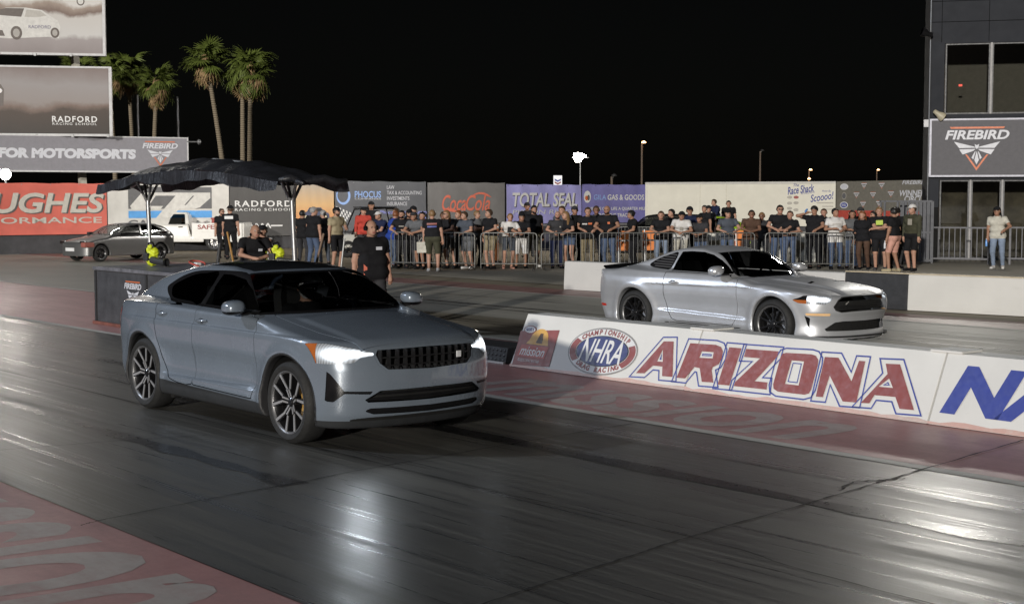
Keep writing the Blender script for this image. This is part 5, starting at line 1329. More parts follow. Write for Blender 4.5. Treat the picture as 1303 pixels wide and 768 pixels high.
    for sg in (-1, 1):
        FT = [(.842, .662), (.849, .412), (.807, .409), (.746, .478), (.56, .470), (.54, .494), (.75, .500), (.824, .638)]
        nmesh(B.cut(half(front_fn(FT, .02, 1.3), sg)), 'fog_lamp_recess', M_BLACK, car, -.008)
        HL = [(.509, .808), (.60, .835), (.693, .859), (.80, .885), (.854, .884), (.897, .88), (.89, .80), (.882, .721), (.78, .722), (.676, .733), (.624, .772), (.517, .782)]
        h = B.cut(half(front_fn(HL, -.4, 1.3), sg))
        lit = lambda V, N: 1.765+.2*(.88-V[:, 2])-V[:, 0]
        ho = nmesh(clip(h, lit(h[0], h[1])), 'headlamp', lamp_mat('grey_car_lamp', ((.775, .795, .075, .050), (.66, .800, .07, .030), (.56, .797, .07, .010))), car, -.004)
        nmesh(clip(h, -lit(h[0], h[1])), 'side_marker', M_AMB, ho, -.003)
        TLp = [(-2.45, .93), (-2.45, .99), (-2.15, .985), (-2.0, .97), (-1.97, .94), (-2.02, .78), (-2.10, .76), (-2.12, .90)]
        nmesh(B.cut(lambda V, N, sg=sg: np.maximum(inpoly(TLp, V[:, 0], V[:, 2]), .55-sg*V[:, 1])), 'tail_lamp', M_RED, car, .004)
    nmesh(B.M, 'body', P, car)
    # mirrors
    for sg in (-1, 1):
        def mf(x, y, z):
            xx = (x-.02)/.104; yy = (y)/.098; zz = (z)/.066
            e = np.sqrt(np.abs(xx)**2.6+np.abs(yy)**2.6+np.abs(zz+.12*yy)**2.6+1e-9)-1
            return np.maximum(e*.09, -.075-x)
        v, n, q = surface(mf, (-.2, -.2, -.2), (.2, .2, .2), .014)
        v[:, 0] -= .12*np.maximum(0, v[:, 1]*1)*.0
        v = v+np.array([.56, .0, 1.115]); v[:, 1] = sg*(v[:, 1]+.965); n[:, 1] *= sg
        T = tris(q); T = T if sg > 0 else T[:, ::-1]
        M = (v, n, T)
        mo = nmesh(clip(M, -(v[:, 2]-1.083-.02*(v[:, 0]-.56))), 'wing_mirror', P, car); nmesh(clip(M, (v[:, 2]-1.083-.02*(v[:, 0]-.56))), 'mirror_base', M_BLACK, mo)
        st = MB(); st.bar((.58, sg*.79, 1.055), (.57, sg*.93, 1.065), .09, .03); st.build('mirror_stalk', M_BLACK, mo, bevel=.008)
    for x in (1.3675, -1.3675):
        for sg in (-1, 1):
            make_wheel(car, x, sg*.905, .352, sg, .352, .262, .245, 'star', M_RIMB, M_GOLD if x > 0 else M_PLAS)
    for sg in (-1, 1):
        mf_ = MB(); mf_.box(-.03, .03, -.13, .13, -.02, .14); mo = mf_.build('mud_flap', M_CAV, car, bevel=.01); mo.location = (-.90, sg*.70, .17)
    rs = MB(); rs.box(-1.2, -.95, -.66, .66, .4, 1.0); rs.box(-1.27, -1.2, -.80, .80, .3, 1.0); rs.box(-2.0, -1.2, -.62, .62, .94, 1.0); rs.build('rear_seat', mat('seat_fabric', (.035, .035, .037), .85), car, bevel=.03)
    interior(car, .62, -.15, .36, .66)
    return car

# ---------------------------------------------------------------- the silver coupe in the far lane
def silver_body_field():
    top = spl([2.6, 2.35, 2.22, 2.05, 1.8, 1.4, 1.0, .85, .75, .67, .45, .25, .08, -.1, -.35, -.6, -.9, -1.2, -1.5, -1.8, -1.95, -2.1, -2.3, -2.5],
              [.66, .715, .755, .81, .86, .91, .945, .958, .97, 1.0, 1.13, 1.235, 1.302, 1.345, 1.375, 1.372, 1.335, 1.265, 1.165, 1.055, 1.01, .985, .98, .96])
    Pz = spl([.12, .18, .25, .34, .5, .62, .72, .80, .88, .95, 1.05], [.83, .875, .905, .895, .905, .925, .935, .93, .905, .86, .78])
    dP = spl([-2.6, -2.3, -2.1, -1.8, -1.4, -.9, -.4, .2, .9, 1.4, 1.8, 2.1, 2.4], [-.13, -.07, -.04, -.005, .022, .0, -.03, -.035, -.022, -.005, -.03, -.08, -.17])
    G = spl([-2.4, -2.0, -1.6, -1.2, -.8, -.4, 0, .4, .8, 1.2], [.52, .58, .65, .70, .725, .74, .745, .74, .73, .71])
    tum = spl([.85, .96, 1.08, 1.2, 1.28, 1.34, 1.42], [-.05, 0, .055, .13, .19, .24, .33])
    belt = spl([-2.4, -1.8, -1.2, -.6, 0, .6, 1.2], [1.02, 1.02, 1.0, .985, .975, .965, .955])
    Fz = spl([.08, .16, .22, .34, .46, .54, .62, .70, .76, .84], [2.10, 2.24, 2.25, 2.235, 2.265, 2.30, 2.305, 2.295, 2.27, 2.15])
    Fy = spl([0, .2, .4, .55, .68, .78, .86, .92, .98], [0, -.01, -.045, -.10, -.18, -.27, -.39, -.55, -.8])
    Rz = spl([.1, .3, .45, .7, .92, .98, 1.1], [-2.25, -2.34, -2.40, -2.425, -2.40, -2.42, -2.40])
    Ry = spl([0, .3, .55, .7, .8, .88, .95], [0, .015, .055, .11, .19, .32, .5])
    def f(x, y, z):
        xe = x+.34*y*y*sstep((x+.5)/.5)*sstep((1.3-x)/.5)-.25*y*y*sstep((-.8-x)/.4)
        T = top(xe)-.055*(y/.6)**2*sstep((1.5-np.abs(x+.3))/.6)*(1-.75*sstep((x+.25)/.40))-.05*(y/.8)**2*sstep((x-.7)/.3)
        # bonnet bulge with two crease lines
        T = T+.022*sstep((.46-.10*sstep((x-1.2)/.9)-y)/.06)*sstep((x-.8)/.3)*sstep((2.35-x)/.4)
        sl = (top(xe+.02)-top(xe-.02))/.04
        ft = (z-T)/np.sqrt(1+sl*sl)
        s = sstep((z-belt(x)+.02)/.07)
        r1 = np.hypot(x-1.36, z-.343); r2 = np.hypot(x+1.36, z-.343); r = np.minimum(r1, r2)
        W = (Pz(z)+dP(x))*(1-s)+(G(x)-tum(z))*s
        W = W+.020*np.exp(-((r-.43)/.06)**2)*(z > .1)
        # door scallop and the character line that falls behind the front wheel
        d = np.abs(x)
        W = W-.020*sstep((.78-z)/.25)*sstep((1.05-d)/.35)
        W = W+.030*sstep((.43-.03*x-z)/.05)*sstep((1.0-d)/.3)*sstep((z-.22)/.08)
        W = W-.014*sstep((.815+.012*x-z)/.012)*sstep((z-.66)/.13)*sstep((1.15-np.abs(x+.05))/.35)
        # rear haunch
        W = W+.022*np.exp(-((x+1.45)/.45)**2)*np.exp(-((z-.82)/.14)**2)
        fs = (y-W)/np.sqrt(1+(.45*s)**2)
        ff = (x-(Fz(z)+Fy(y)))*.9
        fr = (Rz(z)+Ry(y)-x)*.9
        body = smax(ft, fs, .052-.024*sstep((z-belt(x))/.08))
        body = smax(body, ff, .045); body = smax(body, fr, .045)
        body = smax(body, .14+.04*sstep((1.8-x)/.3)-z, .025)
        arch = np.maximum(r-.388, .56-y)
        return smax(body, -arch, .012)
    return f
def build_silver_car(loc):
    car = empty('silver_coupe', loc)
    P = paint('silver_paint', (.62, .635, .67), .55, .36, .3)
    V, N, Q = surface(silver_body_field(), (-2.55, 0, .06), (2.42, 1.04, 1.46), .018, sym=True)
    B = Body(V, N, Q)
    rad = lambda V: np.minimum(np.hypot(V[:, 0]-1.36, V[:, 2]-.343), np.hypot(V[:, 0]+1.36, V[:, 2]-.343))
    split4(B.cut(lambda V, N: np.maximum(rad(V)-.396, np.abs(V[:, 1])-.86)), 'wheel_well', M_CAV, car)
    nmesh(B.cut(lambda V, N: np.maximum(N[:, 2]+.5, V[:, 2]-.26)), 'underbody', M_CAV, car)
    nmesh(B.cut(lambda V, N: np.maximum(V[:, 2]-.215, -(np.abs(V[:, 0])-0)*0-1+2*(V[:, 0] > 1.75))), 'sill', mat('silver_sill', (.05, .05, .052), .5), car)
    ex = lambda V: V[:, 0]+.34*V[:, 1]**2*sstep((V[:, 0]+.5)/.5)*sstep((1.3-V[:, 0])/.5)
    er = lambda V: V[:, 0]-.25*V[:, 1]**2*sstep((-.8-V[:, 0])/.4)
    wsw = spl([.88, .92, .96, .99, 1.1, 1.25, 1.32], [.5, .62, .67, .675, .62, .525, .47])
    trim = B.cut(lambda V, N: np.maximum(np.maximum(ex(V)-.80, .075-ex(V)), np.maximum(np.maximum(np.abs(V[:, 1])-wsw(V[:, 2])-.014, .965-V[:, 2]-3*np.maximum(0, .56-np.abs(V[:, 1]))), np.maximum(.1-N[:, 2], (np.abs(N[:, 1])-.62)*.2))))
    ws_fn = lambda V, N: np.maximum(np.maximum(ex(V)-.735, .105-ex(V)), np.abs(V[:, 1])-wsw(V[:, 2]))
    ws = clip(trim, ws_fn(trim[0], trim[1])); fr = clip(trim, -ws_fn(trim[0], trim[1]))
    nmesh(fr, 'windscreen_surround', M_BLACK, car); nmesh(ws, 'windscreen', M_WS, car, -.003)
    nmesh(B.cut(lambda V, N: np.maximum(np.maximum(er(V)+.95, -1.88-er(V)), np.maximum(np.abs(V[:, 1])-.50, .1-N[:, 2])), .003), 'rear_window', M_ROOFG, car, -.003)
    DW = [(.53, .998), (.36, 1.085), (.17, 1.185), (-.03, 1.255), (-.25, 1.292), (-.50, 1.297), (-.70, 1.285), (-.745, 1.01), (0, 1.0)]
    QW = smooth_poly([(-.80, 1.015), (-.765, 1.265), (-.95, 1.235), (-1.13, 1.175), (-1.27, 1.10), (-1.285, 1.065), (-1.20, 1.04), (-1.0, 1.022)], 3)
    DR = [(.62, .985), (.68, .90), (.70, .60), (.66, .35), (.60, .262), (-.50, .262), (-.60, .30), (-.70, .45), (-.74, .60), (-.75, .80), (-.78, 1.0)]
    for sg in (-1, 1):
        fn = side_fn(DW, sg); nmesh(B.cut(fn), 'side_window', M_SG, car, -.004)
        q = B.cut(side_fn(QW, sg)); qo = nmesh(q, 'quarter_panel', M_BLACK, car, -.012)
        for k in range(6):      # louvres over the quarter window
            z = 1.045+.036*k; xa = -.80+.004*k; xb = [-1.17, -1.215, -1.175, -1.10, -1.03, -.93][k]
            pts = []
            for t in np.linspace(0, 1, 7):
                x = xa+(xb-xa)*t; zz = z+.012*t
                i = int(np.argmin((V[:, 0]-x)**2+(V[:, 2]-zz)**2+(V[:, 1]*sg < .4)*9)); pts.append((x, V[i, 1], zz))
            l = MB(); l.grid([[(p[0], p[1]-sg*.016, p[2]-.012), (p[0], p[1]+sg*.004, p[2]+.0), (p[0], p[1]-sg*.010, p[2]+.012)] for p in pts]); l.build('louvre', mat('louvre_dark', (.10, .10, .105), .4), qo)
        d = nmesh(B.cut(side_fn(DR, sg), .009), 'door', P, car, 0, .02)
        hx, hz = -.55, .845
        i = int(np.argmin((V[:, 0]-hx)**2+(V[:, 2]-hz)**2+(V[:, 1]*sg < .5)*9)); yy = abs(V[i, 1]); n = 10
        h = MB(); h.tube([(hx-.10+.20*k/n, sg*(yy+.004+.022*math.sin(math.pi*k/n)**.6), hz) for k in range(n+1)], [.008+.009*math.sin(math.pi*k/n) for k in range(n+1)], 8); h.build('door_handle', P, d, 60)
        c = MB(); c.lathe([(.001, 0), (.03, .002), (.034, -.004)], 16, 'y'); c = c.build('handle_cup', M_BLACK, d, 60); c.location = (hx-.02, sg*(yy+.001), hz); c.scale = (1.9, 1 if sg > 0 else -1, .8)
    nmesh(B.cut(lambda V, N: np.maximum(np.maximum(np.abs(V[:, 1])-(.72-.12*sstep((V[:, 0]-1.3)/.8)), V[:, 0]-2.215+.22*V[:, 1]**2), np.maximum(.81-ex(V), (.4-N[:, 2])*.3)), .008), 'bonnet', P, car, 0, .02)
    GR = [(0, .742), (.30, .740), (.45, .732), (.52, .70), (.585, .61), (.56, .565), (.49, .540), (.30, .55), (0, .553)]
    GRo = [(0, .750), (.30, .748), (.46, .740), (.535, .705), (.605, .61), (.572, .556), (.49, .528), (.30, .538), (0, .541)]
    nmesh(B.cut(front_fn(GR)), 'grille_back', M_CAV, car, -.07)
    nmesh(B.cut(front_fn(GRo)), 'grille_surround', mat('grille_edge', (.03, .03, .03), .35), car, -.004)
    Fy = spl([0, .2, .4, .55, .68, .78, .86, .92, .98], [0, -.01, -.045, -.10, -.18, -.27, -.39, -.55, -.8])
    b = MB()
    for z in (.585, .612):
        b.grid([[(2.26+Fy(abs(y)), y, z-.004), (2.26+Fy(abs(y)), y, z+.004), (2.2+Fy(abs(y)), y, z+.004)] for y in np.linspace(-.5, .5, 21)])
    b.build('grille_bar', M_GRIL, car)
    # small running-animal badge, left plain: an upright chrome bar emblem
    e = MB(); e.prism([(-.03, -.005), (.0, .012), (.03, .035), (.038, .045), (.024, .048), (.004, .03), (-.02, .028), (-.045, .01), (-.036, .004), (-.022, .014)], 0, .01, 'yz'); o = e.build('badge', M_CHR, car); o.location = (2.235+float(Fy(.3)), -.36, .63)
    IN = [(0, .402), (.42, .405), (.53, .392), (.66, .30), (.64, .275), (0, .27)]
    nmesh(B.cut(front_fn(IN, .05, 1.5)), 'lower_intake', M_CAV, car, -.06)
    sp = MB()
    sp.grid([[(2.30+Fy(abs(y))*.9, y, .19), (2.30+Fy(abs(y))*.9, y, .205), (2.15+Fy(abs(y))*.9, y, .215), (2.0+Fy(abs(y))*.9, y, .215)] for y in np.linspace(-.86, .86, 31)])
    sp.build('splitter', M_BLACK, car)
    for sg in (-1, 1):
        HL = [(.59, .735), (.68, .757), (.78, .770), (.866, .760), (.915, .705), (.915, .69), (.895, .655), (.82, .645), (.70, .640), (.64, .68)]
        h = B.cut(half(front_fn(HL, -.3, 1.5), sg))
        lit = lambda V, N: 1.915-V[:, 0]
        ho = nmesh(clip(h, lit(h[0], h[1])), 'headlamp', lamp_mat('silver_car_lamp', ((.80, .715, .055, .035), (.70, .705, .06, .028))), car, -.004)
        r = clip(h, -lit(h[0], h[1])); am = lambda V: V[:, 2]-.70
        nmesh(clip(r, am(r[0])), 'side_marker', M_AMB, ho, -.003); nmesh(clip(r, -am(r[0])), 'lamp_shell', M_BLACK, ho, -.003)
        IL = [(.63, .520), (.855, .522), (.848, .490), (.62, .484)]
        nmesh(B.cut(half(front_fn(IL, -.2, 1.4), sg)), 'indicator', mat('indicator_amber', (.75, .50, .26), .25, emit=(1, .55, .25), es=.12), car, .003)
        VT = [(.862, .515), (.849, .478), (.813, .455), (.798, .273)]
        nmesh(B.cut(half(front_fn(VT, -.2, 1.4), sg)), 'bumper_vent', M_BLACK, car, -.01)
        BM = [(-2.40, .40), (-2.02, .41), (-2.02, .445), (-2.40, .45)]
        nmesh(B.cut(lambda V, N, sg=sg: np.maximum(inpoly(BM, V[:, 0], V[:, 2]), .6-sg*V[:, 1])), 'side_marker', M_RED, car, .003)
    nmesh(B.M, 'body', P, car)
    # tail spoiler, bonnet vents, splitter
    s_ = MB(); s_.grid([[(-2.12-.16*t, y*(1-.06*t), 1.0+.05*t*t-.02*(y/.7)**2) for t in (0, .4, .8, 1.0)] + [(-2.30, y*.94, 1.03-.02*(y/.7)**2), (-2.2, y*.97, .985-.02*(y/.7)**2)] for y in np.linspace(-.72, .72, 21)]); s_.build('tail_spoiler', M_BLACK, car, 50)
    for sg in (-1, 1):
        v = MB(); v.add([(1.55, sg*.22, .912), (1.62, sg*.40, .898), (1.57, sg*.41, .905), (1.50, sg*.23, .92)], [(0, 1, 2, 3)]); v.build('bonnet_vent', M_BLACK, car)
        def mf(x, y, z):
            e = np.sqrt(np.abs((x-.01)/.10)**2.5+np.abs(y/.12)**2.5+np.abs((z+.1*y)/.068)**2.5+1e-9)-1
            return np.maximum(e*.08, -.07-x)
        v, n, q = surface(mf, (-.2, -.2, -.2), (.2, .2, .2), .016)
        v = v+np.array([.33, 0, 1.045]); v[:, 1] = sg*(v[:, 1]+.94); n[:, 1] *= sg
        T = tris(q); T = T if sg > 0 else T[:, ::-1]
        mo = nmesh((v, n, T), 'wing_mirror', P, car)
        st = MB(); st.bar((.38, sg*.72, .985), (.36, sg*.90, 1.0), .08, .03); st.build('mirror_stalk', M_BLACK, mo, bevel=.008)
    for x in (1.36, -1.36):
        for sg in (-1, 1):
            make_wheel(car, x, sg*.925, .343, sg, .343, .248, .26, 'ten', M_RIMD, M_DISC)
    rs = MB(); rs.box(-1.1, -.85, -.6, .6, .35, .93); rs.box(-1.17, -1.1, -.76, .76, .3, .93); rs.box(-1.9, -1.1, -.55, .55, .88, .93); rs.build('rear_seat', mat('seat_fabric', (.035, .035, .037), .85), car, bevel=.03)
    interior(car, .42, -.35, .26, .62)
    return car
# ---------------------------------------------------------------- people
def mirror_arm(d): return d
def two_bone(a, b, l1, l2, pole):
    """elbow / knee position between a and b, bent towards pole"""
    a = Vector(a); b = Vector(b); d = b-a; L = min(d.length, (l1+l2)*.999); t = d.normalized()
    b = a+t*L; x = (l1*l1-l2*l2+L*L)/(2*L); h = math.sqrt(max(l1*l1-x*x, 0)); p = Vector(pole); p = (p-t*p.dot(t))
    p = p.normalized() if p.length > 1e-4 else Vector((0, 1, 0))
    return a+t*x+p*h, b
POSES = {
 # hands (left = +X), torso lean forward, elbow poles, feet (x, y), head turn (deg), head pitch
 'stand': dict(hl=(.26, -.03, .80), hr=(-.26, -.03, .80), lean=.0),
 'stand2': dict(hl=(.25, -.10, .82), hr=(-.27, .02, .80), lean=.02, fl=(.13, -.08), fr=(-.12, .06)),
 'lean': dict(hl=(.14, -.40, 1.10), hr=(-.14, -.40, 1.10), lean=.17, pl=(1, .2, -.6), pr=(-1, .2, -.6)),
 'lean2': dict(hl=(.02, -.42, 1.10), hr=(-.10, -.46, 1.11), lean=.24, pl=(1, .2, -.5), pr=(-1, .2, -.5), fl=(.14, -.02)),
 'lean_low': dict(hl=(.05, -.46, 1.08), hr=(-.05, -.47, 1.08), lean=.42, pl=(1, .0, -.4), pr=(-1, .0, -.4), fr=(-.12, .16)),
 'one_arm': dict(hl=(.22, -.36, 1.10), hr=(-.26, -.02, .80), lean=.10, pl=(1, .3, -.6)),
 'cross': dict(hl=(-.13, -.20, 1.17), hr=(.13, -.22, 1.20), lean=.0, pl=(1, -.1, -.8), pr=(-1, -.1, -.8)),
 'drink': dict(hr=(-.14, -.24, 1.56), hl=(.16, -.38, 1.10), lean=.03, pr=(-1, -.3, -.1), pl=(1, .2, -.6), pitch=-.45),
 'camera': dict(hl=(.07, -.24, 1.55), hr=(-.07, -.24, 1.55), lean=.05, pl=(1, -.1, -.5), pr=(-1, -.1, -.5)),
 'hold': dict(hl=(.10, -.30, 1.16), hr=(-.26, -.03, .80), lean=.02, pl=(.8, .4, -.8)),
 'hold2': dict(hl=(.10, -.26, 1.12), hr=(-.12, -.28, 1.18), lean=.03, pl=(.8, .4, -.8), pr=(-.8, .4, -.8)),
 'hip': dict(hl=(.21, -.05, 1.0), hr=(-.27, -.04, .80), lean=.0, pl=(1, .5, 0)),
 'akimbo': dict(hl=(.27, -.02, .84), hr=(-.27, -.02, .84), lean=-.02, fl=(.15, 0), fr=(-.15, 0), pl=(1, .3, 0), pr=(-1, .3, 0)),
 'sit': dict(hl=(.18, -.40, .98), hr=(-.18, -.40, .98), lean=-.12, pl=(1, .1, -.5), pr=(-1, .1, -.5), sit=True),
}
def cap_d(x, y, z, a, b, ra, rb):
    ax, ay, az = a; bx, by, bz = b[0]-ax, b[1]-ay, b[2]-az
    px, py, pz = x-ax, y-ay, z-az; L2 = bx*bx+by*by+bz*bz+1e-9
    t = np.clip((px*bx+py*by+pz*bz)/L2, 0, 1)
    return np.sqrt((px-t*bx)**2+(py-t*by)**2+(pz-t*bz)**2)-(ra+(rb-ra)*t), t
_BODY = {}
def body_data(pose, fat=0.0, fem=False, step=.021, turn=0.0):
    """one continuous figure, 1.75 m, facing -Y; returns surface, per-vertex bone and fraction, joints"""
    key = (pose, round(fat, 2), fem, step, round(turn, 2))
    if key in _BODY: return _BODY[key]
    p = POSES[pose]; ln = p.get('lean', 0); sit = p.get('sit', False)
    piv = Vector((0, 0, .92)); Rm = Matrix.Rotation(ln, 3, 'X')          # leaning forward = towards -Y
    T = lambda q: tuple(Rm @ (Vector(q)-piv)+piv)
    sw = .165 if fem else .185; hpw = .095
    sh = {s: T((s*sw, 0, 1.425)) for s in (1, -1)}
    hips = {s: (s*hpw, 0.01, .915) for s in (1, -1)}
    neck = T((0, .01, 1.46)); nk2 = T((0, -.012, 1.555)); hc = Vector(T((0, -.028, 1.635)))
    caps = []   # (bone, a, b, ra, rb)
    f = fat
    caps += [('torso', T((-.095, -.005, 1.33)), T((.095, -.005, 1.33)), .112+.02*f, .112+.02*f), ('torso', T((-.075, -.01-.03*f, 1.13)), T((.075, -.01-.03*f, 1.13)), (.098 if fem else .108)+.06*f, (.098 if fem else .108)+.06*f),
             ('torso', (-.085, .005-.02*f, .955), (.085, .005-.02*f, .955), .118+.045*f, .118+.045*f), ('torso', T((-sw+.03, .005, 1.405)), T((sw-.03, .005, 1.405)), .066, .066), ('torso', T((0, 0, 1.40)), T((0, -.01, 1.02)), .10, .10)]
    if f > .5: caps.append(('torso', T((0, -.09, 1.10)), T((0, -.08, 1.02)), .12, .11))
    if fem: caps += [('torso', T((s*.075, -.085, 1.285)), T((s*.075, -.075, 1.30)), .052, .05) for s in (1, -1)]
    caps.append(('neck', neck, nk2, .055, .052))
    for s, k, pk in ((1, 'hl', 'pl'), (-1, 'hr', 'pr')):
        h = Vector(p[k]); e, hd = two_bone(sh[s], h, .285, .255, p.get(pk, (s*.6, .6, -.2)))
        caps.append(('up%d' % s, sh[s], tuple(e), .054+.008*f, .042+.004*f)); caps.append(('fo%d' % s, tuple(e), tuple(hd), .041, .027))
        d = (hd-e).normalized(); caps.append(('hand%d' % s, tuple(hd), tuple(hd+d*.062), .030, .034))
    for s, k in ((1, 'fl'), (-1, 'fr')):
        fx, fy = p.get(k, (s*.115, 0.0))
        if sit: kn = Vector((s*.15, -.42, .93)); an = Vector((s*.15, -.50, .52)); 
        else:
            an = Vector((fx, fy+.02, .085)); kn, an = two_bone(hips[s], an, .425, .425, (s*.15, -1, 0))
        caps.append(('th%d' % s, hips[s], tuple(kn), .088+.02*f, .057+.008*f)); caps.append(('sn%d' % s, tuple(kn), tuple(an), .056+.006*f, .036))
        caps.append(('ft%d' % s, (an.x, an.y+.03, an.z-.045), (an.x+s*.03, an.y-.15, an.z-.052), .036, .032))
    names = [c[0] for c in caps]
    def head(x, y, z):
        c, s_ = math.cos(turn), math.sin(turn); dx, dy, dz = x-hc.x, y-hc.y, z-hc.z
        X = c*dx+s_*dy; Y = -s_*dx+c*dy; pt = p.get('pitch', 0.0); c2, s2 = math.cos(pt), math.sin(pt)
        Y, Zl = c2*Y-s2*dz, s2*Y+c2*dz
        sk = np.sqrt((X/.076)**2+((Y-.012)/.094)**2+((Zl-.022)/.098)**2)
        d = (sk-1)*.076
        d = smin(d, (np.sqrt((X/.056)**2+((Y+.032)/.060)**2+((Zl+.062)/.060)**2)-1)*.056, .045)    # jaw
        d = smin(d, np.sqrt(X*X+(Y+.100)**2+((Zl+.018)*.7)**2)-.013, .016)                          # nose
        for s in (1, -1):
            d = smin(d, (np.sqrt(((X-s*.079)/.010)**2+((Y-.012)/.022)**2+((Zl+.002)/.032)**2)-1)*.010, .008)   # ears
            d = smax(d, -(np.sqrt((X-s*.031)**2+(Y+.088)**2+((Zl-.012)*1.3)**2)-.014), .012)       # eye sockets
        return d, X, Y, Zl
    def field(x, y, z):
        d = None
        for n_, a, b, ra, rb in caps:
            c, _ = cap_d(x, y, z, a, b, ra, rb)
            k = .05 if n_ in ('torso', 'neck') else .028
            d = c if d is None else smin(d, c, k)
        return smin(d, head(x, y, z)[0], .02)
    pts = np.array([c[1] for c in caps]+[c[2] for c in caps]+[tuple(hc)]); lo = pts.min(0)-.17; hi = pts.max(0)+.17; lo[2] = max(lo[2], -.02 if not sit else .4)
    V, N, Q = surface(field, lo, hi, step, steps=2)
    # which bone each vertex belongs to
    D = []; Ts = []
    for n_, a, b, ra, rb in caps:
        c, t = cap_d(V[:, 0], V[:, 1], V[:, 2], a, b, ra, rb); D.append(c); Ts.append(t)
    hd_, HX, HY, HZ = head(V[:, 0], V[:, 1], V[:, 2]); D.append(hd_); Ts.append(np.zeros(len(V))); names = names+['head']
    D = np.array(D); bi = D.argmin(0); tt = np.array(Ts)[bi, np.arange(len(V))]
    bn = np.array(names)[bi]
    hands = []
    for s, k, pk in ((1, 'hl', 'pl'), (-1, 'hr', 'pr')):
        c = [c for c in caps if c[0] == 'hand%d' % s][0]; hands.append((s, Vector(c[1]), Vector(c[2])))
    r = dict(V=V, N=N, T=tris(Q), bn=bn, t=tt, H=(HX, HY, HZ), hc=hc, turn=turn, pitch=p.get('pitch', 0.0), hands=hands, lean=ln, T_=T, sh=sh, caps=caps)
    _BODY[key] = r; return r
def finger_geo(B):
    """five bent, unequal fingers for each hand"""
    Vs, Ns, Ts = [], [], []; n0 = 0
    for s, w, e in B['hands']:
        d = (e-w).normalized(); up = Vector((0, -.3, 1)); side = d.cross(up)
        if side.length < .1: side = Vector((1, 0, 0))
        side.normalize(); nrm = side.cross(d)
        for k, (off, L, r) in enumerate(((-.027, .060, .0085), (-.009, .070, .0092), (.009, .066, .0090), (.026, .052, .0080), (-.036, .052, .0098))):
            if k < 4: p0 = e+d*.012+side*off; p1 = p0+d*L*.5-nrm*.010; p2 = p1+d*L*.38-nrm*.030
            else: p0 = w+d*.02-side*.026; p1 = p0+d*.028-side*.022-nrm*.006; p2 = p1+d*.030-side*.004-nrm*.012
            m = MB(); m.tube([p0, p1, p2], [r, r*.95, r*.7], 6)
            v = np.array(m.v); t = []
            for f in m.f:
                for q in range(1, len(f)-1): t.append((f[0], f[q], f[q+1]))
            cen = np.repeat(np.array([p0, p1, p2]), 6, axis=0); nn = v-cen; nn /= np.maximum(np.linalg.norm(nn, axis=1), 1e-6)[:, None]
            Vs.append(v); Ns.append(nn); Ts.append(np.array(t)+n0); n0 += len(v)
    return np.concatenate(Vs), np.concatenate(Ns), np.concatenate(Ts)
SKINS = [mat('skin_light', (.43, .245, .175), .6, var=.12, scale=14, spec=.3), mat('skin_tan', (.33, .18, .12), .6, var=.12, scale=14, spec=.3), mat('skin_brown', (.20, .105, .068), .6, var=.12, scale=14, spec=.3)]
M_EYE = mat('eye_dark', (.02, .015, .012), .3); M_LIP = mat('lip', (.34, .12, .10), .5)
HAIRS = dict(black=mat('hair_black', (.012, .010, .009), .5), brown=mat('hair_brown', (.06, .035, .02), .5), fair=mat('hair_fair', (.22, .13, .06), .5), grey=mat('hair_grey', (.28, .27, .26), .55), red=mat('hair_red', (.20, .07, .025), .5))
CLO = dict(black=(.014, .014, .016), char=(.04, .04, .044), grey=(.12, .125, .135), slate=(.07, .08, .10), white=(.62, .61, .60), khaki=(.24, .20, .13), olive=(.06, .06, .04), navy=(.018, .024, .06), blue=(.025, .06, .30), denim=(.08, .11, .18), ltdenim=(.20, .25, .34), tan=(.34, .29, .19), brown=(.085, .05, .035), red=(.45, .06, .045), sand=(.50, .42, .33), camo=(.15, .14, .10), cream=(.50, .48, .42), pink=(.55, .30, .24), hiviz=(.62, .75, .03), dkgrey=(.06, .06, .065))
def cmat(c): return mat('cloth_'+c, CLO[c], .9, var=.22, scale=7, bump=.2, spec=.15)
_CM = {}
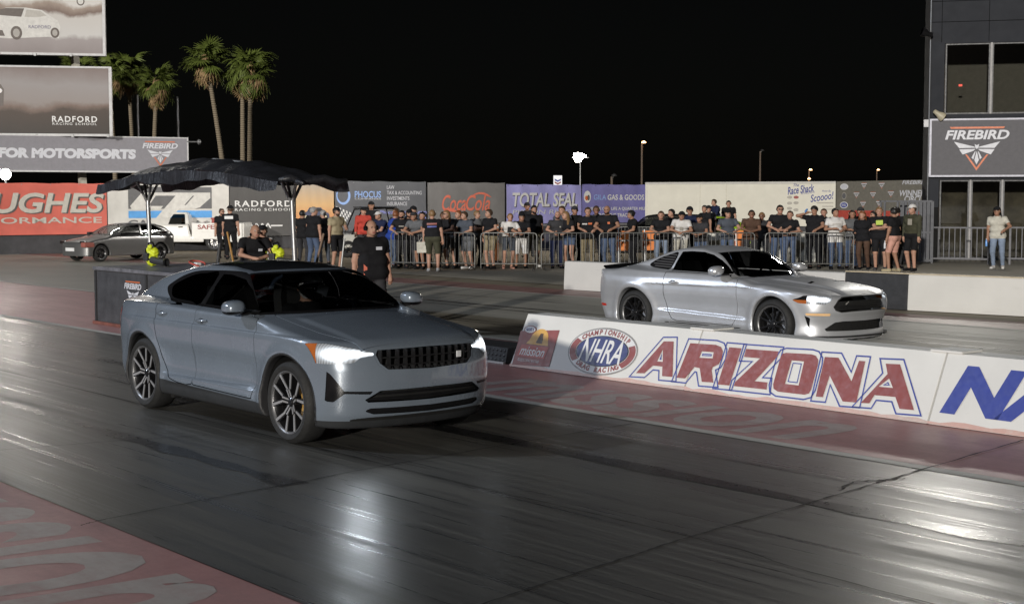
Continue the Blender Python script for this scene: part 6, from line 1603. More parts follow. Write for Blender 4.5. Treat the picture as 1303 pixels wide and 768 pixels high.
def person(px, D, label, pose='stand', face=0.0, turn=0.0, top='black', bot='denim', leg=1.0, sleeve=.62, hair='brown', long=False, cap=None, capback=False, skin=0, h=1.0, fat=0.0, fem=False, shoes='black', beard=False, step=.023, z=0.0, pos=None, glasses=False, group='spectators behind the crowd barriers', untucked=.86):
    """face: degrees turned from looking at the camera (positive: to the picture's right)"""
    B = body_data(pose, fat, fem, step, R(turn)); key = (pose, fat, fem, step, turn)
    if pos is None and 40 < D < 47: D += random.uniform(-.12, .35); px += random.uniform(-1.2, 1.2); h *= random.uniform(.985, 1.03)
    P = pos or at(px, D); P = Vector((P[0], P[1], z))
    rz = math.atan2(-P.y, -P.x)+math.pi/2+R(face)      # local -Y looks at the camera
    o = empty('person', P, rz); o.scale = (h*1.10, h*1.08, h)
    V, N, T, bn, t = B['V'], B['N'], B['T'], B['bn'], B['t']; HX, HY, HZ = B['H']
    M = (V, N, T)
    def reuse(k, build):
        k = (key, k)
        if k not in _CM: _CM[k] = build()
        me = _CM[k]; return me
    def part(k, name, m, build):
        me = reuse(k, build)
        if me is None: return None
        q = bpy.data.objects.new(name, me); link(q, o)
        for i, x in enumerate(m if isinstance(m, list) else [m]):
            q.material_slots[i].link = 'OBJECT'; q.material_slots[i].material = x
        return q
    def mk(Mx, name, push=0.0, nmat=1, rim=0.0, midx=None):
        if len(Mx[2]) == 0: return None
        q = nmesh(Mx, name, [SKINS[0]]*nmat, None, push, rim); me = q.data; bpy.data.objects.remove(q)
        if midx is not None and len(me.polygons) == len(midx): me.polygons.foreach_set('material_index', midx)
        return me
    def mk_body():
        fv, fn, ft = finger_geo(B); VV = np.concatenate([V, fv]); NN = np.concatenate([N, fn]); TT = np.concatenate([T, ft+len(V)])
        mi = np.zeros(len(TT), np.int32); c = lambda A: np.concatenate([A, np.full(len(fv), 9.)])[TT].mean(1)
        hx, hy, hz = c(HX), c(HY), c(HZ); hb = (np.concatenate([bn == 'head', np.zeros(len(fv), bool)]))[TT].all(1)
        mi[hb & (hy < -.05) & (np.abs(np.abs(hx)-.031) < .011) & (np.abs(hz-.012) < .007)] = 1
        mi[hb & (hy < -.05) & (np.abs(hx) < .026) & (np.abs(hz+.064) < .010)] = 2
        if beard: mi[hb & (hy < .0) & (hz < -.045) & (mi == 0)] = 3
        return mk((VV, NN, TT), 'body', 0, 4, 0, mi)
    bm_ = part(('body', beard), 'body', [SKINS[skin], M_EYE, M_LIP, HAIRS['brown' if hair == 'none' else hair]], mk_body)
    # clothes follow the body
    def wrinkle(Mx, a=.004):
        v, n, tt = Mx; w = np.sin(v[:, 2]*46+v[:, 0]*17)*np.sin(v[:, 0]*38+v[:, 1]*31+1)+.6*np.sin(v[:, 2]*90+v[:, 1]*40); return (v+n*(a*w)[:, None], n, tt)
    up = np.char.startswith(bn, 'up'); fo = np.char.startswith(bn, 'fo'); hd = np.char.startswith(bn, 'hand'); th = np.char.startswith(bn, 'th'); sn = np.char.startswith(bn, 'sn'); ftt = np.char.startswith(bn, 'ft'); to = bn == 'torso'; nk = bn == 'neck'; he = bn == 'head'
    Zr = V[:, 2]; sit = POSES[pose].get('sit', False)
    def top_phi():
        ph = np.full(len(V), .3); ph[to | th] = (untucked-Zr)[to | th]*.8
        ph[up] = ((t-sleeve)*.28)[up] if sleeve < 1.0 else -.1
        ph[fo] = (.28*(1-sleeve)+t*.25)[fo] if sleeve < 1.0 else ((t-(sleeve-1.0)*2)*.25)[fo]
        ph[nk] = ((t-.12)*.1)[nk]; ph[he] = .1
        if sit: ph[th] = .1
        return ph
    part(('top', round(sleeve, 2), round(untucked, 2)), 'shirt', cmat(top), lambda: mk(wrinkle(clip(M, top_phi())), 'shirt', .014, 1, .012))
    def bot_phi():
        ph = np.full(len(V), .3); zt = .99
        ph[to] = (Zr-zt)[to]; ph[th] = ((t-leg*2)*.4 if leg < .5 else np.full(len(V), -.1))[th]; ph[sn] = ((t-(leg-.5)*2*.96)*.4)[sn] if leg >= .5 else .1+0*t[sn]
        ph[th & (Zr > zt)] = .05 if not sit else -.1
        return ph
    part(('bot', round(leg, 2)), 'trousers' if leg > .8 else 'shorts', cmat(bot), lambda: mk(wrinkle(clip(M, bot_phi()), .005), 'trousers', .011 if leg > .8 else .016, 1, .01))
    def shoe_phi():
        ph = np.full(len(V), .2); ph[ftt] = -.05; ph[sn] = ((.985-t)*.4)[sn]; return ph
    if not sit:
        for sg in (1, -1):
            def one(sg=sg):
                ph = shoe_phi(); ph[np.char.endswith(bn, '-1') if sg > 0 else ~np.char.endswith(bn, '-1')] = .2; return mk(clip(M, ph), 'shoe', .012)
            part(('shoe', sg), 'shoe', cmat(shoes), one)
    # hair, cap
    if hair != 'none':
        def hair_phi():
            ph = np.full(len(V), .1); line = np.where(HY < -.03, .062, np.where(HY < .03, .03-.0*HY, -.045)); line = .062-.107*sstep((HY+.06)/.10)
            ph[he] = (line-HZ)[he]; ph[nk] = .05; return ph
        part('hair', 'hair', HAIRS[hair], lambda: mk(clip(M, hair_phi()), 'hair', .013))
        if long:
            def lh():
                s = MB(); c = Vector(B['hc']); Rz_ = Matrix.Rotation(B['turn'], 3, 'Z'); rows = []
                for i in range(7):
                    k = i/6; row = []
                    for j in range(9):
                        a = R(-20+220*j/8); rr = .098+.03*k; row.append(c+Rz_ @ Vector((rr*math.cos(a)*(.95+.15*k), .02+rr*math.sin(a)*.95, .06-.34*k+.012*math.sin(j*3+i))))
                    rows.append(row)
                s.grid(rows); return s.mesh('long_hair', SKINS[0], 180)
            part('longhair', 'long_hair', HAIRS[hair], lh)
    if cap:
        def cap_m():
            ph = np.full(len(V), .1); ph[he] = (.050-.02*sstep((HY+.02)/.1)-HZ)[he]
            cm = clip(M, ph); v = cm[0]+cm[1]*.022; s = MB(); s.v = [tuple(q) for q in v]; s.f = [tuple(q) for q in cm[2]]; s.mi = [0]*len(s.f)
            c = Vector(B['hc']); Rz_ = Matrix.Rotation(B['turn'], 3, 'Z') @ Matrix.Rotation(-B['pitch'], 3, 'X'); sg = 1 if capback else -1; rows = []
            for i in range(5):
                k = i/4; rows.append([c+Rz_ @ Vector((.082*math.sin(a)*(1-.12*k), sg*(.086*math.cos(a)+.075*k*math.cos(a*.8)), .062-.020*k-.018*math.sin(a)**2)) for a in np.linspace(-1.15, 1.15, 9)])
            s.grid(rows); return s.mesh('cap', SKINS[0], 60, fix=False)
        part(('cap', capback), 'cap', cmat(cap), cap_m)
    if glasses:
        def gl():
            s = MB(); c = Vector(B['hc']); Rz_ = Matrix.Rotation(B['turn'], 3, 'Z')
            for sx in (-1, 1):
                s.tube([c+Rz_ @ Vector((sx*.033+.024*math.cos(a), -.098, .012+.017*math.sin(a))) for a in np.linspace(0, 6.283, 11)], .004, 5); s.tube([c+Rz_ @ Vector((sx*.056, -.094, .014)), c+Rz_ @ Vector((sx*.082, .0, .01))], .003, 4)
            return s.mesh('glasses', SKINS[0])
        part('glasses', 'glasses', M_BLACK, gl)
    o.rotation_euler.x = R(random.uniform(-1.5, 1.5)); o.rotation_euler.y = R(random.uniform(-2.2, 2.2))
    tag(o, label, 'person', group)
    return o, B
def chest_print(o, m, w=.16, h=.09, x=.0, z=1.30, lean=0.0, back=False, name='shirt_print'):
    """small print on a shirt front"""
    B = None; sg = 1 if back else -1
    s = MB(); rows = []
    for i in range(7):
        u = -w/2+w*i/6
        rows.append([(x+u, sg*(.150-.35*(x+u)**2), z-h/2), (x+u, sg*(.150-.35*(x+u)**2), z+h/2)])
    s.grid(rows); q = s.build(name, m, o)
    q.matrix_basis = Matrix.Translation((0, 0, .92)) @ Matrix.Rotation(lean, 4, 'X') @ Matrix.Translation((0, 0, -.92)) @ q.matrix_basis
    return q
def held(name, o, loc, build, label, cat):
    """a thing in a hand: top-level, at the hand's place"""
    w = Matrix.Translation(o.location) @ o.rotation_euler.to_matrix().to_4x4() @ Matrix.Diagonal((*o.scale, 1))
    p = w @ Vector(loc); q = empty(name, p); q.rotation_euler = o.rotation_euler; build(q); tag(q, label, cat); return q
def bottle(q, col, tilt=0.0):
    s = MB(); s.lathe([(.001, -.10), (.030, -.10), (.032, .02), (.026, .06), (.012, .09), (.012, .115)], 12, 'z'); b = s.build('bottle_body', mat('bottle_'+col, dict(blue=(.15, .35, .75), white=(.65, .66, .70), clear=(.45, .5, .55))[col], .2, coat=.5), q, 50)
    c = MB(); c.lathe([(.001, .128), (.014, .126), (.014, .108)], 10, 'z'); c2 = c.build('bottle_cap', M_WPRT, q); b.rotation_euler = c2.rotation_euler = (tilt, 0, 0)

CR = 43.6      # metres to the people leaning on the barriers
PP = 'printed_shirts'
person(487, 44.5, 'spectator in white cap and navy top at the left end of the barriers', 'lean2', -50, 0, 'navy', 'denim', cap='white', hair='brown')
person(498, 44.0, 'spectator in bright royal blue polo seen from behind', 'lean', 120, 30, 'blue', 'denim', hair='red', fem=True)
o, B = person(511, CR, 'bearded man in black tee leaning on rail beside blue polo', 'lean', -10, -12, 'black', 'char', hair='black', beard=True); chest_print(o, M_FAINT, .14, .03, lean=.17)
o, B = person(522.5, CR+.2, 'man in black cap and black tee with small yellow chest mark', 'lean', 5, 5, 'black', 'dkgrey', cap='black', beard=True); chest_print(o, mat('print_yellow', (.6, .45, .05), .6), .05, .05, .06, lean=.17)
person(533, CR-.4, 'man in grey tee and cap bent low over the barrier rail', 'lean_low', -25, -10, 'grey', 'char', leg=.42, cap='char', skin=1, shoes='black')
person(542, CR+.8, 'dark-haired man in pale shirt stooping behind the barrier', 'lean_low', -30, 0, 'grey', 'black', hair='black')
o, B = person(552.5, 41.6, 'man seen from behind in black printed tee and olive shorts', 'stand2', 175, 10, 'black', 'olive', leg=.48, hair='fair', fat=.35, shoes='white', group='people standing before the crowd barriers'); chest_print(o, M_BRED, .26, .05, 0, 1.36, 0, True); chest_print(o, M_BBLU, .24, .04, 0, 1.28, 0, True)
held('tote_bag', o, (.30, -.05, .70), lambda q: (MB().box(-.14, .14, -.05, .05, -.16, .16).build('bag_body', cmat('cream'), q, bevel=.02), MB().tube([(-.07, 0, .16), (0, 0, .28), (.07, 0, .16)], .01, 6).build('strap', cmat('cream'), q)), 'cream tote bag hanging from the hand of the man in olive shorts', 'bag')
person(573.5, CR, 'fair long-haired spectator in black top leaning left of two men', 'lean2', -30, -20, 'black', 'grey', leg=.40, hair='fair', long=True, fem=True, glasses=True)
person(587, CR+.6, 'man in black tee with red hair half hidden behind grey tee', 'lean', -35, -20, 'black', 'char', hair='red')
person(597.5, CR-.1, 'heavy man in slate grey tee and grey shorts looking left', 'lean', -40, -20, 'slate', 'grey', leg=.46, hair='brown', fat=.5, shoes='white')
person(623.5, CR-.2, 'man in black tee and khaki shorts standing alone looking left', 'one_arm', -45, -25, 'black', 'khaki', leg=.45, hair='brown', fat=.2, shoes='black')
o, B = person(646, CR-.1, 'youngster in white shirt under a black vest leaning on rail', 'lean', 10, 5, 'white', 'slate', leg=.42, hair='fair', h=.965, shoes='pink', untucked=.78); chest_print(o, M_KPRT, .16, .26, .0, 1.22, .17)
person(662, CR-.2, 'boy in black cap and tee with long white shorts', 'lean2', 5, 8, 'black', 'white', leg=.52, cap='black', hair='black', skin=1, h=.955, untucked=.80)
person(675, CR+1.2, 'big man in black tee and camouflage shorts behind the boy', 'stand2', 20, 5, 'black', 'camo', leg=.50, hair='black', beard=True, fat=.6, skin=1, h=1.06, shoes='white')
person(673, CR+9, 'capped spectator standing far back before the periwinkle banner', 'stand', -10, 10, 'black', 'char', cap='black', skin=2, h=1.12)
o, B = person(709.5, CR, 'bald bearded man in dark polo holding a white cup', 'lean', 5, -10, 'char', 'navy', hair='none', beard=True); chest_print(o, M_FAINT, .04, .04, .07, lean=.17)
person(718, CR+1.0, 'man in slate tee standing behind the bald bearded man', 'stand', -15, -15, 'slate', 'char', hair='brown', h=1.04)
person(725.5, CR-.2, 'woman with very long fair hair, black tee and denim shorts', 'lean', -35, -30, 'black', 'denim', leg=.24, hair='fair', long=True, fem=True)
o, B = person(747.5, CR+.2, 'broad man in black tee with white and orange chest stripe', 'lean', 5, 0, 'black', 'khaki', hair='brown', fat=.4, h=1.03); chest_print(o, M_WPRT, .13, .035, -.09, lean=.17); chest_print(o, M_ORG, .10, .055, .05, 1.31, lean=.17)
o, B = person(776, CR-.1, 'bald man in black tee and jeans with orange chest logo', 'lean', -10, -8, 'black', 'denim', hair='none', fat=.5, beard=True, h=1.06, skin=1); chest_print(o, M_ORG, .06, .06, .05, lean=.17)
person(808, CR, 'person with backwards cap, black tee and trousers in profile', 'one_arm', -70, -15, 'black', 'black', cap='black', capback=True, hair='black', long=False, skin=1, h=1.0)
person(842, CR, 'young man in black tee and pale jeans leaning on rail', 'lean2', -5, 0, 'black', 'ltdenim', hair='brown', h=.98)
o, B = person(866, CR-.1, 'man in white tee with dark print and black cap', 'lean_low', 0, 0, 'white', 'cream', cap='black', skin=1, h=1.03); chest_print(o, M_FAINT, .09, .12, 0, 1.27, .42)
person(893.5, CR, 'youngster in black cap and charcoal top resting on the rail', 'lean2', -10, -10, 'char', 'denim', cap='black', skin=1, h=.93)
person(927, CR-.1, 'man in dark cap and blue-grey tee above the coupe roof', 'lean', 10, 12, 'slate', 'denim', cap='black', h=1.03)
person(955, CR, 'dark-haired man in plain brown tee with folded arms on rail', 'lean2', 5, 0, 'brown', 'char', hair='black', skin=2, h=1.0)
person(897.5, 55, 'person in black tee standing before the green race car', 'stand', -40, 0, 'black', 'char', hair='black', skin=1, h=1.06)
person(902, 57, 'capped head showing behind the green race car windscreen', 'stand', 10, 0, 'grey', 'char', cap='black', h=1.05)
person(912.5, 64.5, 'person in navy hooded top bending over the green car', 'lean', -60, 0, 'navy', 'denim', hair='brown', sleeve=1.5, h=1.12, z=.15)
person(928, 66, 'small figure in black far behind, before the cream container', 'stand', 0, 0, 'black', 'char', hair='black', h=1.16)
person(991, CR-.2, 'young man with glasses in black polo near the coupe windscreen', 'lean', 8, 5, 'black', 'denim', hair='black', glasses=True, h=1.07)
person(1004.5, CR-.4, 'woman in black crop top and jeans beside man with glasses', 'hold2', -5, -10, 'black', 'denim', hair='brown', fem=True, h=.97, untucked=1.02)
o, B = person(1037, CR-.2, 'big man in black polo tipping back a blue bottle', 'drink', -20, -20, 'black', 'black', hair='black', fat=.5, h=1.09, skin=1)
held('water_bottle', o, (-.13, -.30, 1.62), lambda q: bottle(q, 'blue', R(115)), 'blue bottle raised to the drinking man\'s mouth', 'bottle')
o, B = person(1062.5, CR-.4, 'young man in white tee and jeans with folded arms', 'hold2', 20, 20, 'white', 'denim', hair='black', skin=1, h=1.04, untucked=.78); chest_print(o, M_FAINT, .22, .02)
person(1083, CR-.2, 'woman in blue-grey tee with dark bag behind the barrier end', 'hold2', 10, -10, 'grey', 'denim', hair='black', long=True, fem=True, skin=1, h=1.0)
person(1098.5, 43.0, 'long-haired person in long black clothes past the barrier end', 'stand', -15, -10, 'black', 'brown', hair='red', long=True, fem=True, sleeve=1.5, h=1.0)
person(1095, 44.0, 'man in dark cap hidden behind the long-haired person', 'stand', 10, 0, 'black', 'black', cap='char', h=1.05)
person(1111, 44.6, 'dark-haired woman peering out between two people in black', 'stand', -40, -20, 'char', 'ltdenim', hair='black', fem=True, h=.98)
o, B = person(1121.5, 42.4, 'man with crossed arms, black tee with lime print and shorts', 'cross', 0, 0, 'black', 'black', leg=.48, hair='fair', fat=.3, h=1.06, shoes='dkgrey', group='people standing right of the barriers'); chest_print(o, mat('print_lime', (.42, .55, .06), .6), .17, .13, 0, 1.33)
o, B = person(1137.5, 41.6, 'man in black tee and pale shorts seen from the side', 'stand2', -115, -20, 'black', 'pink', leg=.46, hair='black', skin=1, fat=.2, h=1.02, shoes='tan', group='people standing right of the barriers')
held('drink_bottle', o, (.27, -.12, .74), lambda q: bottle(q, 'white'), 'white bottle hanging from the hand of the man in pale shorts', 'bottle')
person(1140.5, 43.6, 'dark figure standing behind the man in pale shorts', 'stand', 160, 0, 'black', 'char', hair='black', h=1.07, group='people standing right of the barriers')
o, B = person(1160, 42.2, 'man in white cap and open dark olive jacket by the gate', 'stand2', -35, -15, 'olive', 'black', leg=.46, cap='white', sleeve=1.55, h=1.07, shoes='black', group='people standing right of the barriers'); chest_print(o, M_FAINT, .12, .16, .02)
o, B = person(1271, 43.6, 'person in printed grey tee and jeans leaning at the tower railing', 'one_arm', -10, -5, 'cream', 'ltdenim', cap='black', hair='black', long=True, h=1.04, skin=1, shoes='white', group='people standing right of the barriers'); chest_print(o, M_FAINT, .16, .09)
held('drink_bottle', o, (-.27, -.08, .74), lambda q: bottle(q, 'blue'), 'blue and white bottle held low by the person at the railing', 'bottle')
HID = 'half-hidden spectators in the second row'
for i, (px, dd, hh, tp, hr, cp_) in enumerate(((505, 1.4, 1.02, 'char', 'brown', None), (528, 1.6, 1.05, 'slate', 'black', 'black'), (563, 1.2, .98, 'navy', 'brown', None), (606, 1.5, 1.0, 'grey', 'fair', None), (733, 1.6, 1.04, 'black', 'black', 'char'), (760, 1.5, 1.06, 'char', 'brown', None), (853, 1.3, .99, 'black', 'black', None), (879, 1.7, 1.03, 'navy', 'brown', 'black'), (970, 1.4, .97, 'char', 'fair', None), (1050, 1.5, 1.0, 'black', 'brown', None))):
    person(px, CR+dd, ('spectator in charcoal half hidden behind the bearded man in black', 'capped spectator in slate half hidden behind the man bent over the rail', 'spectator in navy half hidden right of the olive shorts', 'fair-haired spectator in grey half hidden right of the heavy man', 'capped spectator in black half hidden right of the long-haired woman', 'spectator in charcoal half hidden beside the broad man with chest stripe', 'spectator in black half hidden between young man and white tee', 'capped spectator in navy half hidden right of the white tee man', 'fair-haired spectator in charcoal half hidden right of the brown tee', 'spectator in black half hidden between drinking man and white tee')[i], ('stand', 'stand2', 'hold2', 'cross')[i % 4], random.uniform(-50, 50), (-20, 20)[i % 2], tp, 'char', hair=hr, cap=cp_, h=hh, skin=i % 3, group=HID)
# crew by the starter's box and the grey car
GC = 'people round the starter box'
person(283.5, 52, 'man in dark shirt and glasses standing left of the capped man', 'stand', 25, 10, 'black', 'black', hair='brown', glasses=True, beard=True, group=GC)
o, B = person(294, 50.5, 'man in black cap seen from behind, pale emblem on black shirt', 'stand2', 165, 60, 'black', 'black', cap='black', h=1.06, group=GC); chest_print(o, M_WPRT, .26, .10, 0, 1.38, 0, True)
o, B = person(321, 25.7, 'bald marshal in black shirt behind the starter box', 'lean_low', 10, 5, 'black', 'black', hair='none', step=.018, h=.97, skin=0, fat=.4, group=GC); chest_print(o, M_LILA, .07, .05, .08, 1.32, .42)
o, B = person(339.5, 27.5, 'photographer in white shirt and lime vest with camera raised', 'camera', -35, 0, 'white', 'black', cap='black', step=.020, h=.90, group=GC)
for sx in (-1, 1): chest_print(o, cmat('hiviz'), .07, .42, sx*.10, 1.22, .05, False, 'vest_panel')
def cam_b(q):
    MB().box(-.07, .07, -.04, .04, -.05, .05).build('camera_body', M_BLACK, q, bevel=.01); m = MB(); m.lathe([(.001, -.16), (.034, -.16), (.036, -.10), (.03, -.04)], 14); m.build('lens', M_BLACK, q, 40)
held('photo_camera', o, (0, -.27, 1.585), cam_b, 'black camera held to the photographer\'s eye', 'camera')
person(385, 46, 'dark-clad man seen from behind beside the right canopy post', 'stand', 150, 0, 'black', 'char', hair='black', skin=1, group=GC)
person(398, 45, 'grey-haired man in black shirt and jeans with arm stretched out', 'hold', 140, -50, 'black', 'denim', hair='grey', fat=.3, h=1.06, group=GC)
person(412.5, 46, 'balding man in black tee between grey-haired man and tan tee', 'hold', -160, 20, 'black', 'slate', hair='grey', fat=.3, group=GC)
person(427.5, 43, 'bearded man in tan tee, black cap and black shorts', 'hold', 40, 15, 'tan', 'black', leg=.48, cap='black', beard=True, h=1.02, group=GC)
person(462, 50, 'person in coral red shirt beside the white utility cart', 'stand', 20, 0, 'red', 'char', cap='black', sleeve=1.4, h=1.03, group=GC)
person(470.5, 52, 'man in black cap standing behind the white utility cart', 'stand', 0, 0, 'black', 'black', cap='black', skin=1, h=1.14, group=GC)
o, B = person(473, 22.2, 'bald marshal with black headset in black polo, arms hanging', 'akimbo', 18, 14, 'black', 'char', hair='none', fat=.45, step=.015, h=1.0, glasses=False, group=GC)
chest_print(o, M_LILA, .09, .05, .07, 1.33)
chest_print(o, M_COR, .05, .18, -.13, 1.02, 0, False, 'red_cloth')
def headset(q):
    m = MB(); m.tube([(.092*math.cos(a), .012, .095*math.sin(a)+.015) for a in np.linspace(.0, math.pi, 12)], .010, 6); m.build('headband', M_BLACK, q, 60)
    for sx in (-1, 1): m = MB(); m.lathe([(.001, sx*.105), (.038, sx*.102), (.042, sx*.085), (.038, sx*.075)], 14, 'x'); e = m.build('ear_cup', M_BLACK, q, 60)
    m = MB(); m.tube([(.095, -.01, -.01), (.09, -.07, -.055), (.04, -.115, -.075)], .005, 5); m.build('microphone_boom', M_BLACK, q)
hs = held('headset', o, tuple(B['hc']), headset, 'black headset worn by the marshal behind the grey car', 'headset'); hs.scale = (1.12, 1.08, 1.0); hs.rotation_euler.z += R(14)
# ---------------------------------------------------------------- the two racing cars
GREY = build_grey_car((-11.94, 7.2286, 0)); GREY.name = 'grey_car'
tag(GREY, 'grey-blue five-door car with lit headlamps in the near lane', 'car')
SILV = build_silver_car((-14.4845, 16.5536, 0))
tag(SILV, 'silver coupe with black wheels and louvred quarter window in far lane', 'car')
def headlight(car, x, y, z, w):
    ld = bpy.data.lights.new('headlight_beam', 'SPOT'); ld.energy = w; ld.spot_size = R(115); ld.spot_blend = .8; ld.color = (.86, .93, 1); ld.shadow_soft_size = .06
    l = bpy.data.objects.new('headlight_beam', ld); link(l, car); l.location = (x, y, z); l.rotation_euler = Vector((1, 0, -.10)).to_track_quat('-Z', 'Y').to_euler()
for sy in (-1, 1): headlight(GREY, 2.16, sy*.70, .78, 13 if sy < 0 else .5); headlight(SILV, 2.20, sy*.72, .70, 14)
# the driver of the grey car: helmet and shoulders behind the windscreen
DRV, B = person(0, 0, 'helmeted driver of the grey car behind the windscreen', 'sit', 0, 0, 'black', 'black', hair='none', sleeve=1.6, step=.022, pos=(-11.94-.28, 7.2286+.37, 0), z=-.33, group='drivers')
DRV.rotation_euler = (0, 0, R(90)); DRV.location = (-12.24, 7.60, -.44)
hm = empty('crash_helmet', (DRV.location.x+.03-.0, DRV.location.y, DRV.location.z+1.645), R(90))
v, n, q = surface(lambda x, y, z: np.maximum((np.sqrt((x/.125)**2+((y-.0)/.15)**2+((z)/.135)**2)-1)*.125, -.11-z), (-.2, -.2, -.2), (.2, .2, .2), .016)
Mh = (v, n, tris(q)); vis = lambda V: np.maximum(np.abs(V[:, 2]-.02)-.045, V[:, 1]+.03)
nmesh(clip(Mh, -vis(v)), 'shell', mat('helmet_white', (.62, .62, .62), .25, coat=.6), hm); nmesh(clip(Mh, vis(v)), 'visor', mat('helmet_visor', (.02, .02, .025), .1, coat=1), hm, -.004)
tag(hm, 'white crash helmet on the driver of the grey car', 'helmet')
pg = MB(); pg.add([(-.05, 0, -.04), (.06, .0, -.04), (.055, .05, .06), (-.05, .05, .05)], [(0, 1, 2, 3)])
q = pg.build('glint_sheet', M_WPRT); q.location = (-11.94+.30, 7.2286+.14, 1.21); q.rotation_euler = (0, R(30), R(75)); tag(q, 'white sheet standing in for a reflection on the grey car windscreen', 'reflection sheet')  # pale sheet that stands for the reflection on the windscreen

# ---------------------------------------------------------------- crowd barriers, each bar its own piece
M_GALV = mat('barrier_steel', (.15, .15, .145), .42, .65, var=.12, scale=10)
def crowd_barrier(p0, p1, D0, D1, label):
    a, b = at(p0, D0), at(p1, D1); d = b-a; W = d.length; o = empty('crowd_barrier', a, math.atan2(d.y, d.x)); r = .09; s = MB()
    pts = [(.02, 0, .06), (.02, 0, 1.10-r), (.02+r*.3, 0, 1.10-r*.3), (.02+r, 0, 1.10), (W-.02-r, 0, 1.10), (W-.02-r*.3, 0, 1.10-r*.3), (W-.02, 0, 1.10-r), (W-.02, 0, .06)]
    s.tube(pts, .021, 7); s.build('frame', M_GALV, o, 60)
    s = MB(); s.tube([(.02, 0, .20), (W-.02, 0, .20)], .018, 7); s.build('lower_rail', M_GALV, o, 60)
    n = max(6, int(W/.125)); bb = MB(); bb.tube([(0, 0, .20), (0, 0, 1.09)], .0095, 6); me = bb.mesh('bar', M_GALV, 60)
    for i in range(1, n): q = bpy.data.objects.new('bar', me); link(q, o); q.location = (W*i/n, 0, 0)
    for x in (.12, W-.12): s = MB(); s.tube([(x, -.32, .015), (x, -.02, .10), (x, .02, .10), (x, .32, .015)], .017, 6); s.build('foot', M_GALV, o, 60)
    for z in (.35, .90): s = MB(); s.tube([(W-.02, 0, z), (W+.035, 0, z), (W+.035, 0, z+.05)], .010, 5); s.build('hook', M_GALV, o)
    tag(o, label, 'barrier', 'steel crowd barriers')
for a in ((497, 605, 43.4, 42.6, 'steel crowd barrier behind the man in olive shorts'), (611, 684, 42.6, 42.4, 'steel crowd barrier before the boy in white shorts'), (688, 756, 42.4, 42.5, 'steel crowd barrier before the woman in denim shorts'),
          (762, 861, 42.5, 42.6, 'steel crowd barrier before the bald man in jeans'), (866, 961, 42.6, 42.6, 'steel crowd barrier just above the silver coupe roof'), (973, 1087, 42.5, 42.3, 'steel crowd barrier right of the coupe, before the drinking man')): crowd_barrier(*a)
for a in ((786, 868, 52, 51.5, 'second-row crowd barrier before the black wagon'),): crowd_barrier(*a)
def road_board(px, D, w, label):
    o = empty('road_barricade', at(px, D), math.pi/2-YAW); m = mat('orange_board', (.72, .22, .05), .6, var=.12)
    for z0, z1 in ((.42, .72), (.78, 1.06)): s = MB(); s.box(-w/2, w/2, -.02, .02, z0, z1); s.build('board', m, o)
    for x in (-w/2+.06, w/2-.06):
        for sy in (-1, 1): s = MB(); s.bar((x, sy*.30, 0), (x, sy*.02, 1.1), .04, .03); s.build('leg', M_WPRT, o)
    tag(o, label, 'barricade', 'orange road barricades')
road_board(794, 47, .50, 'orange road barricade left of the person in profile'); road_board(828, 47.5, .55, 'orange road barricade between person in profile and young man'); road_board(943, 48, .50, 'orange road barricade between blue-grey tee and brown tee'); road_board(1064, 50, .35, 'orange road barricade behind the man in white tee')
def water_block(px, D, label):
    o = empty('plastic_barrier', at(px, D), math.pi/2-YAW); m = mat('white_plastic', (.58, .57, .52), .5)
    s = MB(); s.prism([(-.25, 0), (-.25, .25), (-.12, .45), (-.10, 1.0), (.10, 1.0), (.12, .45), (.25, .25), (.25, 0)], -.45, .45, 'yz'); s.build('block', m, o, bevel=.03)
    s = MB(); s.lathe([(.001, 1.03), (.05, 1.03), (.05, .99)], 10, 'z'); s.build('filler_cap', mat('cap_orange', (.6, .2, .05), .5), o)
    for x in (-.25, .25): s = MB(); s.box(x-.06, x+.06, -.135, .135, .5, .85); s.build('moulded_rib', m, o)
    tag(o, label, 'barrier', 'white plastic barriers')
water_block(884, 46.5, 'white plastic barrier behind the white tee man'); water_block(905, 47, 'white plastic barrier behind the youngster in charcoal'); water_block(979, 48, 'white plastic barrier left of the man with glasses'); water_block(1019, 48.5, 'white plastic barrier beside the drinking man')
o = empty('traffic_post', at(632, 48)); s = MB(); s.tube([(0, 0, .05), (0, 0, 1.25)], .06, 10); s.build('post', mat('orange_board', (.72, .22, .05)), o, 60)
for z in (.75, .95, 1.12): s = MB(); s.lathe([(.062, z), (.062, z+.08)], 10, 'z'); s.build('white_band', M_WPRT, o)
s = MB(); s.lathe([(.2, 0), (.2, .04), (.07, .06)], 10, 'z'); s.build('base', M_PLAS, o); tag(o, 'orange and white marker post beside the man in khaki shorts', 'marker post')
o = empty('folding_chair', at(691, 48), R(40)); mk_ = mat('chair_navy', (.03, .03, .05), .8)
s = MB(); s.box(-.25, .25, -.22, .22, .40, .44); s.build('seat', mk_, o); s = MB(); s.box(-.25, .25, .20, .24, .45, .95); s.build('backrest', mk_, o)
for x in (-.24, .24):
    for y in (-.2, .2): s = MB(); s.tube([(x, y, 0), (x, -y*.2, .42)], .012, 6); s.build('leg', M_STEEL, o)
tag(o, 'dark folding camp chair between two barriers', 'chair')

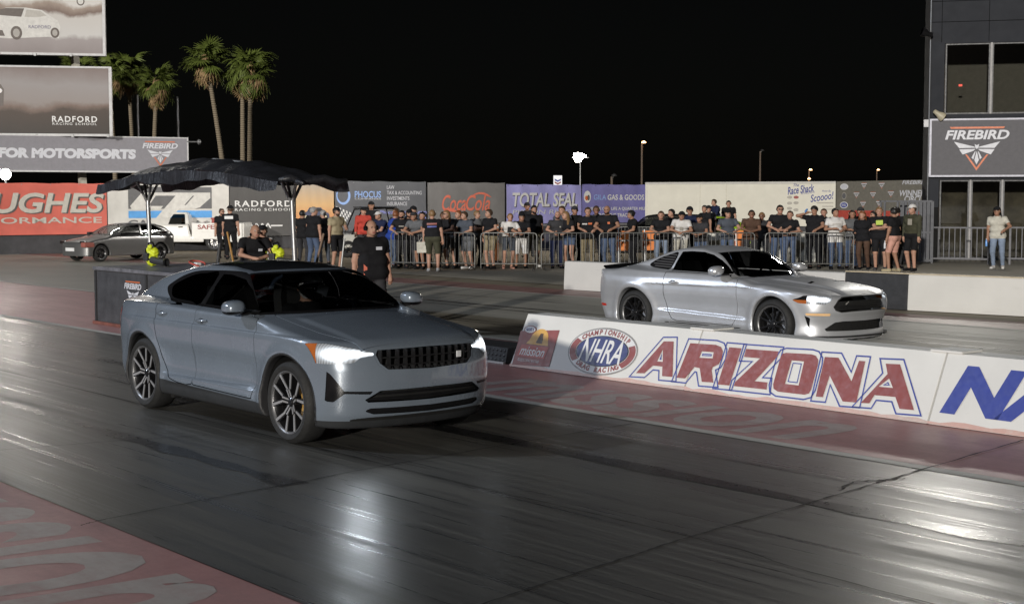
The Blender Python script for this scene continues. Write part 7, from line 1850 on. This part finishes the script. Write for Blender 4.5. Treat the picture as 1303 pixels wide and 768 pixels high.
# ---------------------------------------------------------------- cars in the background
def simple_field(top, hw, wb, rw, ln, fl, gw, belt, ride=.2):
    x0, x1 = ln; T_ = spl([p[0] for p in top], [p[1] for p in top]); tum = spl([belt-.1, belt, belt+.25, belt+.6], [-.02, 0, .06, .20])
    Wz = spl([.1, .25, .5, .75, belt, belt+.1], [hw-.06, hw-.01, hw, hw-.01, hw-.04, hw-.1])
    def f(x, y, z):
        xe = x-np.sign(x)*0; t = T_(xe)-.05*(y/.7)**2; sl = (T_(xe+.03)-T_(xe-.03))/.06; ft = (z-t)/np.sqrt(1+sl*sl)
        s = sstep((z-belt+.02)/.07); W = Wz(z)*(1-s)+(gw-tum(z))*s
        ff = x-(x1-.28*(y/hw)**3.2); fr = (x0+.18*(y/hw)**3.2)-x
        b = smax(smax(smax(ft, y-W, .06), ff, .06), fr, .06); b = smax(b, ride-z, .03)
        r = np.minimum(np.hypot(x-wb[1], z-rw), np.hypot(x-wb[0], z-rw))
        return smax(b, -np.maximum(r-rw-.05, hw-.33-y), .015)
    return f
def simple_car(name, loc, rz, label, top, hw, wb, rw, ln, gw, belt, P, wins, ws, glass=None, step=.034, ride=.2, rimm=None, seed=0):
    car = empty(name, loc, rz); V, N, Q = surface(simple_field(top, hw, wb, rw, ln, None, gw, belt, ride), (ln[0]-.1, 0, .08), (ln[1]+.1, hw+.1, max(p[1] for p in top)+.08), step, sym=True, steps=2)
    Bd = Body(V, N, Q); glass = glass or M_SG
    split4(Bd.cut(lambda V, N: np.maximum(np.minimum(np.hypot(V[:, 0]-wb[0], V[:, 2]-rw), np.hypot(V[:, 0]-wb[1], V[:, 2]-rw))-rw-.06, np.abs(V[:, 1])-hw+.06)), 'wheel_well', M_CAV, car)
    for w in wins:
        for sg in (-1, 1): nmesh(Bd.cut(side_fn(w, sg)), 'side_window', glass, car, -.01)
    for a, b, lim, nx in ws: nmesh(Bd.cut(lambda V, N: np.maximum(np.maximum(V[:, 0]-b, a-V[:, 0]), np.maximum(np.abs(V[:, 1])-lim, np.maximum(.15-N[:, 2], belt+.02-V[:, 2])))), 'windscreen' if nx > 0 else 'rear_window', M_ROOFG if nx < 0 else M_WS, car, -.008)
    nmesh(Bd.M, 'body', P, car)
    for x in wb:
        for sg in (-1, 1): make_wheel(car, x, sg*(hw-.03), rw, sg, rw, rw*.66, .2, 'ten', rimm or M_RIMD)
    tag(car, label, 'car'); return car
hb = simple_car('hatchback_car', (-47.0, 21.52, 0), R(-79.5), 'dark grey hatchback parked before the red banner', [(-2.1, .85), (-1.98, .92), (-1.85, 1.05), (-1.45, 1.28), (-1.1, 1.35), (-.3, 1.36), (.15, 1.30), (.85, .97), (1.0, .92), (1.6, .82), (1.95, .72), (2.1, .6)], .84, (-1.27, 1.30), .30, (-2.02, 2.05), .73, .90,
   paint('dark_grey_paint', (.115, .115, .115), .3, .3, .6), [[(.62, .93), (.12, 1.25), (-.42, 1.30), (-.45, .94)], [(-.52, .94), (-.50, 1.30), (-1.05, 1.28), (-1.55, 1.08), (-1.6, .97)]], [(.12, .92, .66, 1), (-1.95, -1.25, .6, -1)], glass_mat('hatch_glass', .25), rimm=M_RIMB)
for sy in (-1, 1):
    s = MB(); s.box(1.86, 1.97, sy*.62-.14, sy*.62+.14, .62, .74); s.build('headlamp', M_REFL, hb, bevel=.02); s = MB(); s.bar((-.7, sy*.825, .42), (.75, sy*.825, .42), .02, .05); s.build('side_strip', M_PLAS, hb); s = MB(); s.box(.55, .72, sy*.86-.08, sy*.86+.08, .92, 1.03); s.build('wing_mirror', M_PLAS, hb, bevel=.03)
s = MB(); s.box(2.03, 2.06, -.26, .26, .38, .50); s.build('number_plate', M_WPRT, hb); hb.scale = (.94, .94, .94)
s = MB(); s.box(1.6, 2.02, .60, .86, .52, .70); s.build('primer_wing', mat('primer_red', (.30, .09, .07), .7), hb, bevel=.05)
s = MB(); s.box(-1.1, -.5, -.4, .4, .35, .98); s.build('seat', mat('seat_fabric', (.035, .035, .037)), hb, bevel=.05)
# pickup
TR = at(270, 59.0); TH = math.atan2(-.76, -.65); tdir = Vector((math.cos(TH), math.sin(TH), 0)); tc = TR+tdir*1.45+Vector((-tdir.y, tdir.x, 0))*(-.72)
pk = simple_car('pickup_truck', tc, TH, 'white safety pickup truck with red lettering behind the hatchback', [(-2.7, .62), (-2.55, .62), (-2.3, .63), (-.62, .64), (-.52, .9), (-.44, 1.36), (-.30, 1.47), (.3, 1.49), (.5, 1.44), (1.05, 1.02), (1.25, .98), (2.1, .88), (2.3, .7)], .86, (-1.45, 1.42), .34, (-2.55, 2.25), .72, .98,
   mat('pickup_white', (.62, .61, .58), .35, var=.05, coat=.4), [[(.85, 1.0), (.38, 1.38), (-.32, 1.38), (-.36, 1.0)]], [(.52, 1.04, .66, 1)], glass_mat('hatch_glass', .25), ride=.33, rimm=M_STEEL)
PW = mat('pickup_white', (.62, .61, .58))
for sy in (-1, 1):
    s = MB(); s.box(-2.52, -.62, sy*.83-.03, sy*.83+.03, .44, 1.05); w_ = s.build('bed_side', PW, pk, bevel=.02)
    tt = text_mesh('SAFETY', size=1, bold=.03, extrude=.002, fit=(1.0, .17)); tt.materials.append(M_BRED); q = bpy.data.objects.new('lettering', tt); link(q, w_); q.rotation_euler = (math.pi/2, 0, 0 if sy < 0 else math.pi); q.location = (-1.35, sy*.865, .90)
    s = MB(); s.box(.68, .86, sy*.90-.10, sy*.90+.10, .98, 1.16); s.build('wing_mirror', M_PLAS, pk, bevel=.03)
    s = MB(); s.box(-.28, -.12, sy*.865-.01, sy*.865+.01, .88, .92); s.build('door_handle', M_BLACK, pk)
    s = MB(); s.box(-1.90, -1.0, sy*.84-.035, sy*.84+.03, .70, .76); s.build('arch_flare', PW, pk, bevel=.01)
s = MB(); s.box(-2.58, -2.50, -.8, .8, .44, 1.05); s.build('tailgate', PW, pk, bevel=.02); pk.scale = (1.08, 1.08, 1.08)
person(0, 0, 'driver resting an arm on the pickup window', 'sit', 0, 0, 'black', 'black', hair='none', step=.03, pos=(tc.x-tdir.x*.1-tdir.y*.36*1, tc.y-tdir.y*.1+tdir.x*.36*1, 0), z=-.36, group='drivers')[0].rotation_euler = (0, 0, TH+math.pi/2+R(30))
def bedload(nm, x, y, z, build, lab, cat):
    p = tc+tdir*x+Vector((-tdir.y, tdir.x, 0))*y; o = empty(nm, (p.x, p.y, z), TH); build(o); tag(o, lab, cat)
bedload('equipment_crate', -1.75, .2, .66, lambda o: (MB().box(-.35, .35, -.35, .35, 0, .62).build('crate', mat('crate_red', (.30, .05, .04), .6), o, bevel=.02), MB().box(-.37, .37, -.37, .37, .62, .68).build('lid', mat('crate_red', (.30, .05, .04)), o), MB().box(-.02, .02, -.385, -.36, .45, .65).build('latch', M_STEEL, o)), 'dark red equipment crate in the pickup bed', 'crate')
def rig(o):
    for i in range(7): s = MB(); a = random.uniform(0, 3.1); s.tube([(-.3+.1*i, -.3*math.cos(a), .1+.05*i), (-.25+.1*i, .0, .35+.2*math.sin(a)), (-.2+.1*i, .3*math.cos(a), .2)], .04, 6); s.build('hose', (M_WPRT, mat('hose_green', (.10, .14, .04), .6), M_STEEL)[i % 3], o, 60)
    MB().box(-.4, .45, -.35, .35, 0, .12).build('tray', M_STEEL, o)
bedload('hose_rig', -.98, .0, .66, rig, 'tangle of hoses and fittings in the pickup bed', 'hose rig')
# white utility cart with a black roll cage
o = empty('utility_cart', at(468, 53), math.pi/2-YAW+R(200)); cw = mat('cart_white', (.60, .59, .55), .4, coat=.4)
v, n, q = surface(lambda x, y, z: smax(smax(np.abs(x)-1.35, np.abs(y)-.68, .12), np.maximum(z-(.62+.22*sstep((x-.2)/.5)-.12*sstep((x-.9)/.4)), .32-z), .10), (-1.5, -.8, .2), (1.5, .8, 1.0), .05); nmesh((v, n, tris(q)), 'body', cw, o)
for y in (-.62, .62):
    s = MB(); s.tube([(.75, y, .8), (.35, y*.92, 1.72), (-.85, y*.92, 1.78), (-1.1, y, .7)], .03, 7); s.build('cage_hoop', M_BLACK, o, 60)
for x in (.35, -.85): s = MB(); s.tube([(x, -.57, 1.74), (x, .57, 1.74)], .03, 7); s.build('cage_bar', M_BLACK, o)
s = MB(); s.box(-.95, .4, -.58, .58, 1.78, 1.82); s.build('roof', M_BLACK, o, bevel=.01); s = MB(); s.box(-.65, -.2, -.55, .55, .62, .80); s.box(-.75, -.62, -.55, .55, .8, 1.25); s.build('seat', M_PLAS, o, bevel=.03)
for x in (.9, -.9):
    for sg in (-1, 1): make_wheel(o, x, sg*.70, .31, sg, .31, .17, .22, 'ten', M_RIMD)
s = MB(); s.box(1.33, 1.37, -.45, .45, .55, .72); s.build('front_grille', M_BLACK, o); tag(o, 'white utility cart with a black roll cage beyond the marshal', 'cart')
# black wagon and green race car beyond the barriers
sv = simple_car('black_wagon', at(836, 57.5), math.atan2(-.76, -.65), 'black wagon with a number on its rear side window', [(-2.4, .9), (-2.3, 1.2), (-2.05, 1.42), (-1.6, 1.50), (-.2, 1.52), (.35, 1.46), (1.05, 1.05), (1.25, 1.0), (2.1, .85), (2.4, .65)], .9, (-1.4, 1.4), .35, (-2.3, 2.35), .76, 1.0,
   paint('black_paint', (.012, .012, .013), .2, .3, .8), [[(.9, 1.03), (.32, 1.38), (-.5, 1.42), (-.5, 1.03)], [(-.58, 1.03), (-.58, 1.42), (-1.6, 1.40), (-1.95, 1.25), (-2.0, 1.06)]], [(.42, 1.1, .68, 1)])
tt = text_mesh('Z16', size=1, bold=.01, extrude=.002, fit=(.34, .14)); tt.materials.append(M_WPRT); q = bpy.data.objects.new('lettering', tt); link(q, sv); q.rotation_euler = (math.pi/2+.16, 0, math.pi); q.location = (-1.1, .735, 1.24)
gr_ = simple_car('green_race_car', at(897, 62.5), math.atan2(-.76, -.65)+.25, 'lime green race car with black bonnet before the cream container', [(-2.3, .9), (-2.1, 1.0), (-1.6, 1.08), (-.9, 1.32), (-.3, 1.40), (.1, 1.36), (.8, 1.0), (1.0, .96), (1.9, .84), (2.3, .62)], .9, (-1.35, 1.4), .34, (-2.3, 2.35), .74, .98,
   paint('lime_paint', (.30, .46, .03), .1, .35, .7), [[(.62, 1.0), (.1, 1.28), (-.6, 1.30), (-1.3, 1.08), (-1.3, 1.0)]], [(.16, .84, .62, 1)])
s = MB(); s.grid([[(1.0+.13*i, -.6+.15*j, .985-.11*i/7+.02*(1 if 2 < j < 6 else 0)) for j in range(9)] for i in range(8)]); s.build('bonnet_panel', M_BLACK, gr_, 60)
s = MB(); s.box(-2.3, -2.0, -.75, .75, 1.22, 1.25); s.build('rear_wing', M_BLACK, gr_); s = MB(); s.box(-2.2, -2.1, -.5, -.46, .95, 1.22); s.box(-2.2, -2.1, .46, .5, .95, 1.22); s.build('wing_mount', M_BLACK, gr_)

# ---------------------------------------------------------------- things on and about the starter box
def leaf_blower(loc, rz, label):
    o = empty('leaf_blower', loc, rz); y_ = mat('blower_yellow', (.62, .70, .03), .5)
    def lump(x, y, z):
        b = lambda cx, cy, cz, q: np.sqrt((x-cx)**2+(y-cy)**2+((z-cz)*.9)**2)-q
        d = smin(smin(b(0, 0, .13, .12), b(.05, .03, .27, .085), .02), smin(b(-.06, -.02, .29, .075), b(.01, -.05, .37, .05), .02), .02)
        return d+.008*np.sin(x*55+z*30)*np.sin(y*60-z*45)
    v, n, q = surface(lump, (-.25, -.25, -.05), (.25, .25, .5), .02); nmesh((v, n, tris(q)), 'motor_housing', y_, o)
    s = MB(); s.box(-.10, .04, -.15, -.09, .10, .26); s.build('engine_cover', M_PLAS, o, bevel=.02); s = MB(); s.tube([(-.10, -.08, .34), (-.02, -.13, .24), (.06, -.12, .12)], .014, 6); s.build('strap', M_BLACK, o)
    s = MB(); s.tube([(.08, -.05, .12), (.30, -.10, .10), (.62, -.14, .09)], [.075, .065, .07], 12); s.build('blower_tube', M_PLAS, o, 60)
    s = MB(); s.tube([(-.08, 0, .30), (-.10, 0, .45), (.02, 0, .47), (.08, 0, .38)], .018, 6); s.build('handle', M_BLACK, o, 60)
    s = MB(); s.lathe([(.075, 0), (.08, .02), (.06, .04)], 12, 'x'); b_ = s.build('nozzle_ring', M_BLACK, o); b_.location = (.60, -.14, .09); o.scale = (.85, .85, .85); tag(o, label, 'leaf blower')
leaf_blower((-22.62, 10.95, .955), R(12), 'yellow leaf blower standing on the near end of the starter box')
leaf_blower((-21.15, 12.5, .955), R(20), 'yellow leaf blower at the far end of the starter box')
def tool(p0, p1, r, m, nm, label, head=True):
    o = empty(nm, p0); d = Vector(p1)-Vector(p0); s = MB(); s.tube([(0, 0, 0), d], r, 8); s.build('handle', m, o, 60)
    s = MB(); s.box(-.14, .14, -.03, .03, -.06, .0); s.build('head', M_PLAS, o, bevel=.01); tag(o, label, 'tool')
tool((-21.0, 11.6, 1.02), (-21.75, 11.9, 1.52), .018, mat('wood_handle', (.42, .22, .06), .6), 'broom', 'broom with orange wooden handle leaning on the starter box')
tool((-22.1, 11.9, 1.0), (-22.1, 11.95, 1.33), .03, M_PLAS, 'short_post', 'short dark post standing on the starter box')
p_, q_ = at(386, 25.5), at(412, 25.7); tool((p_.x, p_.y, .06), (q_.x, q_.y, zz(297, 25.7)), .022, mat('brown_handle', (.20, .13, .09), .6), 'squeegee', 'squeegee with brown handle leaning by the right canopy post')
p_, q_ = at(426, 24.8), at(438.5, 25.0); tool((p_.x, p_.y, .06), (q_.x, q_.y, zz(303, 25.0)), .018, M_STEEL, 'scraper', 'scraper with bright metal handle before the man in tan tee')
o = empty('cable_coil', (-21.3, 11.1, .955)); s = MB(); s.tube([(.16*math.cos(a), .12*math.sin(a), .02+.10*abs(math.sin(a*.5))) for a in np.linspace(0, 12.6, 40)], .014, 6); s.build('cable', mat('red_cable', (.40, .06, .04), .5), o, 60); s = MB(); s.box(-.05, .06, -.04, .04, .02, .10); s.build('plug', M_WPRT, o, bevel=.01); tag(o, 'coil of red cable lying on the starter box', 'cable')
